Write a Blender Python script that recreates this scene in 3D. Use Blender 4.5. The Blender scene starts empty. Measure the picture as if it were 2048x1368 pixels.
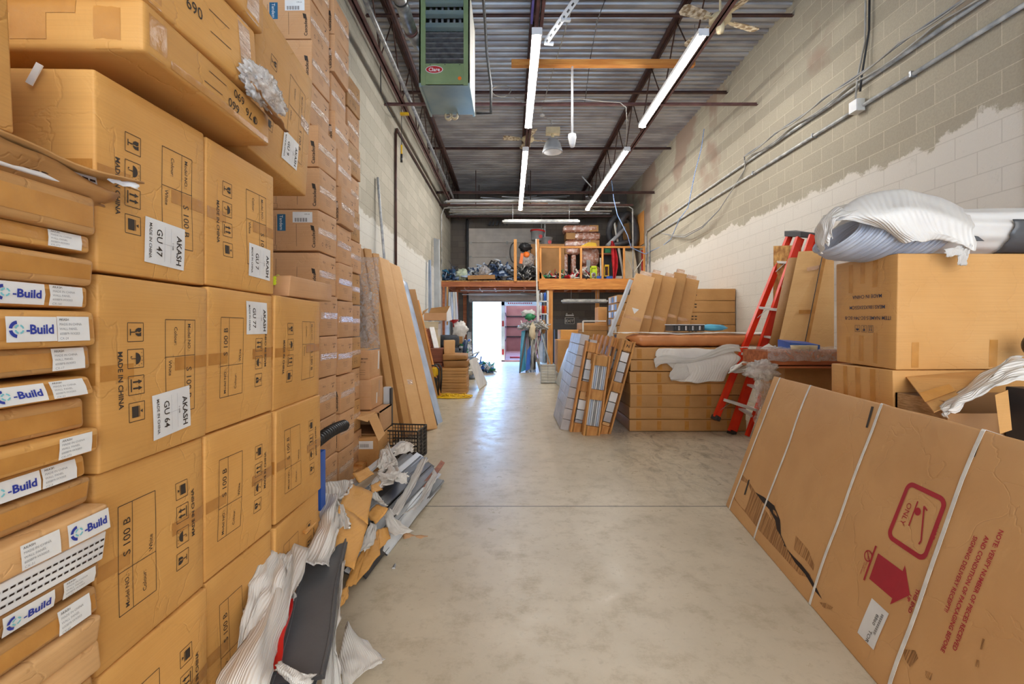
import bpy, math, random
from mathutils import Vector, Matrix, noise
random.seed(7)
SC = bpy.context.scene
COL = SC.collection
PI = math.pi

# ---------------------------------------------------------------- camera, sky, exposure
EYE = 1.30
FPX = 923.0
cam_data = bpy.data.cameras.new('camera')
cam = bpy.data.objects.new('camera', cam_data); COL.objects.link(cam)
cam.location = (0, 0, EYE); cam.rotation_euler = (PI/2, 0, 0)
cam_data.sensor_width = 36.0; cam_data.lens = FPX/2048*36
cam_data.shift_x = 4/2048; cam_data.shift_y = -34/2048
cam_data.clip_start = 0.02; cam_data.clip_end = 300
SC.camera = cam
SC.view_settings.view_transform = 'Standard'; SC.view_settings.look = 'None'
SC.view_settings.gamma = 1; SC.view_settings.use_curve_mapping = False
SC.view_settings.exposure = 0.85
try:
    SC.cycles.max_bounces = 10; SC.cycles.diffuse_bounces = 6; SC.cycles.sample_clamp_indirect = 6
    SC.cycles.caustics_reflective = False; SC.cycles.caustics_refractive = False
except Exception: pass
W = bpy.data.worlds.new('sky'); SC.world = W; W.use_nodes = True
wn = W.node_tree; wn.nodes.clear()
w_out = wn.nodes.new('ShaderNodeOutputWorld'); w_bg = wn.nodes.new('ShaderNodeBackground')
w_tc = wn.nodes.new('ShaderNodeTexCoord'); w_sep = wn.nodes.new('ShaderNodeSeparateXYZ')
w_mr = wn.nodes.new('ShaderNodeMapRange'); w_rp = wn.nodes.new('ShaderNodeMix'); w_rp.data_type = 'RGBA'
wn.links.new(w_tc.outputs['Generated'], w_sep.inputs[0]); wn.links.new(w_sep.outputs['Y'], w_mr.inputs['Value'])
w_mr.inputs['From Min'].default_value = -0.25; w_mr.inputs['From Max'].default_value = 0.25
wn.links.new(w_mr.outputs[0], w_rp.inputs[0])
w_rp.inputs[6].default_value = (1.0, 0.965, 0.91, 1)      # sky over the street side, behind the viewer
w_rp.inputs[7].default_value = (1.2, 2.3, 4.2, 1)      # bright cool sky over the loading yard
wn.links.new(w_rp.outputs[2], w_bg.inputs[0]); w_bg.inputs[1].default_value = 2.6
wn.links.new(w_bg.outputs[0], w_out.inputs[0])
LAMP_POWER = 40.0

# ---------------------------------------------------------------- small helpers
def P(px, py, d):
    return Vector(((px-1020)/FPX*d, d, EYE-(py-650)/FPX*d))
def onx(px, py, x):
    return P(px, py, x*FPX/(px-1020))
def onz(px, py, z=0.0):
    return P(px, py, (EYE-z)*FPX/(py-650))
def lin(c):
    c /= 255.0
    return c/12.92 if c <= 0.04045 else ((c+0.055)/1.055)**2.4
def rgb(r, g, b): return (lin(r), lin(g), lin(b), 1)
def R(a): return math.radians(a)
def nz(x, y=0, z=0): return noise.noise(Vector((x, y, z)))

# ---------------------------------------------------------------- materials
MATS = {}
def new_mat(name):
    m = bpy.data.materials.new(name); m.use_nodes = True
    nt = m.node_tree; nt.nodes.clear()
    o = nt.nodes.new('ShaderNodeOutputMaterial'); b = nt.nodes.new('ShaderNodeBsdfPrincipled')
    nt.links.new(b.outputs[0], o.inputs[0]); MATS[name] = m
    return m, nt, b
def N(nt, t, **kw):
    n = nt.nodes.new(t)
    for k, v in kw.items():
        if k.startswith('i_'): n.inputs[k[2:].replace('_', ' ')].default_value = v
        else: setattr(n, k, v)
    return n
def mixc(nt, fac, a, b, blend='MIX'):
    n = nt.nodes.new('ShaderNodeMix'); n.data_type = 'RGBA'; n.blend_type = blend
    for s, v in ((0, fac), (6, a), (7, b)):
        if hasattr(v, 'links') or hasattr(v, 'is_linked'): nt.links.new(v, n.inputs[s])
        else: n.inputs[s].default_value = v
    return n.outputs[2]
def maprange(nt, v, a, b, c=0, d=1):
    n = nt.nodes.new('ShaderNodeMapRange'); nt.links.new(v, n.inputs['Value'])
    n.inputs['From Min'].default_value = a; n.inputs['From Max'].default_value = b
    n.inputs['To Min'].default_value = c; n.inputs['To Max'].default_value = d
    return n.outputs[0]
def pm(name, col, col2=None, scale=4.0, rough=.6, metal=0.0, bump=0.0, bscale=40.0, stretch=(1,1,1), rnd=0.0, emit=0, trans=0, lo=.35, hi=.65, alpha=1, spec=.5, detail=4, rough2=None):
    """noise-mixed two-colour principled surface with optional bump and per-object brightness change"""
    m, nt, b = new_mat(name)
    tc = N(nt, 'ShaderNodeTexCoord'); mp = N(nt, 'ShaderNodeMapping'); mp.inputs['Scale'].default_value = stretch
    nt.links.new(tc.outputs['Object'], mp.inputs[0])
    no = N(nt, 'ShaderNodeTexNoise'); no.inputs['Scale'].default_value = scale; no.inputs['Detail'].default_value = detail
    nt.links.new(mp.outputs[0], no.inputs['Vector'])
    f = maprange(nt, no.outputs['Fac'], lo, hi)
    c = mixc(nt, f, col, col2 or col)
    if rnd:
        oi = N(nt, 'ShaderNodeObjectInfo'); hs = N(nt, 'ShaderNodeHueSaturation')
        v = maprange(nt, oi.outputs['Random'], 0, 1, 1-rnd, 1+rnd)
        nt.links.new(v, hs.inputs['Value']); nt.links.new(c, hs.inputs['Color'])
        h = maprange(nt, oi.outputs['Random'], 0, 1, .5+rnd*.035, .5-rnd*.035); nt.links.new(h, hs.inputs['Hue'])
        c = hs.outputs[0]
    nt.links.new(c, b.inputs['Base Color'])
    if rough2 is not None: nt.links.new(maprange(nt, no.outputs['Fac'], lo, hi, rough, rough2), b.inputs['Roughness'])
    else: b.inputs['Roughness'].default_value = rough
    b.inputs['Metallic'].default_value = metal
    b.inputs['Specular IOR Level'].default_value = spec
    b.inputs['Alpha'].default_value = alpha
    if trans: b.inputs['Transmission Weight'].default_value = trans
    if bump:
        n2 = N(nt, 'ShaderNodeTexNoise'); n2.inputs['Scale'].default_value = bscale; n2.inputs['Detail'].default_value = 5
        nt.links.new(mp.outputs[0], n2.inputs['Vector'])
        bp = N(nt, 'ShaderNodeBump'); bp.inputs['Strength'].default_value = bump; bp.inputs['Distance'].default_value = .01
        nt.links.new(n2.outputs['Fac'], bp.inputs['Height']); nt.links.new(bp.outputs[0], b.inputs['Normal'])
    if emit:
        b.inputs['Emission Color'].default_value = col; b.inputs['Emission Strength'].default_value = emit
    return m

def cardboard(name, base, dark, rnd=.07, rough=.62):
    """kraft board: soft blotches, faint flute lines, scuffs, dust specks and slight crumple"""
    m, nt, b = new_mat(name)
    tc = N(nt, 'ShaderNodeTexCoord')
    n1 = N(nt, 'ShaderNodeTexNoise', i_Scale=2.6, i_Detail=5.0); nt.links.new(tc.outputs['Object'], n1.inputs['Vector'])
    c = mixc(nt, maprange(nt, n1.outputs['Fac'], .35, .7), base, dark)
    mp = N(nt, 'ShaderNodeMapping'); mp.inputs['Scale'].default_value = (3, 3, 260); nt.links.new(tc.outputs['Object'], mp.inputs[0])
    n2 = N(nt, 'ShaderNodeTexNoise', i_Scale=1.0, i_Detail=2.0); nt.links.new(mp.outputs[0], n2.inputs['Vector'])
    c = mixc(nt, maprange(nt, n2.outputs['Fac'], .42, .75, 0, .22), c, tuple(x*.72 for x in dark[:3])+(1,))
    n3 = N(nt, 'ShaderNodeTexNoise', i_Scale=9.0, i_Detail=8.0, i_Roughness=.75); nt.links.new(tc.outputs['Object'], n3.inputs['Vector'])
    c = mixc(nt, maprange(nt, n3.outputs['Fac'], .64, .78, 0, .35), c, tuple(min(1, x*1.25+.06) for x in base[:3])+(1,))
    oi = N(nt, 'ShaderNodeObjectInfo'); hs = N(nt, 'ShaderNodeHueSaturation')
    nt.links.new(maprange(nt, oi.outputs['Random'], 0, 1, 1-rnd, 1+rnd), hs.inputs['Value'])
    nt.links.new(c, hs.inputs['Color']); nt.links.new(hs.outputs[0], b.inputs['Base Color'])
    b.inputs['Roughness'].default_value = rough; b.inputs['Specular IOR Level'].default_value = .35
    n4 = N(nt, 'ShaderNodeTexNoise', i_Scale=7.0, i_Detail=4.0, i_Distortion=.8); nt.links.new(tc.outputs['Object'], n4.inputs['Vector'])
    vo = N(nt, 'ShaderNodeTexVoronoi', i_Scale=4.5); vo.feature = 'DISTANCE_TO_EDGE'
    mv = N(nt, 'ShaderNodeMix'); mv.data_type = 'VECTOR'; mv.inputs[0].default_value = .16
    nt.links.new(tc.outputs['Object'], mv.inputs[4]); nt.links.new(n4.outputs['Color'], mv.inputs[5]); nt.links.new(mv.outputs[1], vo.inputs['Vector'])
    cr = maprange(nt, vo.outputs['Distance'], 0, .02, -.25, 0)
    ad = N(nt, 'ShaderNodeMath', operation='ADD'); nt.links.new(n4.outputs['Fac'], ad.inputs[0]); nt.links.new(cr, ad.inputs[1])
    bp = N(nt, 'ShaderNodeBump'); bp.inputs['Strength'].default_value = .35; bp.inputs['Distance'].default_value = .012
    nt.links.new(ad.outputs[0], bp.inputs['Height']); nt.links.new(bp.outputs[0], b.inputs['Normal'])
    return m

AK = cardboard('kraft_golden', rgb(214,162,92), rgb(198,144,76))
PK = cardboard('kraft_pinkish', rgb(205,160,118), rgb(190,143,99))
MK = cardboard('kraft_brown', rgb(192,146,92), rgb(172,126,74), rnd=.12)
LK = cardboard('kraft_light', rgb(216,172,120), rgb(203,156,102), rnd=.05)
DK = cardboard('kraft_shabby', rgb(176,130,80), rgb(150,108,62), rnd=.1)
DKIN = pm('kraft_inside', rgb(160,120,80), rgb(140,100,62), 3)
FLUTE = pm('flute_edge', rgb(188,150,105), rgb(150,112,70), 30, stretch=(1,1,6), rough=.8)
TAPE = pm('brown_packing_tape', rgb(190,136,70), rgb(174,120,58), 12, rough=.25, bump=.25, bscale=25)
CTAPE = pm('clear_packing_tape', rgb(216,190,168), rgb(196,160,130), 14, rough=.12, bump=.9, bscale=35, stretch=(1,1,3), spec=.9)
INK = pm('printing_ink', rgb(52,42,34), rough=.7)
INKB = pm('navy_ink', rgb(38,44,70), rough=.7)
INKR = pm('crimson_ink', rgb(172,32,48), rgb(160,28,44), 8, rough=.6)
PAPER = pm('label_paper', rgb(228,228,226), rgb(214,214,214), 6, rough=.45, bump=.15, bscale=30)
BLUE = pm('logo_blue', rgb(36,54,150), rough=.5)
BLUE2 = pm('logo_light_blue', rgb(120,190,200), rough=.5)
TEAL = pm('teal_print', rgb(38,104,140), rgb(30,90,128), 9, rough=.5)
FOAM = None
def foam_mat(name, c1, c2, ribs=70):
    m, nt, b = new_mat(name)
    tc = N(nt, 'ShaderNodeTexCoord'); uv = tc.outputs['UV']
    wv = N(nt, 'ShaderNodeTexWave', i_Scale=ribs/10.0, i_Distortion=.6, i_Detail=1.0); wv.bands_direction = 'X'
    nt.links.new(uv, wv.inputs['Vector'])
    no = N(nt, 'ShaderNodeTexNoise', i_Scale=5.0, i_Detail=4.0); nt.links.new(tc.outputs['Object'], no.inputs['Vector'])
    nt.links.new(mixc(nt, maprange(nt, no.outputs['Fac'], .35, .65), c1, c2), b.inputs['Base Color'])
    b.inputs['Roughness'].default_value = .4
    b.inputs['Subsurface Weight'].default_value = 0.0
    ad = N(nt, 'ShaderNodeMath', operation='MULTIPLY_ADD'); nt.links.new(no.outputs['Fac'], ad.inputs[0]); ad.inputs[1].default_value = 1.5; nt.links.new(wv.outputs['Fac'], ad.inputs[2])
    bp = N(nt, 'ShaderNodeBump'); bp.inputs['Strength'].default_value = .6; bp.inputs['Distance'].default_value = .004
    nt.links.new(ad.outputs[0], bp.inputs['Height']); nt.links.new(bp.outputs[0], b.inputs['Normal'])
    # thin sheet lets some light through
    tr = N(nt, 'ShaderNodeBsdfTranslucent'); tr.inputs[0].default_value = c1
    mx = N(nt, 'ShaderNodeMixShader'); mx.inputs[0].default_value = .3
    out = [n for n in nt.nodes if n.type == 'OUTPUT_MATERIAL'][0]
    nt.links.new(b.outputs[0], mx.inputs[1]); nt.links.new(tr.outputs[0], mx.inputs[2]); nt.links.new(mx.outputs[0], out.inputs[0])
    return m
FOAM = foam_mat('foam_sheet', rgb(246,244,240), rgb(234,231,228))
FOAMB = foam_mat('foam_sleeve', rgb(214,218,228), rgb(196,204,220), 160)
def film_mat(name, tint, fac=.45):
    m, nt, b = new_mat(name)
    b.inputs['Base Color'].default_value = tint; b.inputs['Roughness'].default_value = .12; b.inputs['Specular IOR Level'].default_value = 1
    tc = N(nt, 'ShaderNodeTexCoord'); no = N(nt, 'ShaderNodeTexNoise', i_Scale=18.0, i_Detail=6.0, i_Distortion=1.5); nt.links.new(tc.outputs['Object'], no.inputs['Vector'])
    bp = N(nt, 'ShaderNodeBump'); bp.inputs['Strength'].default_value = 1; bp.inputs['Distance'].default_value = .02
    nt.links.new(no.outputs['Fac'], bp.inputs['Height']); nt.links.new(bp.outputs[0], b.inputs['Normal'])
    t = N(nt, 'ShaderNodeBsdfTransparent'); mx = N(nt, 'ShaderNodeMixShader')
    nt.links.new(maprange(nt, no.outputs['Fac'], .35, .7, fac-.12, fac+.2), mx.inputs[0])
    out = [n for n in nt.nodes if n.type == 'OUTPUT_MATERIAL'][0]
    nt.links.new(t.outputs[0], mx.inputs[1]); nt.links.new(b.outputs[0], mx.inputs[2]); nt.links.new(mx.outputs[0], out.inputs[0])
    return m
FILM = film_mat('stretch_film', rgb(215,208,205), .4)
BUBBLE = film_mat('bubble_film', rgb(225,222,218), .55)
def wood(name, a, b2, scale=3.0, stretch=(1,12,12), rough=.6, rnd=.06):
    m = pm(name, a, b2, scale, rough=rough, bump=.2, bscale=scale*6, stretch=stretch, rnd=rnd)
    return m
PINE_X = wood('pine_beam', rgb(216,150,72), rgb(190,118,48), stretch=(1,10,10))
PINE_Z = wood('pine_upright', rgb(222,158,84), rgb(196,126,58), stretch=(10,10,1))
BEAM_D = wood('dark_timber', rgb(186,112,66), rgb(150,82,44), stretch=(1,10,10))
PALLET = wood('pallet_timber', rgb(206,150,84), rgb(178,120,60), 3, stretch=(8,8,1.5), rnd=.1)
REDWOOD = wood('redwood_boards', rgb(160,92,66), rgb(120,64,46), 3, stretch=(1,4,30))
OSB = pm('strand_board', rgb(214,164,92), rgb(160,108,52), 22, bump=.3, stretch=(1,2,.6))
PURLIN = pm('primer_steel', rgb(112,76,74), rgb(84,56,54), 7, rough=.5, metal=.2)
PURLIN2 = pm('brown_steel', rgb(82,52,44), rgb(60,38,34), 7, rough=.5, metal=.2)
GALV = pm('galvanised_steel', rgb(176,178,180), rgb(140,142,146), 14, rough=.32, metal=.75, rough2=.5)
GALVD = pm('dull_galvanised', rgb(196,194,188), rgb(150,150,148), 9, rough=.5, metal=.3)
PLAQ = pm('white_enamel', rgb(226,224,216), rgb(206,202,192), 5, rough=.4)
CREAM = pm('aged_cream_plastic', rgb(222,206,168), rgb(200,182,144), 6, rough=.5)
DUSTY = pm('dusty_blade', rgb(226,212,184), rgb(150,124,90), 16, rough=.7, stretch=(1,1,1), lo=.42, hi=.58)
GREEN = pm('heater_green', rgb(128,146,102), rgb(114,132,90), 4, rough=.45)
GREENL = pm('heater_sheet', rgb(158,176,168), rgb(134,156,160), 3, rough=.3, metal=.5, bump=.1, bscale=8)
BLACK = pm('black_plastic', rgb(30,30,32), rgb(44,44,46), 10, rough=.4)
CHAR = pm('charcoal_laminate', rgb(88,90,94), rgb(78,80,84), 5, rough=.34, bump=.06, bscale=60)
CHARD = pm('dark_grey_edge', rgb(44,44,48), rgb(58,58,60), 5, rough=.45)
REDP = pm('red_panel', rgb(206,22,20), rgb(190,16,16), 5, rough=.35)
REDC = pm('red_cloth', rgb(196,24,36), rgb(150,14,26), 9, rough=.7)
LADR = pm('ladder_red', rgb(232,62,30), rgb(212,46,22), 6, rough=.35)
ALU = pm('aluminium', rgb(206,206,206), rgb(170,170,172), 12, rough=.3, metal=.8)
TAN = pm('tan_vinyl', rgb(206,138,86), rgb(190,122,72), 5, rough=.4, bump=.15, bscale=12)
YELL = pm('yellow_paint', rgb(232,190,30), rgb(214,170,20), 7, rough=.45)
LIME = pm('lime_plastic', rgb(206,226,30), rgb(184,206,24), 7, rough=.45)
RUBB = pm('tyre_rubber', rgb(58,64,74), rgb(42,46,54), 12, rough=.7, bump=.3)
BIN = pm('beige_plastic', rgb(222,208,178), rgb(208,192,160), 4, rough=.5)
GREY = pm('grey_paint', rgb(150,152,154), rgb(130,132,136), 4, rough=.5)
LGREY = pm('pale_grey_panel', rgb(206,210,214), rgb(184,190,198), 3, rough=.35)
BLUEGREY = pm('blue_grey_film', rgb(150,168,196), rgb(190,204,224), 3, rough=.25, bump=.3, bscale=9)
SLATE = pm('slate_tile', rgb(186,182,184), rgb(160,156,160), 6, rough=.5, bump=.2)
BLUEP = pm('blue_plastic', rgb(40,96,190), rgb(30,80,166), 6, rough=.4)
NAVY = pm('navy_plastic', rgb(38,56,88), rgb(60,84,120), 16, rough=.4)
SKYB = pm('sky_blue_plastic', rgb(90,176,206), rgb(70,150,186), 6, rough=.4)
GREENP = pm('green_plastic', rgb(50,140,92), rgb(36,112,72), 6, rough=.4)
ORANGE = pm('orange_plastic', rgb(236,120,30), rgb(220,104,20), 6, rough=.4)
WHITEP = pm('white_plastic', rgb(232,232,232), rgb(216,216,218), 6, rough=.35)
HOSE = pm('dark_hose', rgb(62,62,66), rgb(48,48,52), 6, rough=.5)
MAROON = pm('truck_lining', rgb(178,132,130), rgb(160,114,116), 2, rough=.6)
CABLE = pm('grey_cable', rgb(176,172,164), rgb(150,146,138), 6, rough=.5)
BCABLE = pm('black_cable', rgb(36,36,38), rough=.5)
BLUECORD = pm('blue_cord', rgb(70,130,220), rgb(200,220,240), 60, rough=.5)
STRAP = pm('white_strap', rgb(228,226,220), rgb(210,208,204), 20, rough=.35)
LENS = pm('lamp_diffuser', (1, .985, .95, 1), rough=.4, emit=LAMP_POWER)
RED2 = pm('badge_red', rgb(176,30,30), rough=.4)
TORN = pm('torn_flutes', rgb(184,136,84), rgb(142,98,54), 1.5, rough=.9, bump=1.0, bscale=2.2, stretch=(60,3,1), lo=.42, hi=.58)
DARKHOLE = pm('tear_gap', rgb(44,26,16), rgb(30,18,12), 8, rough=.9)

def block_wall(name, axis, c_up, c_up2, c_low, low_z, mortar, pink=0.0, scuff=0.3):
    """concrete block, painted roughly up to low_z; axis = horizontal world axis along the wall"""
    m, nt, b = new_mat(name)
    geo = N(nt, 'ShaderNodeNewGeometry'); sp = N(nt, 'ShaderNodeSeparateXYZ'); nt.links.new(geo.outputs['Position'], sp.inputs[0])
    cb = N(nt, 'ShaderNodeCombineXYZ'); nt.links.new(sp.outputs[axis], cb.inputs[0]); nt.links.new(sp.outputs['Z'], cb.inputs[1])
    br = N(nt, 'ShaderNodeTexBrick'); nt.links.new(cb.outputs[0], br.inputs['Vector'])
    br.offset = .5; br.inputs['Scale'].default_value = 1; br.inputs['Brick Width'].default_value = .4; br.inputs['Row Height'].default_value = .2
    br.inputs['Mortar Size'].default_value = .0045; br.inputs['Mortar Smooth'].default_value = .3; br.inputs['Bias'].default_value = 0
    br.inputs['Color1'].default_value = c_up; br.inputs['Color2'].default_value = c_up2; br.inputs['Mortar'].default_value = mortar
    big = N(nt, 'ShaderNodeTexNoise', i_Scale=.7, i_Detail=4.0); nt.links.new(geo.outputs['Position'], big.inputs['Vector'])
    c = br.outputs['Color']
    if pink:
        f = N(nt, 'ShaderNodeMath', operation='MULTIPLY'); nt.links.new(maprange(nt, big.outputs['Fac'], .5, .56, 0, pink), f.inputs[0]); nt.links.new(maprange(nt, sp.outputs['Z'], 3.9, 4.4), f.inputs[1])
        c = mixc(nt, f.outputs[0], c, rgb(150,124,108))
    fine = N(nt, 'ShaderNodeTexNoise', i_Scale=55.0, i_Detail=6.0); nt.links.new(geo.outputs['Position'], fine.inputs['Vector'])
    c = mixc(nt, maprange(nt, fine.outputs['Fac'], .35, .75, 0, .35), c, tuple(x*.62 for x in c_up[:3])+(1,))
    # hand-painted lower band with a ragged top
    rag = N(nt, 'ShaderNodeTexNoise', i_Scale=2.2, i_Detail=6.0, i_Roughness=.7); nt.links.new(geo.outputs['Position'], rag.inputs['Vector'])
    zz = N(nt, 'ShaderNodeMath', operation='MULTIPLY_ADD'); nt.links.new(rag.outputs['Fac'], zz.inputs[0]); zz.inputs[1].default_value = .55; nt.links.new(sp.outputs['Z'], zz.inputs[2])
    mask = maprange(nt, zz.outputs[0], low_z+.26, low_z+.29, 1, 0)
    dirt = N(nt, 'ShaderNodeTexNoise', i_Scale=3.5, i_Detail=8.0, i_Roughness=.8); nt.links.new(geo.outputs['Position'], dirt.inputs['Vector'])
    lowc = mixc(nt, maprange(nt, dirt.outputs['Fac'], .58, .74, 0, scuff), c_low, rgb(132,120,104))
    lowc = mixc(nt, maprange(nt, br.outputs['Fac'], 0, 1, 0, .35), lowc, rgb(160,150,138))
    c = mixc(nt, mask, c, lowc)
    nt.links.new(c, b.inputs['Base Color']); b.inputs['Roughness'].default_value = .85
    bp = N(nt, 'ShaderNodeBump'); bp.inputs['Strength'].default_value = .5; bp.inputs['Distance'].default_value = .012
    h = N(nt, 'ShaderNodeMath', operation='MULTIPLY_ADD'); nt.links.new(br.outputs['Fac'], h.inputs[0]); h.inputs[1].default_value = -.8; nt.links.new(fine.outputs['Fac'], h.inputs[2])
    nt.links.new(h.outputs[0], bp.inputs['Height']); nt.links.new(bp.outputs[0], b.inputs['Normal'])
    return m
WALL_R = block_wall('block_wall_right', 'Y', rgb(176,166,146), rgb(166,156,137), rgb(216,209,198), 3.07, rgb(204,194,172), pink=.85)
WALL_L = block_wall('block_wall_left', 'Y', rgb(190,184,168), rgb(172,166,150), rgb(216,214,206), 2.9, rgb(150,142,128), scuff=.45)
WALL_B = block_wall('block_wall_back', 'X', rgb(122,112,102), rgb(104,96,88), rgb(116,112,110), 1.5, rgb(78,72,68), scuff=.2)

def floor_mat():
    m, nt, b = new_mat('polished_concrete')
    geo = N(nt, 'ShaderNodeNewGeometry')
    n1 = N(nt, 'ShaderNodeTexNoise', i_Scale=1.1, i_Detail=6.0, i_Roughness=.65); nt.links.new(geo.outputs['Position'], n1.inputs['Vector'])
    n2 = N(nt, 'ShaderNodeTexNoise', i_Scale=6.0, i_Detail=9.0, i_Roughness=.75); nt.links.new(geo.outputs['Position'], n2.inputs['Vector'])
    n3 = N(nt, 'ShaderNodeTexNoise', i_Scale=30.0, i_Detail=6.0); nt.links.new(geo.outputs['Position'], n3.inputs['Vector'])
    c = mixc(nt, maprange(nt, n1.outputs['Fac'], .35, .65), rgb(200,188,166), rgb(182,170,148))
    c = mixc(nt, maprange(nt, n2.outputs['Fac'], .5, .66, 0, .6), c, rgb(156,142,116))
    c = mixc(nt, maprange(nt, n2.outputs['Fac'], .28, .4, .4, 0), c, rgb(222,212,192))
    c = mixc(nt, maprange(nt, n3.outputs['Fac'], .6, .75, 0, .3), c, rgb(140,128,108))
    # tyre and scuff marks running along the aisle, strongest on its right side
    mp = N(nt, 'ShaderNodeMapping'); mp.inputs['Scale'].default_value = (3.2, 1.3, 1); mp.inputs['Rotation'].default_value = (0, 0, -.9); nt.links.new(geo.outputs['Position'], mp.inputs[0])
    n4 = N(nt, 'ShaderNodeTexNoise', i_Scale=1.8, i_Detail=9.0, i_Roughness=.78, i_Distortion=1.4); nt.links.new(mp.outputs[0], n4.inputs['Vector'])
    sp = N(nt, 'ShaderNodeSeparateXYZ'); nt.links.new(geo.outputs['Position'], sp.inputs[0])
    mm = N(nt, 'ShaderNodeMath', operation='MULTIPLY'); nt.links.new(maprange(nt, n4.outputs['Fac'], .5, .64, 0, .8), mm.inputs[0]); m0 = N(nt, 'ShaderNodeMath', operation='MULTIPLY'); nt.links.new(maprange(nt, sp.outputs['X'], .6, 1.5), m0.inputs[0]); nt.links.new(maprange(nt, sp.outputs['Y'], 2.6, 4.2), m0.inputs[1]); nt.links.new(m0.outputs[0], mm.inputs[1])
    c = mixc(nt, mm.outputs[0], c, rgb(112,100,84))
    nt.links.new(c, b.inputs['Base Color'])
    nt.links.new(maprange(nt, n2.outputs['Fac'], .3, .7, .22, .5), b.inputs['Roughness'])
    bp = N(nt, 'ShaderNodeBump'); bp.inputs['Strength'].default_value = .25; bp.inputs['Distance'].default_value = .006
    nt.links.new(n2.outputs['Fac'], bp.inputs['Height']); nt.links.new(bp.outputs[0], b.inputs['Normal'])
    return m
FLOOR = floor_mat()
DECK = pm('roof_deck', rgb(186,184,182), rgb(150,146,146), 3, rough=.36, metal=.25, stretch=(.4,1,1), lo=.4, hi=.6)
YARD = pm('yard_concrete', rgb(216,214,208), rgb(200,198,192), .6, rough=.8)

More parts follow.
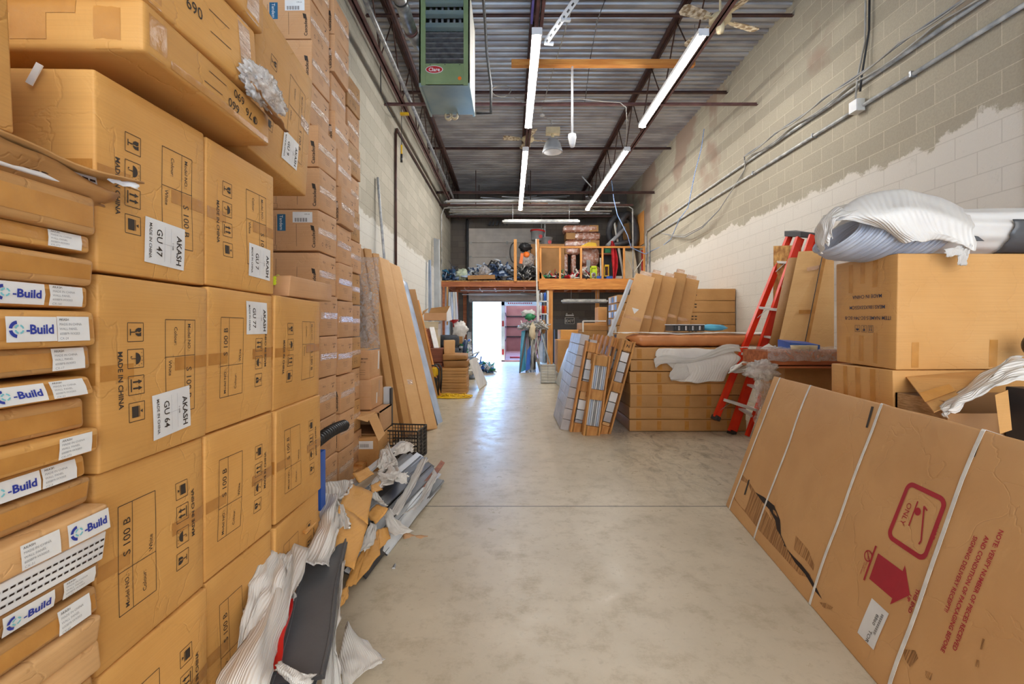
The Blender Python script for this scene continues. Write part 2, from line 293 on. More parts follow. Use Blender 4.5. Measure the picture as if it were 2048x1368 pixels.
# ---------------------------------------------------------------- mesh builder
class MB:
    def __init__(s): s.v = []; s.f = []; s.mi = []; s.mats = []; s.uv = {}; s.sm = []
    def mid(s, m):
        if m not in s.mats: s.mats.append(m)
        return s.mats.index(m)
    def add(s, vs, fs, m, smooth=False):
        k = len(s.v); s.v += [Vector(v) for v in vs]; i = s.mid(m)
        for f in fs: s.f.append([a+k for a in f]); s.mi.append(i); s.sm.append(smooth)
        return k
    def box(s, c, sz, m, rot=None):
        x, y, z = [a/2 for a in sz]; c = Vector(c)
        vs = [Vector((i*x, j*y, k*z)) for i in (-1, 1) for j in (-1, 1) for k in (-1, 1)]
        if rot: vs = [rot @ v for v in vs]
        s.add([v+c for v in vs], [(0,1,3,2),(4,6,7,5),(0,4,5,1),(2,3,7,6),(0,2,6,4),(1,5,7,3)], m)
    def bb(s, x0, x1, y0, y1, z0, z1, m): s.box(((x0+x1)/2, (y0+y1)/2, (z0+z1)/2), (abs(x1-x0), abs(y1-y0), abs(z1-z0)), m)
    def beam(s, a, b, w, h, m, up=(0,0,1)):
        a = Vector(a); b = Vector(b); d = (b-a).normalized(); up = Vector(up)
        if abs(d.dot(up)) > .98: up = Vector((0, 1, 0))
        r = d.cross(up).normalized(); u = r.cross(d).normalized()
        vs = [p+r*i*w/2+u*j*h/2 for p in (a, b) for i in (-1, 1) for j in (-1, 1)]
        s.add(vs, [(0,1,3,2),(4,6,7,5),(0,4,5,1),(2,3,7,6),(0,2,6,4),(1,5,7,3)], m)
    def tube(s, pts, r, m, n=8, cap=True):
        pts = [Vector(p) for p in pts]; rings = []; prev = None
        for i, p in enumerate(pts):
            t = (pts[min(i+1, len(pts)-1)]-pts[max(i-1, 0)]).normalized()
            if prev is None:
                a = Vector((0, 0, 1)) if abs(t.z) < .9 else Vector((1, 0, 0)); u = t.cross(a).normalized()
            else: u = (prev-t*prev.dot(t)).normalized()
            prev = u; w = t.cross(u); rr = r[i] if isinstance(r, (list, tuple)) else r
            rings.append([p+(u*math.cos(2*PI*k/n)+w*math.sin(2*PI*k/n))*rr for k in range(n)])
        vs = [v for g in rings for v in g]; fs = []
        for i in range(len(rings)-1):
            for k in range(n): fs.append((i*n+k, i*n+(k+1) % n, (i+1)*n+(k+1) % n, (i+1)*n+k))
        k0 = s.add(vs, fs, m, True)
        if cap:
            i = s.mid(m)
            s.f.append([k0+k for k in range(n)][::-1]); s.mi.append(i); s.sm.append(False)
            s.f.append([k0+(len(rings)-1)*n+k for k in range(n)]); s.mi.append(i); s.sm.append(False)
    def lathe(s, prof, c, m, n=20, axis=None):
        c = Vector(c); vs = []; fs = []; M3 = axis or Matrix.Identity(3)
        for r, z in prof:
            for k in range(n): vs.append(c+M3 @ Vector((r*math.cos(2*PI*k/n), r*math.sin(2*PI*k/n), z)))
        for i in range(len(prof)-1):
            for k in range(n): fs.append((i*n+k, i*n+(k+1) % n, (i+1)*n+(k+1) % n, (i+1)*n+k))
        s.add(vs, fs, m, True)
    def prism(s, poly, d, m):
        """poly: list of world points (planar), extruded by vector d"""
        poly = [Vector(p) for p in poly]; d = Vector(d); n = len(poly)
        s.add(poly+[p+d for p in poly], [tuple(range(n))[::-1], tuple(range(n, 2*n))]+[(i, (i+1) % n, n+(i+1) % n, n+i) for i in range(n)], m)
    def grid(s, fn, nu, nv, m, thick=0, smooth=True, uv=True):
        vs = [Vector(fn(i/nu, j/nv)) for j in range(nv+1) for i in range(nu+1)]
        fs = [(j*(nu+1)+i, j*(nu+1)+i+1, (j+1)*(nu+1)+i+1, (j+1)*(nu+1)+i) for j in range(nv) for i in range(nu)]
        k = s.add(vs, fs, m, smooth)
        if uv:
            for j in range(nv+1):
                for i in range(nu+1): s.uv[k+j*(nu+1)+i] = (i/nu, j/nv)
    def text(s, t, size, o, r, u, m, align='C', off=.0008, bold=0.0, fn=None):
        """o = anchor, r/u = right and up unit vectors, or fn(x, y) mapping to the surface"""
        vs, fs, w = glyphs(t, bold)
        x0 = {'C': -w/2, 'L': 0, 'R': -w}[align]
        if fn is None:
            o = Vector(o); r = Vector(r).normalized(); u = Vector(u).normalized(); n = r.cross(u)
            out = [o+r*((x+x0)*size)+u*((y-.35)*size)+n*off for x, y in vs]
        else: out = [fn((x+x0)*size, (y-.35)*size) for x, y in vs]
        s.add(out, fs, m)
    def mesh(s, name, inv=None):
        me = bpy.data.meshes.new(name)
        vs = [inv @ v for v in s.v] if inv else s.v
        me.from_pydata([tuple(v) for v in vs], [], s.f)
        for mt in s.mats: me.materials.append(mt)
        me.polygons.foreach_set('material_index', s.mi); me.polygons.foreach_set('use_smooth', s.sm)
        if s.uv:
            ul = me.uv_layers.new(name='UVMap')
            idx = [0]*len(me.loops); me.loops.foreach_get('vertex_index', idx)
            fl = []
            for i in idx: fl += list(s.uv.get(i, (0, 0)))
            ul.data.foreach_set('uv', fl)
        me.update(); return me
    def build(s, name, parent=None, local=False, bevel=0, solid=0, shade=False):
        inv = None
        if parent is not None and not local: inv = (parent['_m'] if False else mat_of(parent)).inverted()
        o = bpy.data.objects.new(name, s.mesh(name, inv)); COL.objects.link(o)
        if parent is not None: o.parent = parent
        if solid:
            md = o.modifiers.new('Solidify', 'SOLIDIFY'); md.thickness = solid; md.offset = 0
        if bevel:
            md = o.modifiers.new('Bevel', 'BEVEL'); md.width = bevel; md.segments = 2; md.limit_method = 'ANGLE'
        return o

def mat_of(o):
    m = Matrix.LocRotScale(o.location, o.rotation_euler, o.scale)
    return (mat_of(o.parent) @ m) if o.parent else m

_G = {}
def glyphs(t, bold=0.0):
    k = (t, bold)
    if k in _G: return _G[k]
    cu = bpy.data.curves.new('t', 'FONT'); cu.body = t; cu.resolution_u = 2; cu.offset = bold
    o = bpy.data.objects.new('t', cu); COL.objects.link(o)
    me = o.evaluated_get(bpy.context.evaluated_depsgraph_get()).to_mesh()
    vs = [(v.co.x, v.co.y) for v in me.vertices]; fs = [tuple(p.vertices) for p in me.polygons]
    w = max([v[0] for v in vs] or [0])
    bpy.data.objects.remove(o); bpy.data.curves.remove(cu)
    _G[k] = (vs, fs, w); return _G[k]

def tag(o, label=None, cat=None, group=None, kind=None):
    if label: o['label'] = label
    if cat: o['category'] = cat
    if group: o['group'] = group
    if kind: o['kind'] = kind
    return o
def thing(name, label, cat, loc=(0,0,0), rz=0, group=None, rot=None):
    o = bpy.data.objects.new(name, None); COL.objects.link(o); o.empty_display_size = .1
    o.location = loc; o.rotation_euler = rot or (0, 0, rz)
    return tag(o, label, cat, group)
def struct(mb, name, **k): return tag(mb.build(name, **k), kind='structure')
def single(mb, name, label, cat, group=None, kind=None, **k): return tag(mb.build(name, **k), label, cat, group, kind)
def dup(o, label=None, group=None, loc=None, rot=None):
    def rec(a, par):
        c = a.copy(); COL.objects.link(c)
        if par: c.parent = par
        for ch in list(a.children): rec(ch, c)
        return c
    c = rec(o, None)
    if label: c['label'] = label
    if group: c['group'] = group
    if loc is not None: c.location = loc
    if rot is not None: c.rotation_euler = rot
    return c

# ---------------------------------------------------------------- cartons with real surfaces to print on
FACES = {'+x': ((0,1,0),(0,0,1),(1,0,0)), '-x': ((0,-1,0),(0,0,1),(-1,0,0)), '-y': ((1,0,0),(0,0,1),(0,-1,0)),
         '+y': ((-1,0,0),(0,0,1),(0,1,0)), '+z': ((1,0,0),(0,1,0),(0,0,1)), '-z': ((1,0,0),(0,-1,0),(0,0,-1))}
class SoftBox:
    """slightly crumpled carton: local origin at centre of base; u,v run over a face from its centre"""
    def __init__(s, w, d, h, r=.006, bulge=.006, jit=.006, seed=0, n=8):
        s.s = Vector((w/2, d/2, h/2)); s.r = r; s.b = bulge; s.n = n; s.seed = seed
        rr = random.Random(seed); s.j = {(i, j, k): Vector([rr.uniform(-jit, jit) for _ in range(3)]) for i in (0,1) for j in (0,1) for k in (0,1)}
        s.off0 = Vector((0, 0, h/2))
    def dims(s, face):
        U, V, Nn = [Vector(a) for a in FACES[face]]
        return sum(abs(U[i])*s.s[i] for i in range(3)), sum(abs(V[i])*s.s[i] for i in range(3)), sum(abs(Nn[i])*s.s[i] for i in range(3))
    def pt(s, face, u, v, off=0.0):
        U, V, Nn = [Vector(a) for a in FACES[face]]; su, sv, sn = s.dims(face)
        p = U*u+V*v+Nn*sn
        q = Vector([max(-(s.s[i]-s.r), min(s.s[i]-s.r, p[i])) for i in range(3)]); dd = p-q
        nn = dd.normalized() if dd.length > 1e-9 else Nn
        p = q+nn*s.r
        a = max(0, 1-abs(u/su)**4)*max(0, 1-abs(v/sv)**4)
        k = list(FACES).index(face)
        disp = s.b*a*(.35+1.1*nz(u*3.1+s.seed*1.7, v*3.1+k*5.3, s.seed*.37))
        p += nn*disp+Nn*off
        t = [(p[i]/s.s[i]+1)/2 for i in range(3)]
        jj = Vector((0, 0, 0))
        for (i, j, kk), w in s.j.items():
            jj += w*(t[0] if i else 1-t[0])*(t[1] if j else 1-t[1])*(t[2] if kk else 1-t[2])
        return p+jj+s.off0
    def shell(s, mb, mat, faces=None):
        for face in (faces or FACES):
            su, sv, _ = s.dims(face)
            def cs(a):
                n = max(3, min(s.n, int(a*2/.06)+2)); i = a-s.r
                return [-a, -a+s.r*.35]+[-i+2*i*k/n for k in range(n+1)]+[a-s.r*.35, a]
            us, vs = cs(su), cs(sv)
            P_ = [s.pt(face, u, v) for v in vs for u in us]; nu = len(us)
            mb.add(P_, [(j*nu+i, j*nu+i+1, (j+1)*nu+i+1, (j+1)*nu+i) for j in range(len(vs)-1) for i in range(nu-1)], mat, True)
    def fn(s, face, cu, cv, rot=0, off=.0012):
        c, sn = math.cos(R(rot)), math.sin(R(rot))
        return lambda x, y: s.pt(face, cu+x*c-y*sn, cv+x*sn+y*c, off)
    def patch(s, mb, mat, face, cu, cv, w, h, rot=0, off=.001, n=6, rag=0.0, seed=0):
        f = s.fn(face, cu, cv, rot, off)
        rr = random.Random(seed)
        nx, ny = max(2, int(w/.03)), max(2, int(h/.03)); nx, ny = min(nx, 16), min(ny, 10)
        base = len(mb.v)
        mb.add([f(-w/2+w*i/nx+(rr.uniform(-rag, rag) if i in (0, nx) else 0), -h/2+h*j/ny) for j in range(ny+1) for i in range(nx+1)],
               [(j*(nx+1)+i, j*(nx+1)+i+1, (j+1)*(nx+1)+i+1, (j+1)*(nx+1)+i) for j in range(ny) for i in range(nx)], mat, True)
    def frame(s, mb, mat, face, cu, cv, w, h, rot=0, t=.0016, off=.0012):
        f = s.fn(face, cu, cv, rot, off)
        for (x0, x1, y0, y1) in ((-w/2, w/2, -h/2-t/2, -h/2+t/2), (-w/2, w/2, h/2-t/2, h/2+t/2), (-w/2-t/2, -w/2+t/2, -h/2, h/2), (w/2-t/2, w/2+t/2, -h/2, h/2)):
            s.line(mb, mat, f, x0, x1, y0, y1)
    def line(s, mb, mat, f, x0, x1, y0, y1):
        n = max(1, int(max(x1-x0, y1-y0)/.05))
        if x1-x0 >= y1-y0: vs = [f(x0+(x1-x0)*i/n, y) for i in range(n+1) for y in (y0, y1)]
        else: vs = [f(x, y0+(y1-y0)*i/n) for i in range(n+1) for x in (x0, x1)]
        mb.add(vs, [(2*i, 2*i+1, 2*i+3, 2*i+2) for i in range(n)], mat)
    def poly(s, mb, mat, f, pts):
        mb.add([f(x, y) for x, y in pts], [tuple(range(len(pts)))], mat)
    def text(s, mb, t, size, face, cu, cv, rot=0, mat=None, align='C', off=.0014, bold=0.0):
        mb.text(t, size, None, None, None, mat or INK, align, fn=s.fn(face, cu, cv, rot, off), bold=bold)
def arc(cx, cy, r, a0, a1, n=10): return [(cx+r*math.cos(R(a0+(a1-a0)*i/n)), cy+r*math.sin(R(a0+(a1-a0)*i/n))) for i in range(n+1)]

def icon(sb, mb, kind, face, cu, cv, rot, w, mat=None, framed=True):
    """handling pictograms, drawn upright in a square of side w"""
    mat = mat or INK; f0 = sb.fn(face, cu, cv, rot, .0014); f = lambda x, y: f0(x*w, y*w)
    if framed: sb.frame(mb, mat, face, cu, cv, w, w, rot)
    if kind == 'glass':
        sb.poly(mb, mat, f, [(-.22,.36),(-.05,.36),(.02,.22),(-.03,.12),(.02,0),(-.04,-.04),(-.16,.02),(-.23,.16)])
        sb.poly(mb, mat, f, [(.0,.36),(.22,.36),(.23,.16),(.16,.02),(.05,-.03),(.06,.1),(.07,.22)])
        sb.poly(mb, mat, f, [(-.03,-.04),(.03,-.04),(.03,-.3),(-.03,-.3)]); sb.poly(mb, mat, f, [(-.17,-.3),(.17,-.3),(.17,-.36),(-.17,-.36)])
    elif kind == 'umbrella':
        sb.poly(mb, mat, f, arc(0, 0, .32, 0, 180, 12)); sb.poly(mb, mat, f, [(-.02,0),(.02,0),(.02,-.28),(-.02,-.28)])
        sb.poly(mb, mat, f, [(-.02,-.28),(-.02,-.32),(-.14,-.32),(-.14,-.22),(-.1,-.22),(-.1,-.28)])
        for x, y in ((-.3,.38),(-.1,.4),(.12,.4),(.3,.36),(.38,.2),(.36,-.05)): sb.poly(mb, mat, f, [(x-.02,y-.03),(x+.01,y-.03),(x+.02,y+.03),(x-.01,y+.03)])
    elif kind == 'arrows':
        for x in (-.17, .17):
            sb.poly(mb, mat, f, [(x-.045,-.22),(x+.045,-.22),(x+.045,.12),(x-.045,.12)]); sb.poly(mb, mat, f, [(x-.12,.12),(x+.12,.12),(x,.38)])
        sb.poly(mb, mat, f, [(-.34,-.36),(.34,-.36),(.34,-.29),(-.34,-.29)])
    else:
        sb.poly(mb, mat, f, [(-.3,-.32),(.3,-.32),(.3,.1),(-.3,.1)]); sb.poly(mb, mat, f, [(-.3,.14),(.3,.14),(.3,.18),(-.3,.18)])
        sb.poly(mb, mat, f, [(-.1,.36),(.1,.36),(0,.2)])

def carton(name, label, loc, size, mat=MK, rz=0, seed=0, group=None, cat='box', rot=None, bulge=.006, jit=.006, n=8, r=.006, deco=None, tape=None, body='carton_body'):
    t = thing(name, label, cat, loc, rz, group, rot)
    sb = SoftBox(*size, r=r, bulge=bulge, jit=jit, seed=seed, n=n); mb = MB(); sb.shell(mb, mat)
    if deco: deco(sb, mb, t)
    mb.build(body, t, local=True)
    if tape:
        for (face, cu, cv, w, h, *k) in tape:
            tb = MB(); sb.patch(tb, k[0] if k else TAPE, face, cu, cv, w, h, off=.0009); tb.build('packing_tape', t, local=True)
    return t
def simple_carton(name, label, loc, size, mat=MK, rz=0, seed=0, group=None, cat='box', bulge=.004, jit=.004, n=4, rot=None, deco=None):
    """carton too far away to show separate parts"""
    sb = SoftBox(*size, r=.005, bulge=bulge, jit=jit, seed=seed, n=n); mb = MB(); sb.shell(mb, mat)
    if deco: deco(sb, mb, None)
    o = mb.build(name, local=True); o.location = loc; o.rotation_euler = rot or (0, 0, rz)
    return tag(o, label, cat, group)
ORD = ['lowest', 'second', 'third', 'fourth', 'fifth', 'sixth', 'seventh', 'eighth', 'ninth', 'tenth', 'eleventh', 'twelfth', 'thirteenth', 'fourteenth', 'fifteenth', 'sixteenth', 'seventeenth', 'eighteenth', 'nineteenth', 'twentieth', 'twenty-first', 'twenty-second']
# ================================================================ the room
XL, XR, YB, ZC, Y0 = -2.06, 4.05, 16.0, 5.90, -2.6
b = MB(); b.bb(XL-.3, XR+.3, Y0, YB+.25, -.2, 0, FLOOR)
# saw-cut joints
struct(b, 'floor')
b = MB(); b.bb(XL, XR, 3.305, 3.313, 0, .0006, CHARD); b.bb(XL, XR, 9.38, 9.39, 0, .0006, CHARD); struct(b, 'trim_1')
b = MB(); b.bb(XL-.25, XL, Y0, YB, 0, ZC+.1, WALL_L); struct(b, 'wall_left')
b = MB(); b.bb(XR, XR+.25, Y0, YB, 0, ZC+.1, WALL_R); struct(b, 'wall_right')
# back wall with the tall loading door opening
DX0, DX1, DZ = -1.30, 1.10, 4.75
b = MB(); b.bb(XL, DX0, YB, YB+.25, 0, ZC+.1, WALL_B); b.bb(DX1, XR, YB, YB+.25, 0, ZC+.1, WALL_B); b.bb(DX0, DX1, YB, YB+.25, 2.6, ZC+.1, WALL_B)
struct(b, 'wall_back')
# front wall: block piers and header around a wide gap behind the viewer, left open to let daylight in
b = MB(); b.bb(XL, XR, Y0-.2, Y0, 5.2, ZC+.1, WALL_B); b.bb(XL, XL+.3, Y0-.2, Y0, 0, 5.2, WALL_B); b.bb(XR-.3, XR, Y0-.2, Y0, 0, 5.2, WALL_B)
struct(b, 'wall_front')
# corrugated roof deck, ribs across the unit
b = MB(); pitch = .152; prof = []
y = Y0-.2
while y < YB+.3:
    prof += [(y, 0), (y+.062, 0), (y+.080, .04), (y+.134, .04)]; y += pitch
vs = []; fs = []
for (yy, zz) in prof: vs += [(XL-.1, yy, ZC+zz), (XR+.1, yy, ZC+zz)]
for i in range(len(prof)-1): fs.append((2*i, 2*i+2, 2*i+3, 2*i+1))
b.add(vs, fs, DECK); b.bb(XL-.3, XR+.3, Y0-.2, YB+.3, ZC+.1, ZC+.2, GREY)
struct(b, 'ceiling')
# overhead sectional door, raised
t = bpy.data.objects.new('door_1', None); COL.objects.link(t); t.location = (0, YB-.08, 2.13); tag(t, kind='structure')
DOORP = pm('door_panels', rgb(206,198,188), rgb(188,180,172), 3, rough=.5)
for k in range(5):
    z0 = 2.13+k*.5; b = MB(); b.bb(DX0-.12, DX1+.06, YB-.11, YB-.07, z0+.004, z0+.496, DOORP)
    for j in range(3): b.bb(DX0-.1, DX1+.04, YB-.115, YB-.109, z0+.12+j*.12, z0+.128+j*.12, DOORP)
    dp = b.build('door_panel', t, bevel=.004)
    for x in (DX0-.05, (DX0+DX1)/2, DX1): b = MB(); b.bb(x-.04, x+.04, YB-.13, YB-.11, z0-.05, z0+.05, GALVD); b.build('hinge', dp)
b = MB(); b.bb(DX0-.12, DX1+.06, YB-.12, YB-.06, 2.10, 2.134, GREY); b.build('bottom_seal', t)
for i, x in enumerate((DX0-.16, DX1+.1)):
    b = MB(); b.bb(x-.03, x+.03, YB-.14, YB, 0, 4.9, GALVD if i else BLACK); struct(b, 'trim_%d' % (2+i))
b = MB(); b.bb(DX0-.32, DX0-.2, YB-.05, YB-.005, 0, 2.6, BEAM_D); struct(b, 'trim_4', bevel=.004)

# loading yard outside
b = MB(); b.bb(-30, 30, YB+.25, 60, -1.3, -1.1, YARD); struct(b, 'ground')
b = MB(); b.bb(-40, 40, Y0-40, Y0-.2, -.25, -.02, YARD); struct(b, 'ground_street')

# ---------------------------------------------------------------- open-web steel joists
def joist(x, label):
    t = thing('roof_joist', label, 'steel joist', (x, 7, 4.9), group=None)
    zb, zt = 4.92, 5.80; ya, yb = -2.4, 15.8
    b = MB()
    for dx in (-.028, .028):
        b.bb(x+dx-.022, x+dx+.022, ya, yb, zt+.04, zt+.046, PURLIN2); b.bb(x+dx*.3-.003, x+dx*.3+.003, ya, yb, zt, zt+.046, PURLIN2)
    b.bb(x-.05, x+.05, ya, yb, zt-.006, zt+.1, PURLIN2) if False else None
    b.bb(x-.055, x+.055, ya, yb, zt+.03, zt+.098, PURLIN2); b.build('top_chord', t)
    b = MB(); b.bb(x-.05, x-.004, ya, yb, zb, zb+.007, PURLIN); b.bb(x+.004, x+.05, ya, yb, zb, zb+.007, PURLIN)
    b.bb(x-.011, x-.004, ya, yb, zb, zb+.05, PURLIN); b.bb(x+.004, x+.011, ya, yb, zb, zb+.05, PURLIN); b.build('bottom_chord', t)
    n = 0; yy = ya
    while yy < yb-.6:
        b = MB(); b.tube([(x, yy, zb+.03), (x, yy+.62, zt+.04), (x, yy+1.24, zb+.03)], .011, PURLIN2, 6); b.build('web_rod', t); yy += 1.24
    return t
joist(-1.76, 'brown open-web roof joist close to the left block wall')
joist(.35, 'brown open-web roof joist over the middle of the aisle, carrying tube lights')
joist(2.49, 'brown open-web roof joist on the right, nearest the right block wall')
# bridging angles across the unit
for i, (yy, z, m, w, lab) in enumerate(((7.55, 4.90, PURLIN, .05, 'reddish steel cross bar between the walls, level with the long white lamps'), (6.6, 5.72, PURLIN2, .05, 'dark cross angle tight under the roof deck above the pine plank'),
        (8.6, 5.62, PURLIN2, .06, 'dark cross angle under the roof deck behind the reddish cross bar'), (11.6, 5.72, PURLIN2, .06, 'dark cross angle under the roof, halfway to the loft'), (12.9, 4.98, PURLIN2, .07, 'dark steel cross bar just before the loft storage rack'),
        (4.6, 5.70, PURLIN2, .05, 'dark cross angle under the roof deck nearest the viewer'))):
    b = MB(); b.bb(XL, XR, yy-w/2, yy+w/2, z-.005, z+.002, m); b.bb(XL, XR, yy+w/2-.006, yy+w/2, z, z+w, m); single(b, 'cross_bar', lab, 'steel bar')
# pine plank lying across the joists and the pendant pole
b = MB(); b.bb(.02, 2.62, 6.52, 6.61, 4.975, 5.06, PINE_X); single(b, 'pine_plank', 'light pine plank laid across the roof joists above the tube lights', 'plank', bevel=.003)
t = thing('pendant_sensor', 'white dome sensor on a long pole hung from the pine plank', 'sensor', (.9, 6.56, 3.9))
b = MB(); b.tube([(.885, 6.56, 4.98), (.885, 6.56, 3.98)], .016, WHITEP, 10); b.build('pole', t)
b = MB(); b.lathe([(0,.08),(.055,.08),(.06,.03),(.05,-.02),(.042,-.06),(.03,-.1),(0,-.11)], (.885, 6.56, 3.93), WHITEP, 18); b.build('dome', t)

# ---------------------------------------------------------------- strip lights
def strip(x, y0, y1, z, label):
    t = thing('strip_light', label, 'lamp', (x, (y0+y1)/2, z), group='hanging strip lights')
    b = MB(); b.bb(x-.05, x+.05, y0, y1, z+.012, z+.06, WHITEP); b.bb(x-.055, x+.055, y0-.004, y1+.004, z+.008, z+.014, WHITEP)
    b.bb(x-.06, x+.06, y0-.012, y0, z-.03, z+.05, WHITEP); b.bb(x-.06, x+.06, y1, y1+.012, z-.03, z+.05, WHITEP); b.build('lamp_housing', t)
    b = MB(); n = 8
    vs = []; 
    for yy in (y0+.004, y1-.004):
        for k in range(n+1):
            a = PI-.75+(PI+1.5)*k/n; vs.append((x+.034*math.cos(a), yy, z-.012+.028*math.sin(a)))
    b.add(vs, [(k, k+1, n+2+k, n+1+k) for k in range(n)], LENS, True); b.build('diffuser', t)
    for yy in (y0+.25, y1-.25):
        b = MB(); b.tube([(x, yy, z+.06), (x, yy, 4.93)], .004, GALV, 6); b.build('hanger', t)
strip(.31, 5.30, 7.80, 4.66, 'lit strip light over the aisle, nearer one of the left pair')
strip(2.23, 5.32, 7.78, 4.66, 'lit strip light near the right wall, below the dusty ceiling fan')
strip(.30, 8.85, 13.4, 4.66, 'lit strip light over the aisle, farther one of the left pair')
strip(2.25, 8.85, 13.4, 4.66, 'lit strip light on the right, farther one reaching the loft')
# unlit fluorescent fixtures on the loft and below it
def tubefix(x0, x1, y, z, label):
    t = thing('fluorescent_fixture', label, 'lamp', ((x0+x1)/2, y, z))
    b = MB(); b.bb(x0, x1, y-.06, y+.06, z, z+.05, GALVD); b.bb(x0+.05, x1-.05, y-.035, y+.035, z+.05, z+.08, GALVD); b.build('lamp_housing', t)
    for dy in (-.03, .03):
        b = MB(); b.tube([(x0+.03, y+dy, z-.02), (x1-.03, y+dy, z-.02)], .016, GREY, 8); b.build('tube', t)
    for xx in (x0+.3, x1-.3): b = MB(); b.tube([(xx, y, z+.05), (xx, y, z+(.52 if z > 3 else .36))], .006, GALV); b.build('hanger', t)
tubefix(-.22, 2.02, 13.4, 4.28, 'unlit white fluorescent fixture hanging above the loft')
tubefix(1.55, 2.95, 13.95, 2.0, 'white fluorescent fixture under the loft above the exit sign')

# ---------------------------------------------------------------- ceiling fans
def fan(x, y, z, rad, a0, label, drop):
    t = thing('ceiling_fan', label, 'fan', (x, y, z), rz=0)
    b = MB(); b.lathe([(0,.06),(.09,.055),(.125,.03),(.13,-.01),(.11,-.035),(0,-.04)], (x, y, z), CREAM, 24); b.build('motor_housing', t)
    b = MB(); b.lathe([(0,-.03),(.05,-.035),(.05,-.11),(.04,-.16),(0,-.17)], (x, y, z), CREAM, 16); b.build('switch_cap', t)
    b = MB(); b.tube([(x, y, z+.05), (x, y, z+drop)], .014, CREAM, 8); b.build('down_rod', t)
    for k in range(4):
        a = a0+k*PI/2; d = Vector((math.cos(a), math.sin(a), 0)); n = Vector((-math.sin(a), math.cos(a), 0)); c = Vector((x, y, z-.01))
        b = MB(); pts = [(.17,.045),(.3,.06),(.5,.068),(rad-.04,.07),(rad,.045)]
        up = [c+d*r_+n*w+Vector((0,0,w*.25)) for r_, w in pts]; dn = [c+d*r_-n*w-Vector((0,0,w*.25)) for r_, w in pts]
        b.prism(up+dn[::-1], (0, 0, .008), DUSTY); bl = b.build('blade', t)
        b = MB(); b.beam(c+d*.1, c+d*.24, .04, .012, CREAM); b.build('blade_iron', bl, local=False)
fan(2.56, 5.62, 5.02, .58, .35, 'dusty cream four-blade ceiling fan near the right wall', .75)
fan(.37, 9.5, 5.12, .52, .2, 'small cream ceiling fan over the aisle, between the two left strip lights', .65)

# dome lamp
t = thing('dome_lamp', 'grey dome pendant lamp hanging beyond the small fan', 'lamp', (.83, 9.0, 4.65))
b = MB(); b.lathe([(.05,.28),(.1,.26),(.15,.18),(.185,.06),(.2,0),(.19,0),(.14,.17),(.05,.26)], (.83, 9.0, 4.66), GREY, 24); b.build('lamp_shade', t)
b = MB(); b.lathe([(0,-.03),(.1,-.02),(.19,.01)], (.83, 9.0, 4.66), WHITEP, 24); b.build('lens', t)
b = MB(); b.bb(.70, .97, 8.93, 9.07, 5.02, 5.14, CREAM); b.tube([(.83, 9, 4.92), (.83, 9, 5.03)], .03, CREAM); b.build('ballast_box', t)
b = MB(); b.tube([(.83, 9, 5.14), (.8, 9, 5.28), (.68, 8.95, 5.33), (.62, 8.9, 5.34), (.62, 8.9, 5.5), (.75, 7.5, 5.6), (.95, 5.3, 5.75)], .009, CABLE, 6); b.build('cord', t)
b = MB(); b.lathe([(0,0),(.05,0),(.05,.03),(0,.035)], (.62, 8.9, 5.33), WHITEP, 14); b.build('junction_cap', t)

# slotted steel angle hanging near the first lamp
b = MB(); a = P(1172, -30, 4.9); c = P(1092, 84, 5.6)
b.beam(a, c, .07, .006, LGREY, up=(1, .2, 1)); b.beam(a+Vector((.03,0,.02)), c+Vector((.03,0,.02)), .006, .05, LGREY)
for k in range(9):
    q = a.lerp(c, (k+.5)/9); b.beam(q-Vector((.0,.0,.006)), q+(c-a).normalized()*.04-Vector((0,0,.006)), .02, .004, CHARD, up=(1,.2,1))
b.beam(c+Vector((-.02,0,-.01)), c+Vector((.09,.02,-.01)), .04, .03, LGREY)
b.beam(a.lerp(c,.55)+Vector((-.02,0,-.01)), a.lerp(c,.55)+Vector((.09,.02,-.01)), .04, .03, LGREY)
single(b, 'slotted_channel', 'pale slotted steel channel slanting above the nearest strip light', 'channel')
b = MB(); b.bb(.25, .275, -.5, 5.6, 4.95, 5.03, pm('purple_channel', rgb(120,112,190), rgb(100,92,170), 3)); single(b, 'painted_channel', 'violet-blue painted channel along the middle joist', 'channel')

# ---------------------------------------------------------------- unit heater
hx0, hx1, hy, hz = -.985, -.435, 5.0, 3.90; ht = 4.95; hd = .72
t = thing('unit_heater', 'green hanging unit heater with a red oval maker badge', 'heater', ((hx0+hx1)/2, hy+.3, hz))
b = MB()
b.bb(hx0, hx0+.07, hy, hy+.03, hz, ht, GREEN); b.bb(hx1-.07, hx1, hy, hy+.03, hz, ht, GREEN)
b.bb(hx0, hx0+.02, hy, hy+hd, hz, ht, GREEN); b.bb(hx1-.02, hx1, hy, hy+hd, hz, ht, PLAQ); b.bb(hx0, hx1, hy, hy+hd, ht-.02, ht, GREEN); b.bb(hx0, hx1, hy+.4, hy+.42, hz+.2, ht, GREY)
b.build('casing', t, bevel=.003)
b = MB(); b.bb(hx0+.07, hx1-.07, hy+.002, hy+.02, hz+.01, hz+.235, GREEN)
b.bb(hx0+.09, hx1-.09, hy-.002, hy+.004, hz+.03, hz+.21, GREEN)
for k in range(3): b.lathe([(0,0),(.006,0)], (hx0+.12+k*.16, hy, hz+.222), BLACK, 8, axis=Matrix.Rotation(PI/2, 3, 'X'))
ap = b.build('access_panel', t, bevel=.002)
b = MB(); c = Vector((hx0+.165, hy-.006, hz+.165))
b.add([c+Vector((.095*math.cos(2*PI*k/24), 0, .042*math.sin(2*PI*k/24))) for k in range(24)], [tuple(range(24))], WHITEP)
b.add([c+Vector((.088*math.cos(2*PI*k/24), -.001, .037*math.sin(2*PI*k/24))) for k in range(24)], [tuple(range(24))], RED2)
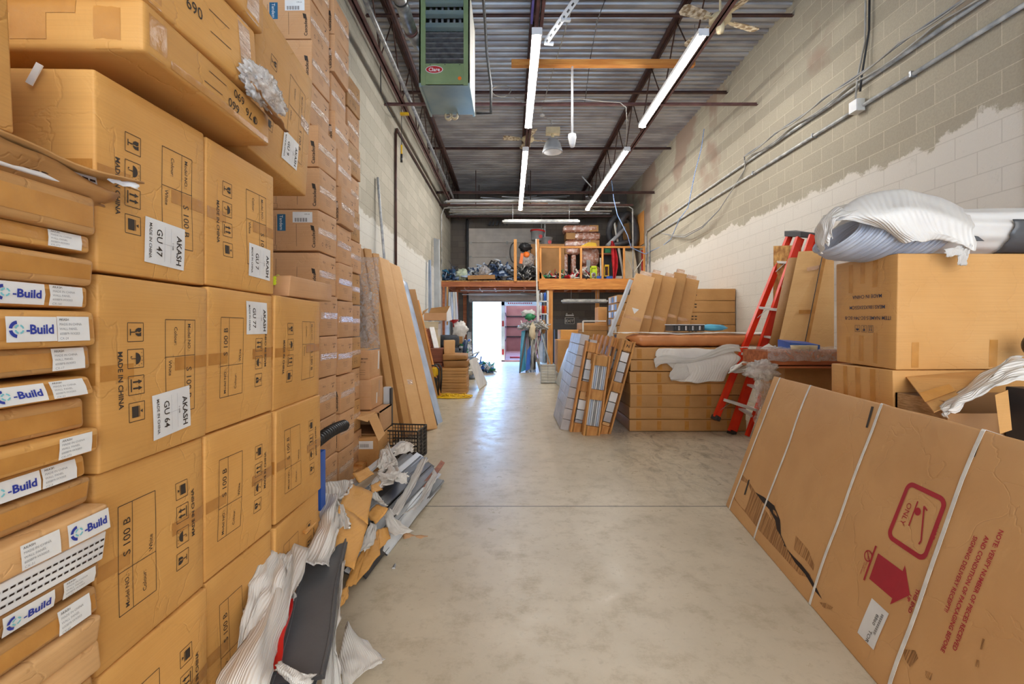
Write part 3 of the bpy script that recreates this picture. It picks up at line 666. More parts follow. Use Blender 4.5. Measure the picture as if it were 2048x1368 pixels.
b.text('Clare', .055, c+Vector((0,-.0015,0)), (1,0,0), (0,0,1), WHITEP, bold=.02); b.build('maker_badge', ap)
b = MB(); c = Vector((hx1-.11, hy-.006, hz+.07)); b.add([c+Vector((.02*math.cos(2*PI*k/16), 0, .02*math.sin(2*PI*k/16))) for k in range(16)], [tuple(range(16))], ORANGE)
b.build('warning_dot', ap)
for z, hh in ((.275,.018),(.335,.018),(.39,.012),(.445,.012),(.5,.012),(.555,.012),(.64,.07),(.78,.06),(.92,.1)):
    b = MB(); b.box(((hx0+hx1)/2, hy+.02, hz+z), (hx1-hx0-.14, .05, hh), GREENL if hh > .03 else GALV, Matrix.Rotation(-.35, 3, 'X')); b.build('louvre', t)
for k in range(6):
    x = hx0+.115+k*.065; b = MB(); b.bb(x-.012, x+.012, hy+.06, hy+.3, hz+.24, ht-.08, GALV)
    for z in range(6): b.tube([(x, hy+.055, hz+.27+z*.06), (x+.03, hy+.08, hz+.3+z*.06)], .012, GALV, 6)
    b.build('burner_tube', t)
b = MB(); b.add([(hx0+.01, hy+.01, hz-.002),(hx1-.01, hy+.01, hz-.002),(hx1, hy+hd, hz+.01),(hx0, hy+hd, hz+.01)], [(0,1,2,3)], GREENL)
for x in (hx0, hx1-.02): b.bb(x, x+.02, hy, hy+hd, hz-.02, hz+.02, GREENL)
b.build('bottom_sheet', t, solid=.004)
b = MB(); b.lathe([(.03,0),(.045,.0),(.045,.05),(.03,.05)], (hx0+.22, hy+hd+.02, hz-.02), CREAM, 12, axis=Matrix.Rotation(PI/2,3,'X')); b.lathe([(.03,0),(.045,.0),(.045,.05),(.03,.05)], (hx0+.3, hy+hd+.02, hz-.01), CREAM, 12, axis=Matrix.Rotation(PI/2,3,'X')); b.build('wire_bobbin', t)
# flue pipe
t = thing('flue_pipe', 'silver round flue pipe beside the green heater', 'pipe', (-1.3, 5, 4.6))
b = MB(); p0 = P(781, -60, 4.2); p1 = P(822, 62, 4.95); b.tube([p0, p1], .065, GALV, 20); b.build('flue_section', t)
b = MB(); p2 = P(838, 92, 5.15); b.tube([p1, p1.lerp(p2,.5), p2], .06, GALV, 20); b.build('elbow', t)
b = MB(); b.tube([p1-(p1-p0).normalized()*.015, p1+(p1-p0).normalized()*.015], .07, PURLIN, 20); b.build('joint_ring', t)
b = MB(); q = p0.lerp(p1, .45); b.tube([q, q+(p1-p0).normalized()*.02], .069, BLACK, 20); b.build('clamp_band', t)
# pipes
def pipe(pts, r, m, label, name='steel_pipe', cat='pipe', n=8): b = MB(); b.tube(pts, r, m, n); return single(b, name, label, cat)
pipe([(-.30, 4.0, 4.95), (-.30, 5.45, 4.95), (-.30, 5.62, 4.9), (-.29, 5.75, 4.7), (-.24, 5.8, 4.3), (-.24, 5.8, 3.96), (-.42, 5.75, 3.94)], .017, BLACK, 'thin black gas pipe running down beside the green heater', 'gas_pipe')
pipe([(-1.64, .5, 4.98), (-1.64, 14.9, 4.98)], .032, GALV, 'silver conduit running along the left roof joist', 'conduit')
pipe([(-1.55, .5, 5.45), (-1.55, 13.5, 5.45)], .03, PURLIN2, 'brown pipe running along the left roof joist under the deck', 'roof_pipe')
pipe([(-1.9, 1, 5.3), (-1.9, 14.9, 5.3)], .014, BCABLE, 'thin black cable between left joist and wall', 'cable', 'cable')
pipe([(XL+.03, 12.9, 2.6), (XL+.03, 8.15, 5.02-1.4+.2) if False else (XL+.03, 12.9, 2.7)], .012, GALV, 'short conduit at the loft on the left wall', 'conduit')
pipe([(XL+.03, 8.2, 1.2), (XL+.03, 8.2, 4.70), (XL+.03, 8.3, 4.82), (XL+.03, 8.45, 4.82), (XL+.03, 15.2, 4.82)], .024, PURLIN2, 'dark conduit going up the left wall and along towards the loft', 'conduit')
pipe([(XL+.04, 7.15, 5.9), (XL+.06, 7.15, 4.9), (XL+.1, 7.5, 4.78), (XL+.06, 7.9, 4.86), (XL+.04, 8.1, 4.95)], .008, BCABLE, 'thin black wire looping on the left wall above the conduit', 'cable', 'cable')
t = thing('hanging_plug', 'orange and black plug dangling on a wire by the left wall', 'plug', (-1.85, 8.6, 4.0))
pp = P(803, 290, 8.0); b = MB(); b.tube([pp+Vector((0,0,.75)), pp], .005, BCABLE); b.build('wire', t)
b = MB(); b.tube([pp, pp-Vector((0,0,.16))], .016, YELL, 10); b.build('grip', t); b = MB(); b.tube([pp-Vector((0,0,.16)), pp-Vector((0,0,.3))], .02, BLACK, 10); b.build('plug_end', t)
b = MB(); q = P(809, 228, 7.35); b.box(q, (.13,.05,.035), YELL); single(b, 'yellow_clamp', 'small yellow clamp on the lower edge of the left joist', 'clamp')
# coiled cables and wires in the roof
def loop(c, r1, r2, n, m, label, rad=.005):
    b = MB(); c = Vector(c); pts = []
    for i in range(n*16+1):
        a = 2*PI*i/16; pts.append(c+Vector((math.cos(a)*(r1+.02*nz(i*.3)), .03*nz(i*.2, 4), math.sin(a)*(r2+.02*nz(i*.3, 9)))))
    b.tube(pts, rad, m, 6); return single(b, 'cable_coil', label, 'cable')
loop(P(1003, 182, 7.4), .15, .09, 3, CABLE, 'small pale cable coil hanging on the reddish cross bar')
pipe([P(1028,195,7.4), P(1045,205,7.4), P(1090,201,7.3), P(1160,198,7.2), P(1205,203,7.4), P(1240,205,7.5), P(1252,215,7.5), P(1254,250,8.0), P(1252,290,8.5)], .007, CABLE, 'pale cable strung below the reddish cross bar to the far lamp', 'cable', 'cable')
pipe([P(1218,-20,5), P(1195,40,5.4), P(1180,120,6.6), P(1170,205,8)], .006, BCABLE, 'thin dark wire dangling from the middle of the roof', 'cable', 'cable')

# ---------------------------------------------------------------- conduits on the right wall
x = XR-.035
pipe([(x, .8, 3.80), (x, 13.2, 3.80), (x, 13.3, 3.72), (x, 13.3, .3)], .021, GALVD, 'lower long conduit on the right block wall', 'conduit', n=10)
pipe([(x, .8, 4.06), (x, 13.5, 4.06), (x, 13.62, 3.95), (x, 13.62, .3)], .021, GALVD, 'upper long conduit on the right block wall', 'conduit', n=10)
for k in range(3):
    pts = []
    for i in range(60):
        yy = 1.0+i*.115; pts.append((x-.05-.012*k, yy, 4.10+.03*k+.05*abs(math.sin(i*.33+k))*(-1 if k != 1 else .4)))
    if k < 2:
        pts += [P(1490,338,7.9+.05*k), P(1463,382,8.3), P(1438,420,8.75), P(1405,452+3*k,9.4), P(1370,470+4*k,10.3), P(1348,470+3*k,11.1), P(1322,466,11.9)]
    b = MB(); b.tube(pts, .010, CABLE if k != 1 else GREY, 6)
    single(b, 'wall_cable', ['grey cable tied under the upper wall conduit then sagging below it', 'darker grey cable beside the upper wall conduit, sagging towards the loft', 'short grey cable clipped above the upper wall conduit'][k], 'cable')
t = thing('junction_box', 'square white junction box on the lower wall conduit', 'electrical box', (x-.03, 5.3, 3.82))
b = MB(); b.bb(x-.07, x+.02, 5.24, 5.37, 3.74, 3.88, PLAQ); b.build('box_body', t, bevel=.006); b = MB(); b.bb(x-.078, x-.068, 5.245, 5.365, 3.745, 3.875, WHITEP); b.build('cover', t, bevel=.003)
pipe([(x, 5.2, 5.9), (x, 5.22, 4.5), (x-.05, 5.26, 4.15), (x-.05, 5.3, 3.88)], .011, CABLE, 'pale cable dropping from the roof to the junction box', 'cable', 'cable')
pipe([(x, 5.14, 5.9), (x, 5.16, 4.6), (x-.05, 5.2, 4.12), (x-.04, 5.24, 3.95)], .011, BCABLE, 'dark cable dropping from the roof beside the pale one', 'cable', 'cable')
for i, yy in enumerate([2.2, 3.4, 4.6, 6.1, 7.6, 9.2, 10.9]):
    b = MB(); b.bb(x-.03, x+.035, yy-.012, yy+.012, 3.772, 3.828, GALV); single(b, 'pipe_clip', 'small metal clip holding the lower wall conduit', 'clip', group='clips on the lower wall conduit')
pipe([P(1408,258,9.4), P(1403,295,9.4), P(1390,345,9.5), P(1382,385,9.6), P(1376,415,9.8), P(1358,440,10.5), P(1342,478,11.5), P(1325,492,12.3), P(1295,505,13.5)], .009, BLUECORD, 'blue cord hanging along the right wall from the roof bar', 'cord', 'cord')
pipe([P(1222,352,13), P(1228,400,13), P(1235,430,13.1), P(1255,470,13.2), P(1262,495,13.4), P(1290,508,13.6), P(1310,500,13.4)], .012, BLUECORD, 'blue and white cord hanging from the far right lamp over the loft rail', 'cord', 'cord')
b = MB(); b.bb(XR-.012, XR, 3.58, 3.62, 2.2, 5.0, BEAM_D); single(b, 'wall_strip', 'thin brown strip upright on the right wall at picture edge', 'strip')
# ================================================================ left side: large cartons marked S 100 B
def akash_art(flip=False, brand=True, icons=('glass','umbrella','arrows','stack')):
    """printing of the bathtub-style cartons, laid on its side on the aisle face"""
    def deco(sb, mb, t):
        rot = 90 if flip else -90; c, s_ = math.cos(R(rot)), math.sin(R(rot))
        def at(x, y): return (x*c-y*s_, x*s_+y*c)           # natural frame -> face
        W_, H_, _ = sb.dims('+x'); kx = H_/.235; ky = W_/.19
        for i, k in enumerate(icons):
            u, v = at((-.098+.068*i)*kx, -.087*ky); icon(sb, mb, k, '+x', u, v, rot, .046)
        u, v = at(.02, -.132*ky); sb.text(mb, 'MADE IN CHINA', .0185, '+x', u, v, rot, INK, bold=.02)
        u, v = at(.003, .07*ky); sb.frame(mb, INK, '+x', u, v, .27*kx, .118*ky, rot, t=.0017)
        f = sb.fn('+x', u, v, rot, .0013)
        sb.line(mb, INK, f, -.135*kx, .135*kx, .0165*ky-.0008, .0165*ky+.0008); sb.line(mb, INK, f, -.03*kx, -.0284*kx, -.059*ky, .059*ky)
        for tx, sz, x, y in (('Model NO.:', .0165, -.08, .104), ('S 100 B', .030, .055, .104), ('Colour:', .0165, -.085, .05), ('White', .0165, .005, .028)):
            u, v = at(x*kx, y*ky); sb.text(mb, tx, sz, '+x', u, v, rot, INK, bold=.004 if sz < .02 else 0)
        # crushed-edge scuffs
        rr = random.Random(sb.seed)
        for k in range(0):
            u = rr.uniform(-W_*.7, W_*.7); sb.poly(mb, TORN, sb.fn('+x', u, -H_+.02, 0, .0012), [(-.012,0),(-.004,.008),(.01,.006),(.014,-.004),(0,-.008)])
    return deco
def sticker(sb, t, face, cu, cv, code, rot=-90, w=.118, h=.14, name='shipping_label'):
    b = MB(); sb.patch(b, PAPER, face, cu, cv, w, h, rot, off=.0022)
    c, s_ = math.cos(R(rot)), math.sin(R(rot))
    def at(x, y): return (cu+x*c-y*s_, cv+x*s_+y*c)
    for tx, sz, x, y, bo in (('AKASH', .026, .008, h/2-.022, .02), ('S 100B', .007, 0, h/2-.045, 0), (code, .027, 0, -h/2+.048, .01), ('MADE IN CHINA', .0125, 0, -h/2+.018, .01)):
        u, v = at(x, y); sb.text(b, tx, sz, face, u, v, rot, INK, off=.003, bold=bo)
    f = sb.fn(face, cu, cv, rot, .0028); g = GREY
    sb.line(b, g, f, -w*.4, w*.4, .018, .0185); sb.line(b, g, f, -w*.4, w*.4, -.004, -.0035); sb.line(b, g, f, -.0005, 0, -.02, .03)
    o = b.build(name, t, local=True); o['label'] = 'white shipping label'
    return o
LP = -.93                                  # aisle face of the wall of large cartons
ROWZ = (0, .50, .96, 1.418, 1.885)
def big(col, row, flip, code, lab, z1=None, labpos=None, gv=0, tapes=True):
    y0, y1 = ((1.034,1.41),(1.417,1.815),(1.825,2.262))[col]; z0, z1_ = ROWZ[row], z1 or ROWZ[row+1]
    dx = (0, .0, .0)[col]+random.Random(col*7+row).uniform(-.006, .004)
    h = z1_-z0-.006; wx = .60
    def deco(sb, mb, t):
        akash_art(flip)(sb, mb, t)
        if code:
            u, v, ro = labpos or (.04, -.10, -90)
            sticker(sb, t, '+x', u, v, code, ro)
    rz = random.Random(col*3+row*5).uniform(-.008, .008)
    W_ = (y1-y0)
    tp = [('+x', -W_*.36, 0, W_*.24, .036), ('+x', W_*.30, .004, W_*.36, .036), ('-y', 0, .0, wx*.98, .05)] if tapes else None
    return carton('bath_carton', lab, (LP+dx-wx/2, (y0+y1)/2, z0+.002), (wx, y1-y0-.008, h), AK, rz=rz, seed=col*11+row*3+gv, deco=deco, tape=tp, n=9, bulge=.009, jit=.005, group='large golden cartons stacked along the left of the aisle')
big(0, 0, True, None, 'golden carton printed S 100 B at the bottom of the column nearest the viewer')
big(0, 1, True, None, 'golden carton printed S 100 B without white sticker, second from the floor in nearest column')
big(0, 2, False, 'GU 64', 'golden carton printed S 100 B with a white sticker reading GU 64', labpos=(.035, -.125, -86))
big(0, 3, False, 'GU 47', 'golden carton printed S 100 B with a white sticker reading GU 47', labpos=(.02, -.135, -93))
big(1, 0, True, None, 'golden carton at the bottom of the middle column, behind the torn foam and grey board')
big(1, 1, True, None, 'golden carton in the middle column directly below the one stickered GU 77')
big(1, 2, True, 'GU 77', 'golden carton with its white sticker GU 77 at the top edge', labpos=(.075, .135, -90))
big(1, 3, False, 'GU 7', 'golden carton with white sticker GU 7 low on its face, on top of GU 77', labpos=(.09, -.12, -92))
big(2, 0, True, None, 'golden carton on the floor at the far column, half hidden by foam pile')
big(2, 1, True, None, 'golden carton in the far column, second from the floor beside small brown cartons')
big(2, 2, False, None, 'golden carton topping the far, lower column beside the small brown cartons')
# the tilted one above
t = thing('bath_carton', 'golden carton with white sticker GU 9 overhanging at the top of stack', 'box', (LP-.30, 1.90, 1.93), rot=(R(-4), 0, R(2)))
sb = SoftBox(.58, .52, .56, bulge=.012, jit=.012, seed=77, n=9); mb = MB(); sb.shell(mb, AK); akash_art(False)(sb, mb, t); mb.build('carton_body', t, local=True)
sticker(sb, t, '+x', .06, -.15, 'GU 9', -90)
b = MB(); sb.patch(b, CTAPE, '+x', .19, .03, .10, .05, off=.001); sb.patch(b, TAPE, '+x', -.2, .0, .1, .04); b.build('packing_tape', t, local=True)
t['group'] = 'large golden cartons stacked along the left of the aisle'

# long cartons with pipe-end drawings lying on top
def longbox(name, label, loc, size, rz, seed, deco, tp, rot=None):
    return carton(name, label, loc, size, AK, rz=rz, seed=seed, deco=deco, tape=tp, n=10, bulge=.008, jit=.01, r=.012, rot=rot, group='long cartons lying on top of the large ones')
def d1(sb, mb, t):
    for tx, u, v in (('660', .06, -.022), ('690', .09, .022), ('\u03a676', .165, -.005)): sb.text(mb, tx, .040, '+x', u, v, 176, INK, bold=.004)
    f = sb.fn('+x', .0, 0, 0, .0014); sb.line(mb, INK, f, -.06, .02, .02, .022); sb.line(mb, INK, f, -.08, .0, -.02, -.018)
    sb.poly(mb, DARKHOLE, sb.fn('-z', -.12, .3, 0, .0015), [(-.05,0),(-.02,.012),(.03,.004),(.05,.012),(.02,-.012),(-.02,-.006)])
longbox('long_carton', 'long golden carton with upside-down 690 and 660, its end facing the viewer', (-1.24, 1.335, 1.925), (.80, .57, .125), R(1), 5, d1,
    [('-y', -.2, 0, .075, .12), ('-y', .14, -.01, .085, .06), ('-y', -.05, .035, .6, .03), ('+x', -.24, 0, .055, .12), ('-y', .32, 0, .06, .12), ('+x', .05, -.045, .5, .02)])
def d2(sb, mb, t):
    for tx, u, v in (('\u03a676', -.12, .03), ('660', -.03, .045), ('690', -.03, -.012)): sb.text(mb, tx, .042, '+x', u, v, 0, INK, bold=.004)
    f = sb.fn('+x', .0, 0, 0, .0014); sb.line(mb, INK, f, .03, .12, .022, .024); sb.line(mb, INK, f, .03, .12, -.035, -.033)
longbox('long_carton', 'long golden carton with upright 660 and 690, second from the bottom', (-1.24, 1.27, 2.062), (.80, .54, .20), R(-1), 8, d2,
    [('+x', -.17, 0, .05, .19), ('+x', .20, 0, .06, .19, CTAPE), ('-y', .1, 0, .08, .2)])
longbox('long_carton', 'long golden carton nearest the roof in the short pile of three', (-1.23, 1.29, 2.275), (.80, .52, .22), R(0), 9, None,
    [('+x', .19, 0, .07, .21, CTAPE), ('+x', .05, .0, .05, .2), ('-y', .2, 0, .08, .2)])
# torn flap and bubble wrap hanging from the long carton
b = MB()
def fl(u, v): return (-.845+.05*v+.012*nz(u*6, v*3), 1.44+.22*u, 2.075-.05*u-.03*v*(1+.4*nz(u*9))+.012*nz(u*11, v*2))
b.grid(fl, 14, 4, DKIN); single(b, 'torn_flap', 'torn cardboard flap sticking out under the bubble wrap', 'cardboard', solid=.004)
def rumpled(name, label, cat, c, sx, sy, sz, m, seed, amp=.35, n=26, freq=2.6, group=None):
    b = MB(); c = Vector(c)
    def f(u, v):
        a = u*2*PI; p = (v-.5)*PI; d = Vector((math.cos(a)*math.cos(p), math.sin(a)*math.cos(p), math.sin(p)))
        q = d*freq; k = 1+amp*(nz(q.x+seed, q.y, q.z)+.5*nz(q.x*2.3, q.y*2.3+seed, q.z*2.3)+.3*nz(q.x*5, q.y*5+seed, q.z*5))
        return c+Vector((d.x*sx*k, d.y*sy*k, d.z*sz*k))
    b.grid(f, n, n//2+4, m)
    return single(b, name, label, cat, group)
rumpled('bubble_wrap', 'crumpled clear bubble wrap bulging between the long cartons', 'bubble wrap', (-.815, 1.53, 2.08), .032, .12, .055, BUBBLE, 3, .38, 60, freq=3.2)

# ---------------------------------------------------------------- flat wall-panel cartons at the left edge
def buildlogo(sb, b, face, cu, cv, w=.095, h=.046, rot=0):
    sb.patch(b, PAPER, face, cu, cv, w, h, rot, off=.0045)
    f = sb.fn(face, cu, cv, rot, .0055)
    cx = -w*.30; r1, r0 = h*.34, h*.21
    for a0, a1 in ((95, 172), (188, 262)):
        sb.poly(b, BLUE, f, arc(cx, 0, r1, a0, a1, 8)+arc(cx, 0, r0, a1, a0, 8))
    for k in range(4): sb.poly(b, BLUE2, f, arc(cx+h*.06, 0, h*.19, k*90+10, k*90+75, 4)+arc(cx+h*.06, 0, h*.12, k*90+75, k*90+10, 4))
    c, s_ = math.cos(R(rot)), math.sin(R(rot))
    sb.text(b, '-', h*.5, face, cu+(-w*.11)*c, cv+(-w*.11)*s_, rot, BLUE, off=.0055, bold=.02)
    sb.text(b, 'Build', h*.52, face, cu+(w*.17)*c, cv+(w*.17)*s_, rot, BLUE, off=.0055, bold=.03)
def panel_label(sb, b, face, cu, cv, code, w=.072, h=.048, rot=0):
    sb.patch(b, PAPER, face, cu, cv, w, h, rot, off=.0045)
    c, s_ = math.cos(R(rot)), math.sin(R(rot))
    for i, tx in enumerate(('AKASH', 'MADE IN CHINA', 'WALL PANEL', '600BF9-WX003', code)):
        x, y = -w*.45, h*.38-i*h*.19
        sb.text(b, tx, h*.14, face, cu+x*c-y*s_, cv+x*s_+y*c, rot, GREY if i else INK, 'L', off=.0055)
# (height in picture at px 190, tone, logo?, label?, overhang)
SL = [(395,470,'m',0,0),(470,515,'l',0,'CX-373'),(515,573,'m',0,0),(573,622,'l',1,'CX-161'),(622,688,'l',1,'CX-24'),(688,742,'m',0,'CX-17'),(742,790,'l',1,'CX-22'),(790,845,'m',0,0),
      (845,900,'l',0,'CX-373'),(900,948,'l',1,'CX-8'),(948,1000,'m',0,0),(1000,1060,'w',1,'CX-31'),(1060,1112,'c',0,0),(1112,1160,'t',1,'CX-74'),(1160,1212,'m',0,'CX-60'),(1212,1268,'k',0,0),(1268,1330,'k',0,0),(1330,1400,'m',0,'CX-11'),(1400,1470,'m',0,0)]
for i, (ya, yb, tone, lg, code) in enumerate(SL):
    k = .925/830.0
    z1, z0 = EYE-(ya-650)*k*1.0+.0, EYE-(yb-650)*k
    rr = random.Random(i*13); ov = rr.uniform(-.012, .012)+(i > 10)*.012
    mat = {'m': MK, 'l': AK, 'w': LK, 'c': WHITEP, 't': DK, 'k': LK}[tone]
    n_up = len(SL)-1-i
    lab = 'flat panel carton at left edge, %s from the bottom' % ORD[n_up] if n_up else 'flat panel carton at left edge, lowest of its stack'
    if lg and code: lab += ', blue logo label'
    elif code: lab += ', white text label'
    wx, dy = .75, 1.02
    h = z0 and (z1-z0)-.003
    t = thing('wall_panel_carton', lab, 'box', (-.915+ov-wx/2, 1.015-dy/2+rr.uniform(-.01,.006)+(i>10)*.012, z0), rr.uniform(-.01, .01), 'flat wall-panel cartons piled at the left edge')
    sb = SoftBox(wx, dy, h, r=.010 if tone != 'c' else .003, bulge=.006, jit=.006, seed=i*5+2, n=12); mb = MB()
    if tone == 'c':
        # open-ended panel showing its hollow cells
        sb.shell(mb, WHITEP)
        for row in range(3):
            for kx in range(26):
                sb.poly(mb, DARKHOLE, sb.fn('+x', .50-kx*.013, -.013+row*.013, 0, .0015), [(-.0045,-.0018),(.0045,-.0018),(.0045,.0018),(-.0045,.0018)])
        mb.build('panel_edge', t, local=True)
    else:
        sb.shell(mb, mat); mb.build('carton_body', t, local=True)
    W_ = dy/2
    if tone in 'ml':
        b = MB(); sb.patch(b, TAPE, '+x', .30, rr.uniform(-.006,.006), .40, h*.55, off=.001); b.build('packing_tape', t, local=True)
    if lg:
        b = MB(); buildlogo(sb, b, '+x', W_-(.146 if i != 11 else .05)+rr.uniform(-.01,.004), 0, h=min(.046, h*.86)); o = b.build('logo_label', t, local=True); o['label'] = 'white label with blue C-Build logo'
    if code:
        b = MB(); panel_label(sb, b, '+x', W_-(.055 if i != 11 else .15)+rr.uniform(-.01,.006), 0, code, h=min(.048, h*.9)); o = b.build('text_label', t, local=True); o['label'] = 'white printed label'
# torn topmost panel pack
t = thing('torn_panel_pack', 'torn flat pack with hollow cell edges on top of the slab stack', 'box', (-1.27, .52, 1.58))
b = MB()
def rim(u, v):
    return (-.925+.03*v-.02*u*(1-v)+.02*nz(u*5, v*4), .40+u*.66, 1.585+.012*nz(u*7)+.07*v*(1-u)+.035*v-.02*u)
b.grid(rim, 22, 5, DK); b.build('lower_wrap', t, solid=.004)
b = MB(); sb = SoftBox(.6, .62, .036, r=.004, bulge=.003, seed=91)
b2 = MB(); sb.shell(b2, WHITEP)
for row in range(2):
    for kx in range(30): sb.poly(b2, DARKHOLE, sb.fn('+x', .295-kx*.018, -.008+row*.014, 0, .0015), [(-.007,-.0022),(.007,-.0022),(.007,.0022),(-.007,.0022)])
o = b2.build('panel_edge', t, local=True); o.location = (.05, .20, .01)
b = MB()
def lid(u, v): return (-.93+.075*(1-v)*u-.5*v+.014*nz(u*6, v*5), .42+u*.66, 1.632+.006*nz(u*8, v)+.012*v+.02*(1-v)*nz(u*3, 2))
b.grid(lid, 22, 6, MK); b.build('upper_wrap', t, solid=.004)
def tip(u, v): return (-.9+.04*u+.01*nz(u*5,v*5), 1.03+.04*u, 1.625+.012*v-.012*u+.01*nz(u*9,v*9))
b = MB(); b.grid(tip, 6, 3, PAPER); b.build('torn_paper', t, solid=.001)
# near carton at the left edge above the pack
carton('kraft_carton', 'golden carton filling the upper left corner, above the torn panel pack', (-1.28, .62, 1.668), (.66, .52, .27), AK, seed=31, bulge=.012, jit=.01, tape=[('+x', .16, .11, .12, .03), ('+x', .05, -.1, .3, .04)])
b = MB(); b.bb(-1.6, -.945, .30, .86, 1.648, 1.664, GREY); single(b, 'grey_board', 'grey board under the upper left carton', 'board')
# upright tall end carton behind (side of the top large one) with white band
b = MB()
b.beam(P(58, 168, 1.022), P(80, 128, 1.022), .016, .003, STRAP, up=(0,1,0)); single(b, 'white_strap', 'short white strap at the end of the topmost large carton', 'strap')

# ---------------------------------------------------------------- tall stack of small brown cartons
def casc_art(var):
    def deco(sb, mb, t):
        rr = random.Random(var)
        U, V, _ = sb.dims('+x')
        for k in range(4): sb.line(mb, INK, sb.fn('+x', 0, 0, 0, .001), -.05+rr.uniform(-.01,.01), .03, -.08+k*.011, -.0785+k*.011)
        sb.text(mb, 'Cascades', .017, '+x', U*.55, V*.62, 0, INK); sb.poly(mb, INK, sb.fn('+x', U*.55, V*.45, 0, .001), [(-.008,-.01),(.006,-.004),(.008,.01),(-.006,.004)])
        for k, x in enumerate((-.09, -.03, .03)):
            sb.poly(mb, INK, sb.fn('+x', x, V*(-.62 if var % 2 else .1), 0, .001), arc(0, 0, .012, 0, 320, 9)+arc(0, 0, .009, 320, 0, 9))
        sb.text(mb, 'PRO 24', .014, '+x', -U*.5, V*.6, 0, INK)
        U, V, _ = sb.dims('-y')
        sb.text(mb, 'Cascades', .03, '-y', U*.86, -V*.45, 90, INK, bold=.02)
        sb.poly(mb, INK, sb.fn('-y', U*.84, V*.1, 90, .001), [(-.02,-.014),(.014,-.008),(.02,.014),(-.014,.008)])
        for k in range(3): sb.line(mb, INK, sb.fn('-y', 0, 0, 0, .001), -U*.55+k*.03, -U*.55+k*.03+.002, -V*.7, V*.7)
        sb.line(mb, INK, sb.fn('-y', 0, 0, 0, .001), U*.35, U*.35+.002, -V*.8, V*.3)
        sb.frame(mb, INK, '-y', -U*.4, -V*.85, .07, .03)
    return deco
def casc_proto(var, w=.44, d=.30, h=.268):
    t = thing('tissue_carton', 'x', 'box', (0, 0, 0), group='small brown cartons in the tall stack')
    sb = SoftBox(w, d, h, r=.005, bulge=.005, jit=.004, seed=60+var, n=5); mb = MB(); sb.shell(mb, PK if var != 3 else MK); casc_art(var)(sb, mb, t); mb.build('carton_body', t, local=True)
    b = MB(); sb.patch(b, CTAPE, '+x', 0, .0, d*.98, .042, off=.0016); sb.patch(b, CTAPE, '-y', w*.2, 0, w*.5, .04, off=.0015) if var == 2 else None; b.build('packing_tape', t, local=True)
    if var in (1, 3):
        b = MB(); sb.patch(b, TEAL, '-y', -.02, .05, .055, .11, off=.001); sb.text(b, 'Tandem', .03, '-y', -.02, .05, -90, WHITEP, off=.002)
        sb.patch(b, PAPER, '-y', .12, .085, .13, .07, off=.0015)
        for k in range(14): sb.line(b, INK, sb.fn('-y', .12, .08, 0, .002), -.05+k*.006, -.05+k*.006+(.002+.002*(k % 3 == 0)), -.025, .0)
        sb.text(b, 'CPR-24', .011, '-y', .15, .105, 0, INK, off=.002); o = b.build('shipping_label', t, local=True); o['label'] = 'white barcode label and teal print'
    return t
protos = [casc_proto(k) for k in range(4)]
used = set()
def place(var, label, loc, rz=0.0, group=None, scale=None):
    p = protos[var]
    if var not in used: used.add(var); o = p; o['label'] = label; o.location = loc; o.rotation_euler = (0, 0, rz)
    else: o = dup(p, label, None, loc, (0, 0, rz))
    if group: o['group'] = group
    return o
L2 = -1.25
RN = ['lowest'] + ['%s from the floor' % o for o in ORD[1:]]
for r_ in range(13):
    z = .12+r_*.2775
    for c_ in range(2):
        rr = random.Random(r_*5+c_); x = L2-.22+rr.uniform(-.012, .012)-(.045 if r_ >= 9 else 0)+(.0 if c_ == 0 else .0); yy = (3.165, 3.515)[c_]+rr.uniform(-.006, .006)
        if c_ == 1: x += -.01+rr.uniform(0, .03)
        v = (1 if r_ in (6, 11) and c_ == 0 else (2 if r_ % 3 == 0 else 0))
        if c_ == 1: v = (0, 2, 0, 2)[r_ % 4]
        place(v, 'small brown carton in the %s column of the tall stack, %s' % (('near', 'middle')[c_], RN[r_]), (x, yy, z+(.0 if c_ == 0 else -.02)), rr.uniform(-.02, .02))
    if r_ < 12:
        rr = random.Random(r_*9); place(3 if r_ % 2 else 1, 'small brown carton in the back column of the tall stack, %s' % RN[r_], (L2-.325+rr.uniform(-.012,.012), 4.02+rr.uniform(-.01,.01), z-.03), rr.uniform(-.03,.03))
# pallets carrying them
def ground_pallet(name, label, x0, x1, y0, y1, z0, m=PALLET):
    t = thing(name, label, 'pallet', ((x0+x1)/2, (y0+y1)/2, z0))
    for k in range(7):
        yy = y0+(y1-y0-.09)*k/6; b = MB(); b.bb(x0, x1, yy, yy+.09, z0+.085, z0+.10, m); b.build('deck_board', t)
    for k in range(3):
        xx = x0+(x1-x0-.08)*k/2; b = MB(); b.bb(xx, xx+.08, y0, y1, z0, z0+.085, m); b.build('stringer', t)
    return t
ground_pallet('ground_pallet', 'low timber pallet under the tall stack of small brown cartons', L2-.50, L2-.02, 3.0, 4.25, 0)
# stretch wrap hose (black corrugated) sticking out between columns
t = thing('corrugated_hose', 'short black ribbed hose sticking out beside the far golden column', 'hose', (-1.1, 2.75, .98))
p0 = P(632, 884, 2.45); p1 = P(690, 850, 2.9); b = MB(); pts = []; rad = []
for i in range(61):
    pts.append(p0.lerp(p1, i/60)+Vector((0, 0, .012*math.sin(i/60*PI)))); rad.append(.030+.006*math.sin(i*2*PI/4))
b.tube(pts, rad, BLACK, 12); b.build('ribbed_tube', t)
b = MB(); b.tube([p0-Vector((.01,.0,.02)), p0-Vector((.02,.0,.09))], .02, GALV, 10); b.build('hose_fitting', t)
p = P(634, 905, 2.40); b = MB(); b.bb(p.x-.025, p.x+.02, p.y, p.y+.06, 0, p.z, BLUEP); single(b, 'blue_stand', 'narrow blue upright between golden and brown cartons', 'stand')

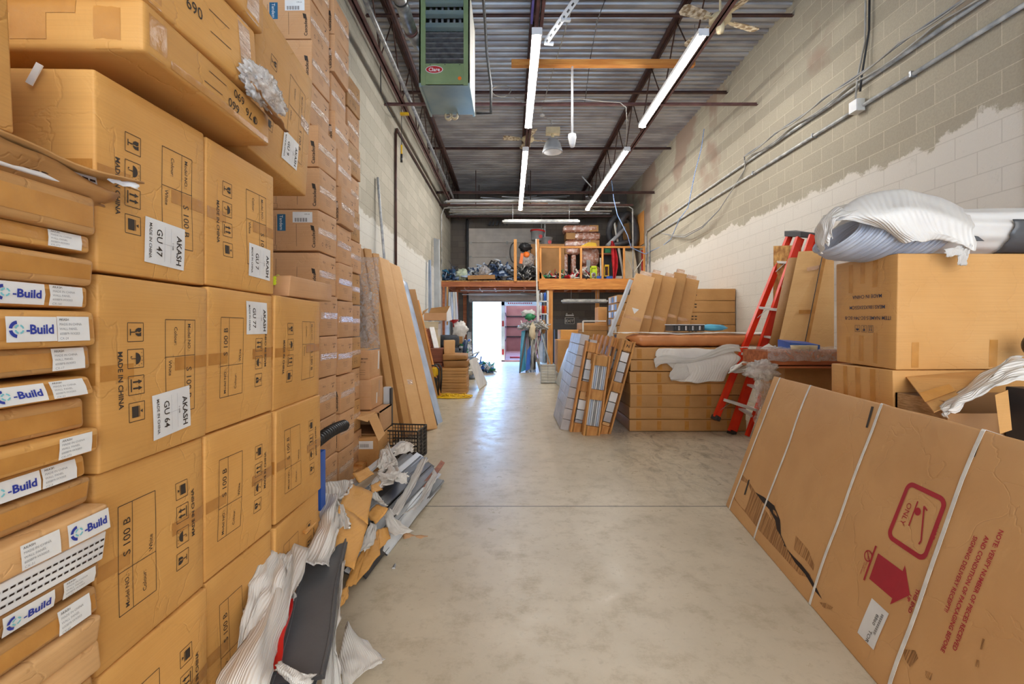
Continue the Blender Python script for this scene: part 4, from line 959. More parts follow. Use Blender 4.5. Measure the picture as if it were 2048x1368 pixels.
# small cartons standing on the far golden column (with lime strap)
simple_carton('small_carton', 'small flat brown carton lying on the far golden column', (LP-.22, 2.2, 1.425), (.42, .46, .085), PK, seed=4)
b = MB(); pts = [P(548, 556, 1.95), P(556, 552, 2.05), P(566, 560, 2.1), P(574, 574, 2.15), P(570, 580, 2.2)]
for dx in (0, .012, .024): b.tube([p+Vector((0, 0, -dx)) for p in pts], .007, LIME, 6)
b.tube([P(574, 574, 2.15), P(580, 577, 2.2)], .02, GREENP, 8); single(b, 'lime_webbing', 'lime green webbing coiled in the gap above the far golden column', 'strap')

# ---------------------------------------------------------------- TRI-BOXES stack and open carton beyond
def tri(sb, mb, t):
    U, V, _ = sb.dims('-y')
    sb.text(mb, 'TRI-BOXES', .019, '-y', .085, .055, 0, INK, bold=.02); sb.text(mb, 'GRS-60', .017, '-y', .085, .025, 0, INK, bold=.01)
    for k in range(3): sb.line(mb, INK, sb.fn('-y', .03, 0, 0, .001), -.08, .08, -.05-k*.02, -.048-k*.02)
t = carton('display_carton', 'small brown carton printed TRI-BOXES on top of the short stack', (-1.44, 4.42, .80), (.30, .34, .265), PK, seed=12, deco=tri, tape=[('+x', .1, .03, .04, .18, PAPER)], n=5)
b = MB(); b.bb(-1.58, -1.30, 4.26, 4.58, 1.066, 1.068, TEAL); b.bb(-1.55, -1.33, 4.29, 4.55, 1.067, 1.0695, LK); single(b, 'printed_lid', 'blue-bordered printed lid on the TRI-BOXES carton', 'lid')
carton('plain_carton', 'plain brown carton directly below the TRI-BOXES carton', (-1.43, 4.42, .515), (.32, .36, .28), PK, seed=14, tape=[('-y', 0, -.02, .3, .004, MK), ('+x', -.02, -.05, .03, .1, PAPER), ('+x', .05, .03, .012, .16, GREY)], n=5)
# open carton
t = thing('open_carton', 'open brown carton with dark inside and torn flaps hanging out', 'box', (-1.42, 4.35, .30))
b = MB()
for (x0, x1, y0, y1) in ((-1.60, -1.59, 4.2, 4.6), (-1.19, -1.18, 4.2, 4.6), (-1.6, -1.18, 4.59, 4.6)): b.bb(x0, x1, y0, y1, .30, .512, PK)
b.bb(-1.6, -1.18, 4.2, 4.6, .30, .31, DKIN); b.bb(-1.6, -1.18, 4.2, 4.6, .500, .512, PK); b.build('carton_body', t)
b = MB(); b.prism([(-1.60, 4.2, .505), (-1.22, 4.2, .505), (-1.26, 4.08, .44), (-1.36, 4.06, .475), (-1.60, 4.08, .44)], (0, 0, .005), LK); b.build('top_flap', t)
b = MB(); q = [P(736, 836, 4.1), P(752, 826, 4.15), P(769, 868, 4.05), P(757, 882, 4.0)]; b.prism(q, (.004, .004, 0), LK); b.build('side_flap', t)
b = MB(); q = [P(752, 826, 4.2), P(765, 810, 4.45), P(766, 848, 4.4), P(760, 852, 4.25)]; b.prism(q, (.004, .004, 0), PK); b.build('torn_flap', t)
def dlab(sb, mb, t):
    sb.patch(mb, PAPER, '-y', .05, .085, .13, .07, off=.001)
    for k in range(10): sb.line(mb, INK, sb.fn('-y', .05, .085, 0, .002), -.05+k*.008, -.05+k*.008+.003, -.02, .01)
    for k in range(5): sb.line(mb, INK, sb.fn('+x', 0, .04-k*.02, 0, .002), -.12, .1, 0, .002)
simple_carton('barcode_carton', 'brown carton with white barcode label on the floor behind the hose', (-1.33, 4.35, .0), (.32, .5, .295), MK, seed=15, deco=dlab)
b = MB(); b.bb(-1.30, -1.235, 4.74, 4.80, 0, .66, LGREY); b.bb(-1.235, -1.215, 4.73, 4.79, 0, .65, CHARD); single(b, 'grey_upright_board', 'narrow grey panel with dark edge standing beside the small carton stack', 'panel')
p = P(762, 880, 4.75); b = MB(); b.bb(-1.30, -1.26, 4.61, 4.7, 0, .33, TEAL); single(b, 'teal_strip', 'teal strip standing behind the open carton', 'strip')

# black plastic crate
t = thing('plastic_crate', 'black open-mesh plastic crate on the floor', 'crate', (-1.07, 4.55, 0), rz=R(-7))
cw, cd, ch = .42, .30, .285
def crate_wall(fn, L):
    b = MB()
    nn = int(L/.03)
    for i in range(nn+1): x = -L/2+L*i/nn; b.beam(fn(x, 0), fn(x, ch), .006 if i % 4 else .012, .006, BLACK, up=(fn(1, 0)-fn(0, 0)))
    for j in range(9): z = ch*j/8; b.beam(fn(-L/2, z), fn(L/2, z), .006, .014 if j in (0, 4, 8) else .005, BLACK)
    b.build('mesh_wall', t, local=True)
crate_wall(lambda x, z: Vector((x, -cd/2, z+.004)), cw); crate_wall(lambda x, z: Vector((x, cd/2, z+.004)), cw)
crate_wall(lambda x, z: Vector((-cw/2, x, z+.004)), cd); crate_wall(lambda x, z: Vector((cw/2, x, z+.004)), cd)
b = MB()
for i in range(14): x = -cw/2+cw*i/13; b.beam((x, -cd/2, .006), (x, cd/2, .006), .008, .006, BLACK)
for i in range(10): y = -cd/2+cd*i/9; b.beam((-cw/2, y, .006), (cw/2, y, .006), .006, .008, BLACK)
b.build('mesh_base', t, local=True)

# ---------------------------------------------------------------- long cartons leaning on the left wall
def leaner(name, label, base, top, w, th, m, cat='box', group=None, cap=True, facing=None, tag_label=None, deco=None):
    """flat long box between base and top; wide face turned towards +x/-y"""
    base = Vector(base); top = Vector(top); d = (top-base); L = d.length; d.normalize()
    wd = (Vector(facing) - d*Vector(facing).dot(d)).normalized(); nn = d.cross(wd).normalized()
    M4 = Matrix((wd, nn, d)).transposed().to_4x4(); M4.translation = base
    t = thing(name, label, cat, base, group=group); t.rotation_euler = M4.to_euler()
    sb = SoftBox(w, th, L, r=.006, bulge=.004, jit=.004, seed=int(base.y*100) % 97, n=10); mb = MB(); sb.shell(mb, m)
    if deco: deco(sb, mb, t)
    mb.build('carton_body' if cat == 'box' else 'board_body', t, local=True)
    return t, sb
gl = 'long cartons leaning on the left wall'
def ltape(sb, mb, t):
    for f in ('+y', '-y'):
        sb.patch(mb, CTAPE, f, 0, -sb.s.z*.45, .10, .06, off=.001)
leaner('leaning_carton', 'narrow brown long carton leaning on the left wall, nearest of its row', (-1.40, 5.08, 0), (-1.86, 5.55, 2.20), .16, .10, DK, group=gl, facing=(.8, -.6, 0))
leaner('leaning_carton', 'shadowed brown long carton leaning on the left wall, second of its row', (-1.31, 5.2, 0), (-1.80, 5.68, 2.21), .16, .10, MK, group=gl, facing=(.8, -.6, 0))
leaner('leaning_carton', 'brown long carton leaning on the left wall, third of its row', (-1.22, 5.34, 0), (-1.74, 5.82, 2.17), .17, .10, MK, group=gl, facing=(.8, -.6, 0))
leaner('leaning_carton', 'light wide long carton leaning on left wall, left of the pair', (-1.08, 5.45, 0), (-1.69, 6.05, 2.16), .24, .08, LK, group=gl, facing=(.35, .9, 0), deco=ltape)
leaner('leaning_carton', 'light wide long carton leaning on left wall, beside the grey-blue board', (-.99, 5.72, 0), (-1.62, 6.35, 2.12), .24, .08, LK, group=gl, facing=(.35, .9, 0))
leaner('leaning_board', 'blue-grey film-covered board leaning beside the light long cartons', (-.96, 6.05, 0), (-1.66, 7.0, 2.0), .34, .03, BLUEGREY, 'board', facing=(.2, .95, 0))
leaner('leaning_board', 'dark thin board edge between the long cartons and blue-grey board', (-.97, 5.93, 0), (-1.68, 6.75, 2.0), .14, .03, CHARD, 'board', facing=(.2, .95, 0))
leaner('leaning_carton', 'battered long carton leaning farther along the left wall', (-1.38, 8.2, 0), (-1.85, 8.5, 1.93), .18, .14, DK, group=gl, facing=(.7, -.7, 0))
leaner('leaning_board', 'narrow light timber board beside the battered leaning carton', (-1.30, 8.4, 0), (-1.76, 8.7, 1.75), .12, .03, PINE_Z, 'board', facing=(.7, -.7, 0))
leaner('metal_stud', 'slotted galvanised stud leaning tall against the left wall', (-1.72, 7.0, 0), (-2.02, 7.05, 3.55), .07, .035, GALV, 'stud', facing=(.3, -.9, 0))
# bits between stack and leaning cartons
leaner('wrapped_board', 'black panel in stretch film behind the leaning cartons', (-1.66, 5.05, 0), (-1.80, 5.05, 2.0), .34, .05, BLACK, 'board', facing=(.5, -.8, 0))
o = simple_carton('film_wrapped_carton', 'tall brown carton in clear film behind the TRI-BOXES stack', (-1.62, 4.95, 0), (.34, .3, 1.12), MK, seed=17)
b = MB(); b.grid(lambda u, v: (-1.83+.48*u+.02*nz(u*6, v*6), 4.76+.02*nz(u*8, v*8), 1.0+v*1.0), 14, 20, FILM); single(b, 'stretch_film', 'crinkled clear stretch film beside the tall stack of cartons', 'film')
b = MB(); q = P(741, 592, 5.1); b.box(q, (.03, .004, .09), PAPER, Matrix.Rotation(R(8), 3, 'Y')); single(b, 'paper_tag', 'small paper tag on the shadowed leaning carton', 'tag')

# ---------------------------------------------------------------- pile of charcoal boards and foam on the floor
gb = 'charcoal trim boards in the floor pile'
def plank(label, p0, p1, w, th, m=CHAR, name='trim_board', sag=0.0, seed=0, twist=0, group=gb, lip=True):
    p0 = Vector(p0); p1 = Vector(p1); d = (p1-p0).normalized(); s_ = d.cross(Vector((0, 0, 1))).normalized()
    up0 = s_.cross(d)
    b = MB(); n = 14
    def pos(u, j, k):
        c = p0.lerp(p1, u)+Vector((0, 0, -sag*4*u*(1-u)))+s_*.01*nz(u*3+seed, 1)
        a = R(twist)*(1 if True else 0); r_ = s_*math.cos(a)+up0*math.sin(a); q = up0*math.cos(a)-s_*math.sin(a)
        return c+r_*j*w/2+q*k*th
    prof = [(-1, 0), (-1, 1), (-.88, 1), (-.86, .75), (.80, .75), (.82, 1), (.9, 1.0), (.93, .5), (1, .5), (1, 0)] if lip else [(-1,0),(-1,1),(1,1),(1,0)]
    m_ = len(prof); vs = [pos(i/n, j, k) for i in range(n+1) for j, k in prof]
    fs = [(i*m_+k, i*m_+(k+1) % m_, (i+1)*m_+(k+1) % m_, (i+1)*m_+k) for i in range(n) for k in range(m_)]
    b.add(vs, fs, m); b.add(vs[:m_], [tuple(range(m_))], CHARD); b.add(vs[-m_:], [tuple(range(m_))], CHARD)
    return single(b, name, label, 'board', group)
plank('wide charcoal board nearest the viewer, on top of the floor pile', (-.655, 1.42, .195), (-.905, 2.36, .26), .160, .016)
plank('charcoal board end showing below the wide board, by the red panel', (-.66, 1.0, .15), (-.72, 1.50, .17), .20, .014)
plank('bright red panel edge sticking out left of the wide charcoal board', onz(538, 1352, .255), onz(573, 1205, .285), .045, .012, REDP, 'red_board', group=None, lip=False)
pl = [(-.98, 2.2, .08, -.80, 4.2, .20), (-.93, 2.3, .10, -.74, 4.25, .17), (-.88, 2.3, .12, -.68, 4.2, .15), (-.83, 2.35, .09, -.63, 4.1, .13), (-.80, 2.3, .05, -.60, 4.05, .10), (-.76, 2.35, .03, -.58, 3.95, .07),
      (-1.02, 2.35, .16, -.86, 4.3, .24), (-.95, 2.4, .18, -.80, 4.32, .24), (-.90, 2.45, .19, -.76, 4.28, .21), (-1.05, 2.5, .06, -.92, 4.35, .22), (-.72, 2.6, .02, -.57, 3.85, .045), (-.86, 2.4, .2, -.70, 4.15, .19)]
for i, (a, b_, c, d, e, f) in enumerate(pl):
    d, e, f = d-.01, e-.18, f*.55
    plank('%s trim board in the far half of the floor pile' % ('charcoal' if i % 3 != 1 else 'white foam-covered'), (a, b_, c), (d, e, f), .07, .012, (CHAR, LGREY, CHARD)[i % 3], seed=i*3, twist=-48+(i*7) % 30, sag=-.02+.01*(i % 3), group=gb if i % 3 != 1 else 'white foam-covered boards in the floor pile')
plank('maroon-edged dark board at the right of the far pile', (-.72, 3.1, .03), (-.585, 4.0, .11), .04, .012, REDWOOD, twist=-30, group=None)
plank('broad charcoal board at the aisle side of the far pile', (-.735, 3.0, .02), (-.61, 3.75, .05), .16, .012, CHAR, twist=-12, group=None)
plank('long white strip lying against the small brown cartons', (-1.08, 2.75, .22), (-1.0, 4.3, .20), .05, .02, LGREY, 'white_strip', group=None, lip=False, seed=3)

def foam(label, rows, seed=0, m=FOAM, amp=.012, name='foam_sheet', group='torn white foam sheets on the floor pile', nu=22, nv=22, cat='foam sheet', freq=5, thick=.002, ragged=.02, pull=None):
    """lofted sheet through rows of control points"""
    E_ = Vector((0, 0, EYE)); pull = pull or (.93 if 'pile' in group else 1)
    rows = [[E_+(Vector(p)-E_)*pull for p in r_] for r_ in rows]
    def cr(pts, u):
        n = len(pts)-1; x = min(u*n, n-1e-6); i = int(x); t_ = x-i
        g = lambda k: pts[max(0, min(n, k))]
        a, b_, c, d = g(i-1), g(i), g(i+1), g(i+2)
        return .5*((2*b_)+(c-a)*t_+(2*a-5*b_+4*c-d)*t_*t_+(3*b_-a-3*c+d)*t_**3)
    def f(u, v):
        uu = u
        e = ragged*(nz(v*9+seed, 2) if u in (0, 1) else 0)
        p = cr([cr(r_, uu) for r_ in rows], v)
        k = Vector((nz(u*freq+seed, v*freq, 1), nz(u*freq, v*freq+seed, 5), 1.4*nz(u*freq+9, v*freq+seed, 8)))*amp
        return p+k+Vector((e, e*.5, 0))
    b = MB(); b.grid(f, nu, nv, m)
    o = single(b, name, label, cat, group, solid=thick); return o
Q = P
foam('white foam sheet draped left of the wide charcoal board, hanging to the frame bottom', [
    [Q(545,1090,2.25), Q(575,1085,2.2), Q(620,1098,2.1)], [Q(530,1180,1.9), Q(560,1160,1.85), Q(588,1190,1.8)], [Q(505,1260,1.65), Q(535,1250,1.6), Q(560,1290,1.6)], [Q(440,1350,1.45), Q(490,1330,1.4), Q(540,1360,1.38)], [Q(400,1450,1.35), Q(470,1450,1.3), Q(530,1450,1.28)]], 3, amp=.018)
foam('tall folded white foam sheet standing against the lower golden cartons', [
    [Q(532,1092,2.0), Q(560,1105,2.0), Q(584,1112,2.02)], [Q(515,1130,1.85), Q(545,1150,1.85), Q(570,1165,1.82)], [Q(492,1200,1.72), Q(515,1220,1.7), Q(540,1235,1.68)], [Q(477,1288,1.6), Q(488,1292,1.6), Q(500,1296,1.58)]], 7, amp=.02)
foam('narrow foam strip along the left edge of the wide charcoal board', [
    [Q(575,1125,2.15), Q(600,1122,2.1)], [Q(572,1160,1.97), Q(594,1160,1.95)], [Q(574,1200,1.85), Q(588,1202,1.84)]], 12, amp=.008)
foam('broad white foam sheet over the brown wrapper, trailing down to the grey board', [
    [Q(640,985,2.75), Q(672,990,2.7), Q(676,1012,2.65)], [Q(628,1030,2.6), Q(662,1022,2.5), Q(680,1032,2.5)], [Q(618,1075,2.4), Q(655,1060,2.3), Q(676,1068,2.35)], [Q(590,1115,2.22), Q(630,1118,2.15), Q(660,1122,2.2)], [Q(582,1112,2.1), Q(622,1128,2.08), Q(655,1130,2.1)]], 21, amp=.02)
foam('folded foam lobe curling over the back of the broad white sheet', [
    [Q(627,985,2.9), Q(650,965,2.95), Q(690,960,2.95), Q(704,962,2.9)], [Q(626,998,2.8), Q(655,990,2.8), Q(690,992,2.78), Q(700,980,2.8)], [Q(632,1008,2.72), Q(655,1000,2.7), Q(672,1000,2.7), Q(688,994,2.72)]], 33, amp=.015)
foam('small peaked foam flap on the right of the broad white sheet', [
    [Q(668,995,2.66), Q(675,1003,2.6)], [Q(668,1015,2.6), Q(692,1025,2.5)], [Q(670,1055,2.45), Q(700,1058,2.4)]], 36, amp=.012)
foam('white foam ribbon looping over the far dark boards', [
    [Q(762,905,4.0), Q(775,890,4.1), Q(782,925,3.9)], [Q(770,940,3.8), Q(790,930,3.75), Q(800,945,3.7)], [Q(750,960,3.5), Q(775,950,3.5), Q(812,950,3.5)], [Q(735,980,3.3), Q(760,975,3.3), Q(785,968,3.3)]], 41, amp=.03)
foam('foam strip crossing the far boards towards the aisle', [
    [Q(755,945,3.5), Q(790,948,3.45), Q(815,945,3.5)], [Q(760,960,3.4), Q(795,963,3.35), Q(813,968,3.4)]], 43, amp=.015)
foam('upright foam scrap in front of the black crate', [
    [Q(792,895,4.15), Q(812,884,4.2), Q(826,888,4.15)], [Q(786,912,4.05), Q(810,906,4.05), Q(827,903,4.1)]], 47, amp=.012)
foam('long foam strip edging the dark boards at the far aisle side', [
    [Q(868,938,4.0), Q(876,950,3.9)], [Q(850,975,3.6), Q(858,980,3.55)], [Q(835,1005,3.35), Q(845,1002,3.3)], [Q(800,1030,3.1), Q(830,1018,3.15)]], 51, amp=.008)
foam('pale foam strip between the middle dark boards', [
    [Q(842,918,4.0), Q(855,915,4.0)], [Q(820,960,3.6), Q(834,962,3.55)], [Q(790,1010,3.15), Q(806,1014,3.1)], [Q(778,1030,3.0), Q(796,1030,3.0)]], 52, amp=.008)
foam('pointed foam sheet lying on the floor beside the pile', [
    [Q(768,1025,2.98), Q(780,1018,3.0)], [Q(775,1055,2.85), Q(800,1045,2.9)], [Q(788,1072,2.78), Q(828,1062,2.85)]], 55, amp=.008)
foam('little foam flap in the middle of the torn brown wrappers', [
    [Q(738,985,3.0), Q(755,985,3.05)], [Q(748,1000,2.95), Q(768,1008,2.95)], [Q(765,1002,2.9), Q(775,1012,2.95)]], 57, amp=.01)
foam('ribbed foam strip standing at the side of the torn brown wrappers', [
    [Q(740,1045,2.7), Q(752,1050,2.7)], [Q(725,1080,2.55), Q(748,1085,2.55)], [Q(708,1105,2.42), Q(732,1100,2.45)]], 58, amp=.01)
foam('foam sheet under the right edge of the wide charcoal board', [
    [Q(690,1120,2.2), Q(675,1130,2.2)], [Q(682,1200,1.95), Q(668,1210,1.95)], [Q(672,1280,1.75), Q(655,1290,1.75)], [Q(690,1390,1.6), Q(640,1400,1.6)]], 61, amp=.008)
foam('foam scrap spread on the floor at the bottom of the picture', [
    [Q(672,1330,1.78), Q(695,1245,1.98), Q(690,1255,1.98)], [Q(680,1345,1.72), Q(720,1318,1.8), Q(765,1312,1.83)], [Q(690,1385,1.65), Q(720,1350,1.72), Q(755,1330,1.78)]], 63, amp=.006)
foam('curled foam end folded over the front of the wide charcoal board', [
    [Q(560,1322,1.50), Q(600,1345,1.48), Q(628,1348,1.5)], [Q(552,1332,1.47), Q(590,1362,1.45), Q(622,1368,1.47)], [Q(556,1345,1.48), Q(590,1372,1.47), Q(618,1375,1.48)]], 65, amp=.006)
foam('crumpled foam tuft against the crate and barcode carton', [
    [Q(755,930,3.8), Q(768,905,3.9), Q(778,915,3.9)], [Q(760,948,3.7), Q(778,935,3.75), Q(795,930,3.75)]], 67, amp=.03)

# torn brown wrappers around the boards
def wrap(label, quads, m=AK):
    b = MB()
    E_ = Vector((0, 0, EYE))
    for q in quads:
        q = [E_+(Vector(p_)-E_)*.955 for p_ in q]
        b.grid(lambda u, v: Vector(q[0]).lerp(Vector(q[1]), u).lerp(Vector(q[3]).lerp(Vector(q[2]), u), v)+Vector((nz(u*3+q[0][0]*9, v*3), nz(v*3, u*3), nz(u*4, v*4, q[0][1])))*.008, 8, 8, m)
    return single(b, 'torn_wrapper', label, 'cardboard', 'torn cardboard wrappers in the floor pile', solid=.005)
wrap('long creased cardboard wrapper folded over the boards mid pile', [
    [Q(700,968,2.85), Q(745,985,2.8), Q(735,1050,2.5), Q(680,1010,2.55)], [Q(680,1010,2.55), Q(735,1050,2.5), Q(708,1140,2.18), Q(665,1118,2.2)], [Q(665,1118,2.2), Q(682,1060,2.4), Q(680,1010,2.5), Q(670,1030,2.5)]])
wrap('torn cardboard piece lying across the boards beside the long wrapper', [[Q(732,1030,2.75), Q(755,1008,2.85), Q(778,1018,2.8), Q(752,1048,2.68)]])
wrap('stepped cardboard wrapper edge on the floor, middle part', [[Q(755,1060,2.75), Q(776,1055,2.8), Q(780,1078,2.74), Q(760,1098,2.62)], [Q(755,1060,2.75), Q(760,1098,2.62), Q(752,1095,2.6), Q(750,1068,2.7)]])
wrap('stepped cardboard wrapper edge on the floor, nearer part', [[Q(735,1085,2.6), Q(756,1078,2.65), Q(760,1110,2.55), Q(712,1168,2.35)], [Q(735,1085,2.55), Q(712,1168,2.35), Q(690,1175,2.3), Q(702,1140,2.4)]])
wrap('small ragged cardboard wrapper by the board near the viewer', [[Q(682,1180,2.2), Q(698,1170,2.25), Q(695,1198,2.18), Q(680,1215,2.12)]])
wrap('cardboard wrapper scraps at the back of the floor pile', [[Q(705,948,3.3), Q(735,935,3.5), Q(748,948,3.4), Q(718,965,3.2)], [Q(740,972,3.2), Q(760,962,3.3), Q(765,980,3.2), Q(745,985,3.1)]])
wrap('cardboard flap between the far golden column and the broad foam sheet', [[Q(600,1062,2.2), Q(637,1022,2.45), Q(640,1040,2.4), Q(612,1068,2.15)]])
# bits on the floor
b = MB(); b.grid(lambda u, v: Vector(Q(805,1070,2.86)).lerp(Q(856,1076,2.84), u).lerp(Vector(Q(808,1096,2.76)).lerp(Q(830,1100,2.74), u), v)+Vector((0, 0, .012+.012*nz(u*3, v*3))), 8, 6, PK)
single(b, 'cardboard_scrap', 'torn triangular brown cardboard scrap on the open floor', 'cardboard', solid=.004)
b = MB(); pts = [Q(803,1068,2.9)+Vector((0,0,.02)), Q(803,1085,2.82), Q(800,1110,2.66)+Vector((0,0,.01)), Q(793,1128,2.56)+Vector((0,0,.01)), Q(787,1142,2.46)+Vector((0,0,.01))]
b.tube(pts, .010, GALV, 8); single(b, 'metal_conduit_piece', 'short bent silver tube on the floor by the cardboard scrap', 'tube')
# ================================================================ right side, near
# big strapped carton leaning back towards the right wall
BLc, ud = Vector((1.555, 3.33, 0.0)), Vector((-.137, -.99, 0)).normalized()
wide = Vector((.323, -.045, .937)).normalized()       # up the face
nrm = ud.cross(wide).normalized()                      # into the carton or out of it
if nrm.x > 0: nrm = -nrm
LEN, HT, TH = 2.75, .99, .13
t = thing('strapped_carton', 'big flat brown carton with white straps leaning at the right front', 'box', BLc+ud*LEN/2)
# local frame: u along the bottom (towards the viewer = to the right), v up the face, n out of the face
c0 = BLc + ud*LEN/2 + wide*HT/2 - nrm*TH/2
Mx = Matrix((ud, wide, nrm)).transposed().to_4x4()
if Mx.to_3x3().determinant() < 0: print('left-handed frame')
t.rotation_euler = Mx.to_euler(); t.location = c0
bpy.context.view_layer.update()
sb = SoftBox(LEN, HT, TH, r=.007, bulge=.010, jit=.004, seed=41, n=26); sb.off0 = Vector((0, 0, 0))
mb = MB(); sb.shell(mb, cardboard('kraft_big', rgb(206,160,108), rgb(198,150,98), rnd=0))
def px2uv(px, py):
    """where the sight line through a picture point meets the carton face, in face coordinates"""
    o = Vector((0, 0, EYE)); d = Vector(((px-1020)/FPX, 1, -(py-650)/FPX)); fc = c0+nrm*TH/2
    k = (fc-o).dot(nrm)/d.dot(nrm); q = o+d*k-fc
    return q.dot(ud), q.dot(wide)
FZ = '+z'
def facepoly(m, pts, off=.0015, b=None): (b or mb).add([sb.pt(FZ, *px2uv(*p), off) for p in pts], [tuple(range(len(pts)))], m)
ox, oy = px2uv(1835, 1040)
def tx(s_, size, px, py, rot, bold=0, m=None, al='C'):
    u, v = px2uv(px, py); sb.text(mb, s_, size, FZ, u, v, rot, m or INKR, al, off=.0016, bold=bold)
# tear: ragged exposed flutes with a dark gap along its upper side
tear = [(1470,948),(1486,950),(1500,965),(1512,985),(1530,995),(1550,1012),(1560,1040),(1562,1070),(1575,1098),(1600,1125),(1622,1150),(1622,1158),(1600,1150),(1580,1128),(1562,1108),(1545,1090),(1520,1062),(1495,1030),(1470,1000),(1462,975)]
facepoly(TORN, tear); 
facepoly(DARKHOLE, [(1512,985),(1530,995),(1550,1012),(1561,1040),(1563,1070),(1575,1096),(1566,1090),(1556,1068),(1552,1042),(1541,1020),(1526,1004)], .0022)
facepoly(DARKHOLE, [(1575,1098),(1590,1115),(1605,1130),(1620,1150),(1636,1180),(1646,1200),(1632,1184),(1612,1150),(1592,1126)], .0022)
facepoly(TORN, [(1594,1072),(1606,1085),(1620,1102),(1630,1130),(1628,1142),(1612,1120),(1600,1110),(1590,1100)])
facepoly(TORN, [(1640,1205),(1655,1208),(1668,1216),(1664,1220),(1648,1216)])
for q in ([(1808,1300),(1832,1302),(1838,1318),(1822,1336),(1812,1320)], [(1852,1342),(1866,1348),(1862,1362),(1852,1356)], [(1968,1278),(1972,1280),(1966,1300),(1962,1300)], [(1955,1320),(1960,1322),(1957,1336),(1952,1334)]): facepoly(TORN, q)
# slots on the fold lines
for q in ([(1744,813),(1749,814),(1736,856),(1732,855)], [(1962,870),(1967,872),(1954,915),(1950,913)], [(1498,960),(1501,960),(1492,990),(1489,990)]): facepoly(INK, q, .002)
facepoly(DARKHOLE, [(1848,821),(1890,833),(1888,837),(1846,825)], .002)
# red warning square, arrow, writing
def rr_poly(cx, cy, w, h, r, rot, n=5):
    out = []
    for (sx, sy, a0) in ((1, 1, 0), (-1, 1, 90), (-1, -1, 180), (1, -1, 270)):
        out += arc(sx*(w/2-r), sy*(h/2-r), r, a0, a0+90, n)
    return out
uc, vc = px2uv(1835, 1040)
# measured corners give the size of the square
ua, va = px2uv(1788, 1060); ub, vb = px2uv(1882, 1020); SQ = .205; ROT = -90
f = sb.fn(FZ, uc, vc, ROT, .0016)
o_, i_ = rr_poly(0, 0, SQ*1.2, SQ, .035, 0), rr_poly(0, 0, SQ*1.2-.036, SQ-.036, .02, 0)
k0 = len(mb.v); mb.add([f(x, y) for x, y in o_]+[f(x, y) for x, y in i_], [(k, (k+1) % len(o_), len(o_)+(k+1) % len(o_), len(o_)+k) for k in range(len(o_))], INKR)
def ln(x0, y0, x1, y1, w):
    d = Vector((x1-x0, y1-y0)).normalized(); n_ = Vector((-d.y, d.x))*w/2
    mb.add([f(x0+n_.x, y0+n_.y), f(x1+n_.x, y1+n_.y), f(x1-n_.x, y1-n_.y), f(x0-n_.x, y0-n_.y)], [(0, 1, 2, 3)], INKR)
ln(-.065, -.02, .035, -.02, .006); ln(-.06, .015, .06, .055, .007); ln(.06, .055, .075, .05, .007); ln(-.06, .015, -.05, .035, .006)
sb.poly(mb, INKR, f, arc(-.03, -.004, .015, 0, 350, 12))
u, v = uc, vc
sb.text(mb, 'ONLY', .034, FZ, uc-.052, vc+.0, ROT, INKR, off=.0016); 
tx('USE', .030, 1873, 1066, ROT)
f = sb.fn(FZ, *px2uv(1783, 1160), ROT, .0016)
sb.poly(mb, INKR, f, [(-.055,-.10),(.055,-.10),(.055,.035),(-.055,.035)]); sb.poly(mb, INKR, f, [(-.08,.035),(.08,.035),(0,.10)])
def bar(cx, cy, x0, y0, x1, y1, w):
    g = sb.fn(FZ, cx, cy, ROT, .0016); d = Vector((x1-x0, y1-y0)).normalized(); n_ = Vector((-d.y, d.x))*w/2
    mb.add([g(x0+n_.x, y0+n_.y), g(x1+n_.x, y1+n_.y), g(x1-n_.x, y1-n_.y), g(x0-n_.x, y0-n_.y)], [(0, 1, 2, 3)], INKR)
cx, cy = px2uv(1783, 1160); bar(cx, cy, -.075, -.122, .075, -.122, .009)
cx, cy = px2uv(1739, 1113); g = sb.fn(FZ, cx, cy, ROT, .0016)
ri, ro = arc(0, 0, .018, 0, 345, 16), arc(0, 0, .023, 0, 345, 16); mb.add([g(x, y) for x, y in ri]+[g(x, y) for x, y in ro], [(k, (k+1) % 17, 17+(k+1) % 17, 17+k) for k in range(17)], INKR); bar(cx, cy, -.014, -.014, .014, .014, .004)
tx('CLAMP', .010, 1739, 1113, ROT); tx('DO NOT', .010, 1732, 1135, ROT); tx('CLAMP HERE', .009, 1727, 1137, ROT)
tx('THIS END', .021, 1829, 1203, ROT, .03); tx('UP', .021, 1819, 1196, ROT, .03)
tx('NOTE: VERIFY NUMBER OF PIECES RECEIVED', .0205, 1958, 1182, ROT, .02); tx('AND CONDITION OF PACKAGING BEFORE', .0205, 1932, 1190, ROT, .02); tx('SIGNING DELIVERY RECEIPT!!', .0205, 1926, 1150, ROT, .02)
mb.build('carton_body', t, local=True)
# shipping label
lu, lv = px2uv(1747, 1248); b = MB(); sb.patch(b, PAPER, FZ, lu, lv, .15, .10, ROT, off=.002)
g = sb.fn(FZ, lu, lv, ROT, .003)
for k in range(30): sb.line(b, INK, g, -.055+k*.0028, -.055+k*.0028+(.0008 if k % 3 else .0018), .022, .034)
def ltx(s_, size, x, y, m=INK): b.text(s_, size, None, None, None, m, 'C', fn=lambda X, Y: g(X+x, Y+y))
ltx('8860', .022, -.02, .008); ltx('TOR', .024, .05, .008)
o = b.build('shipping_label', t, local=True); o['label'] = 'white barcode shipping label'
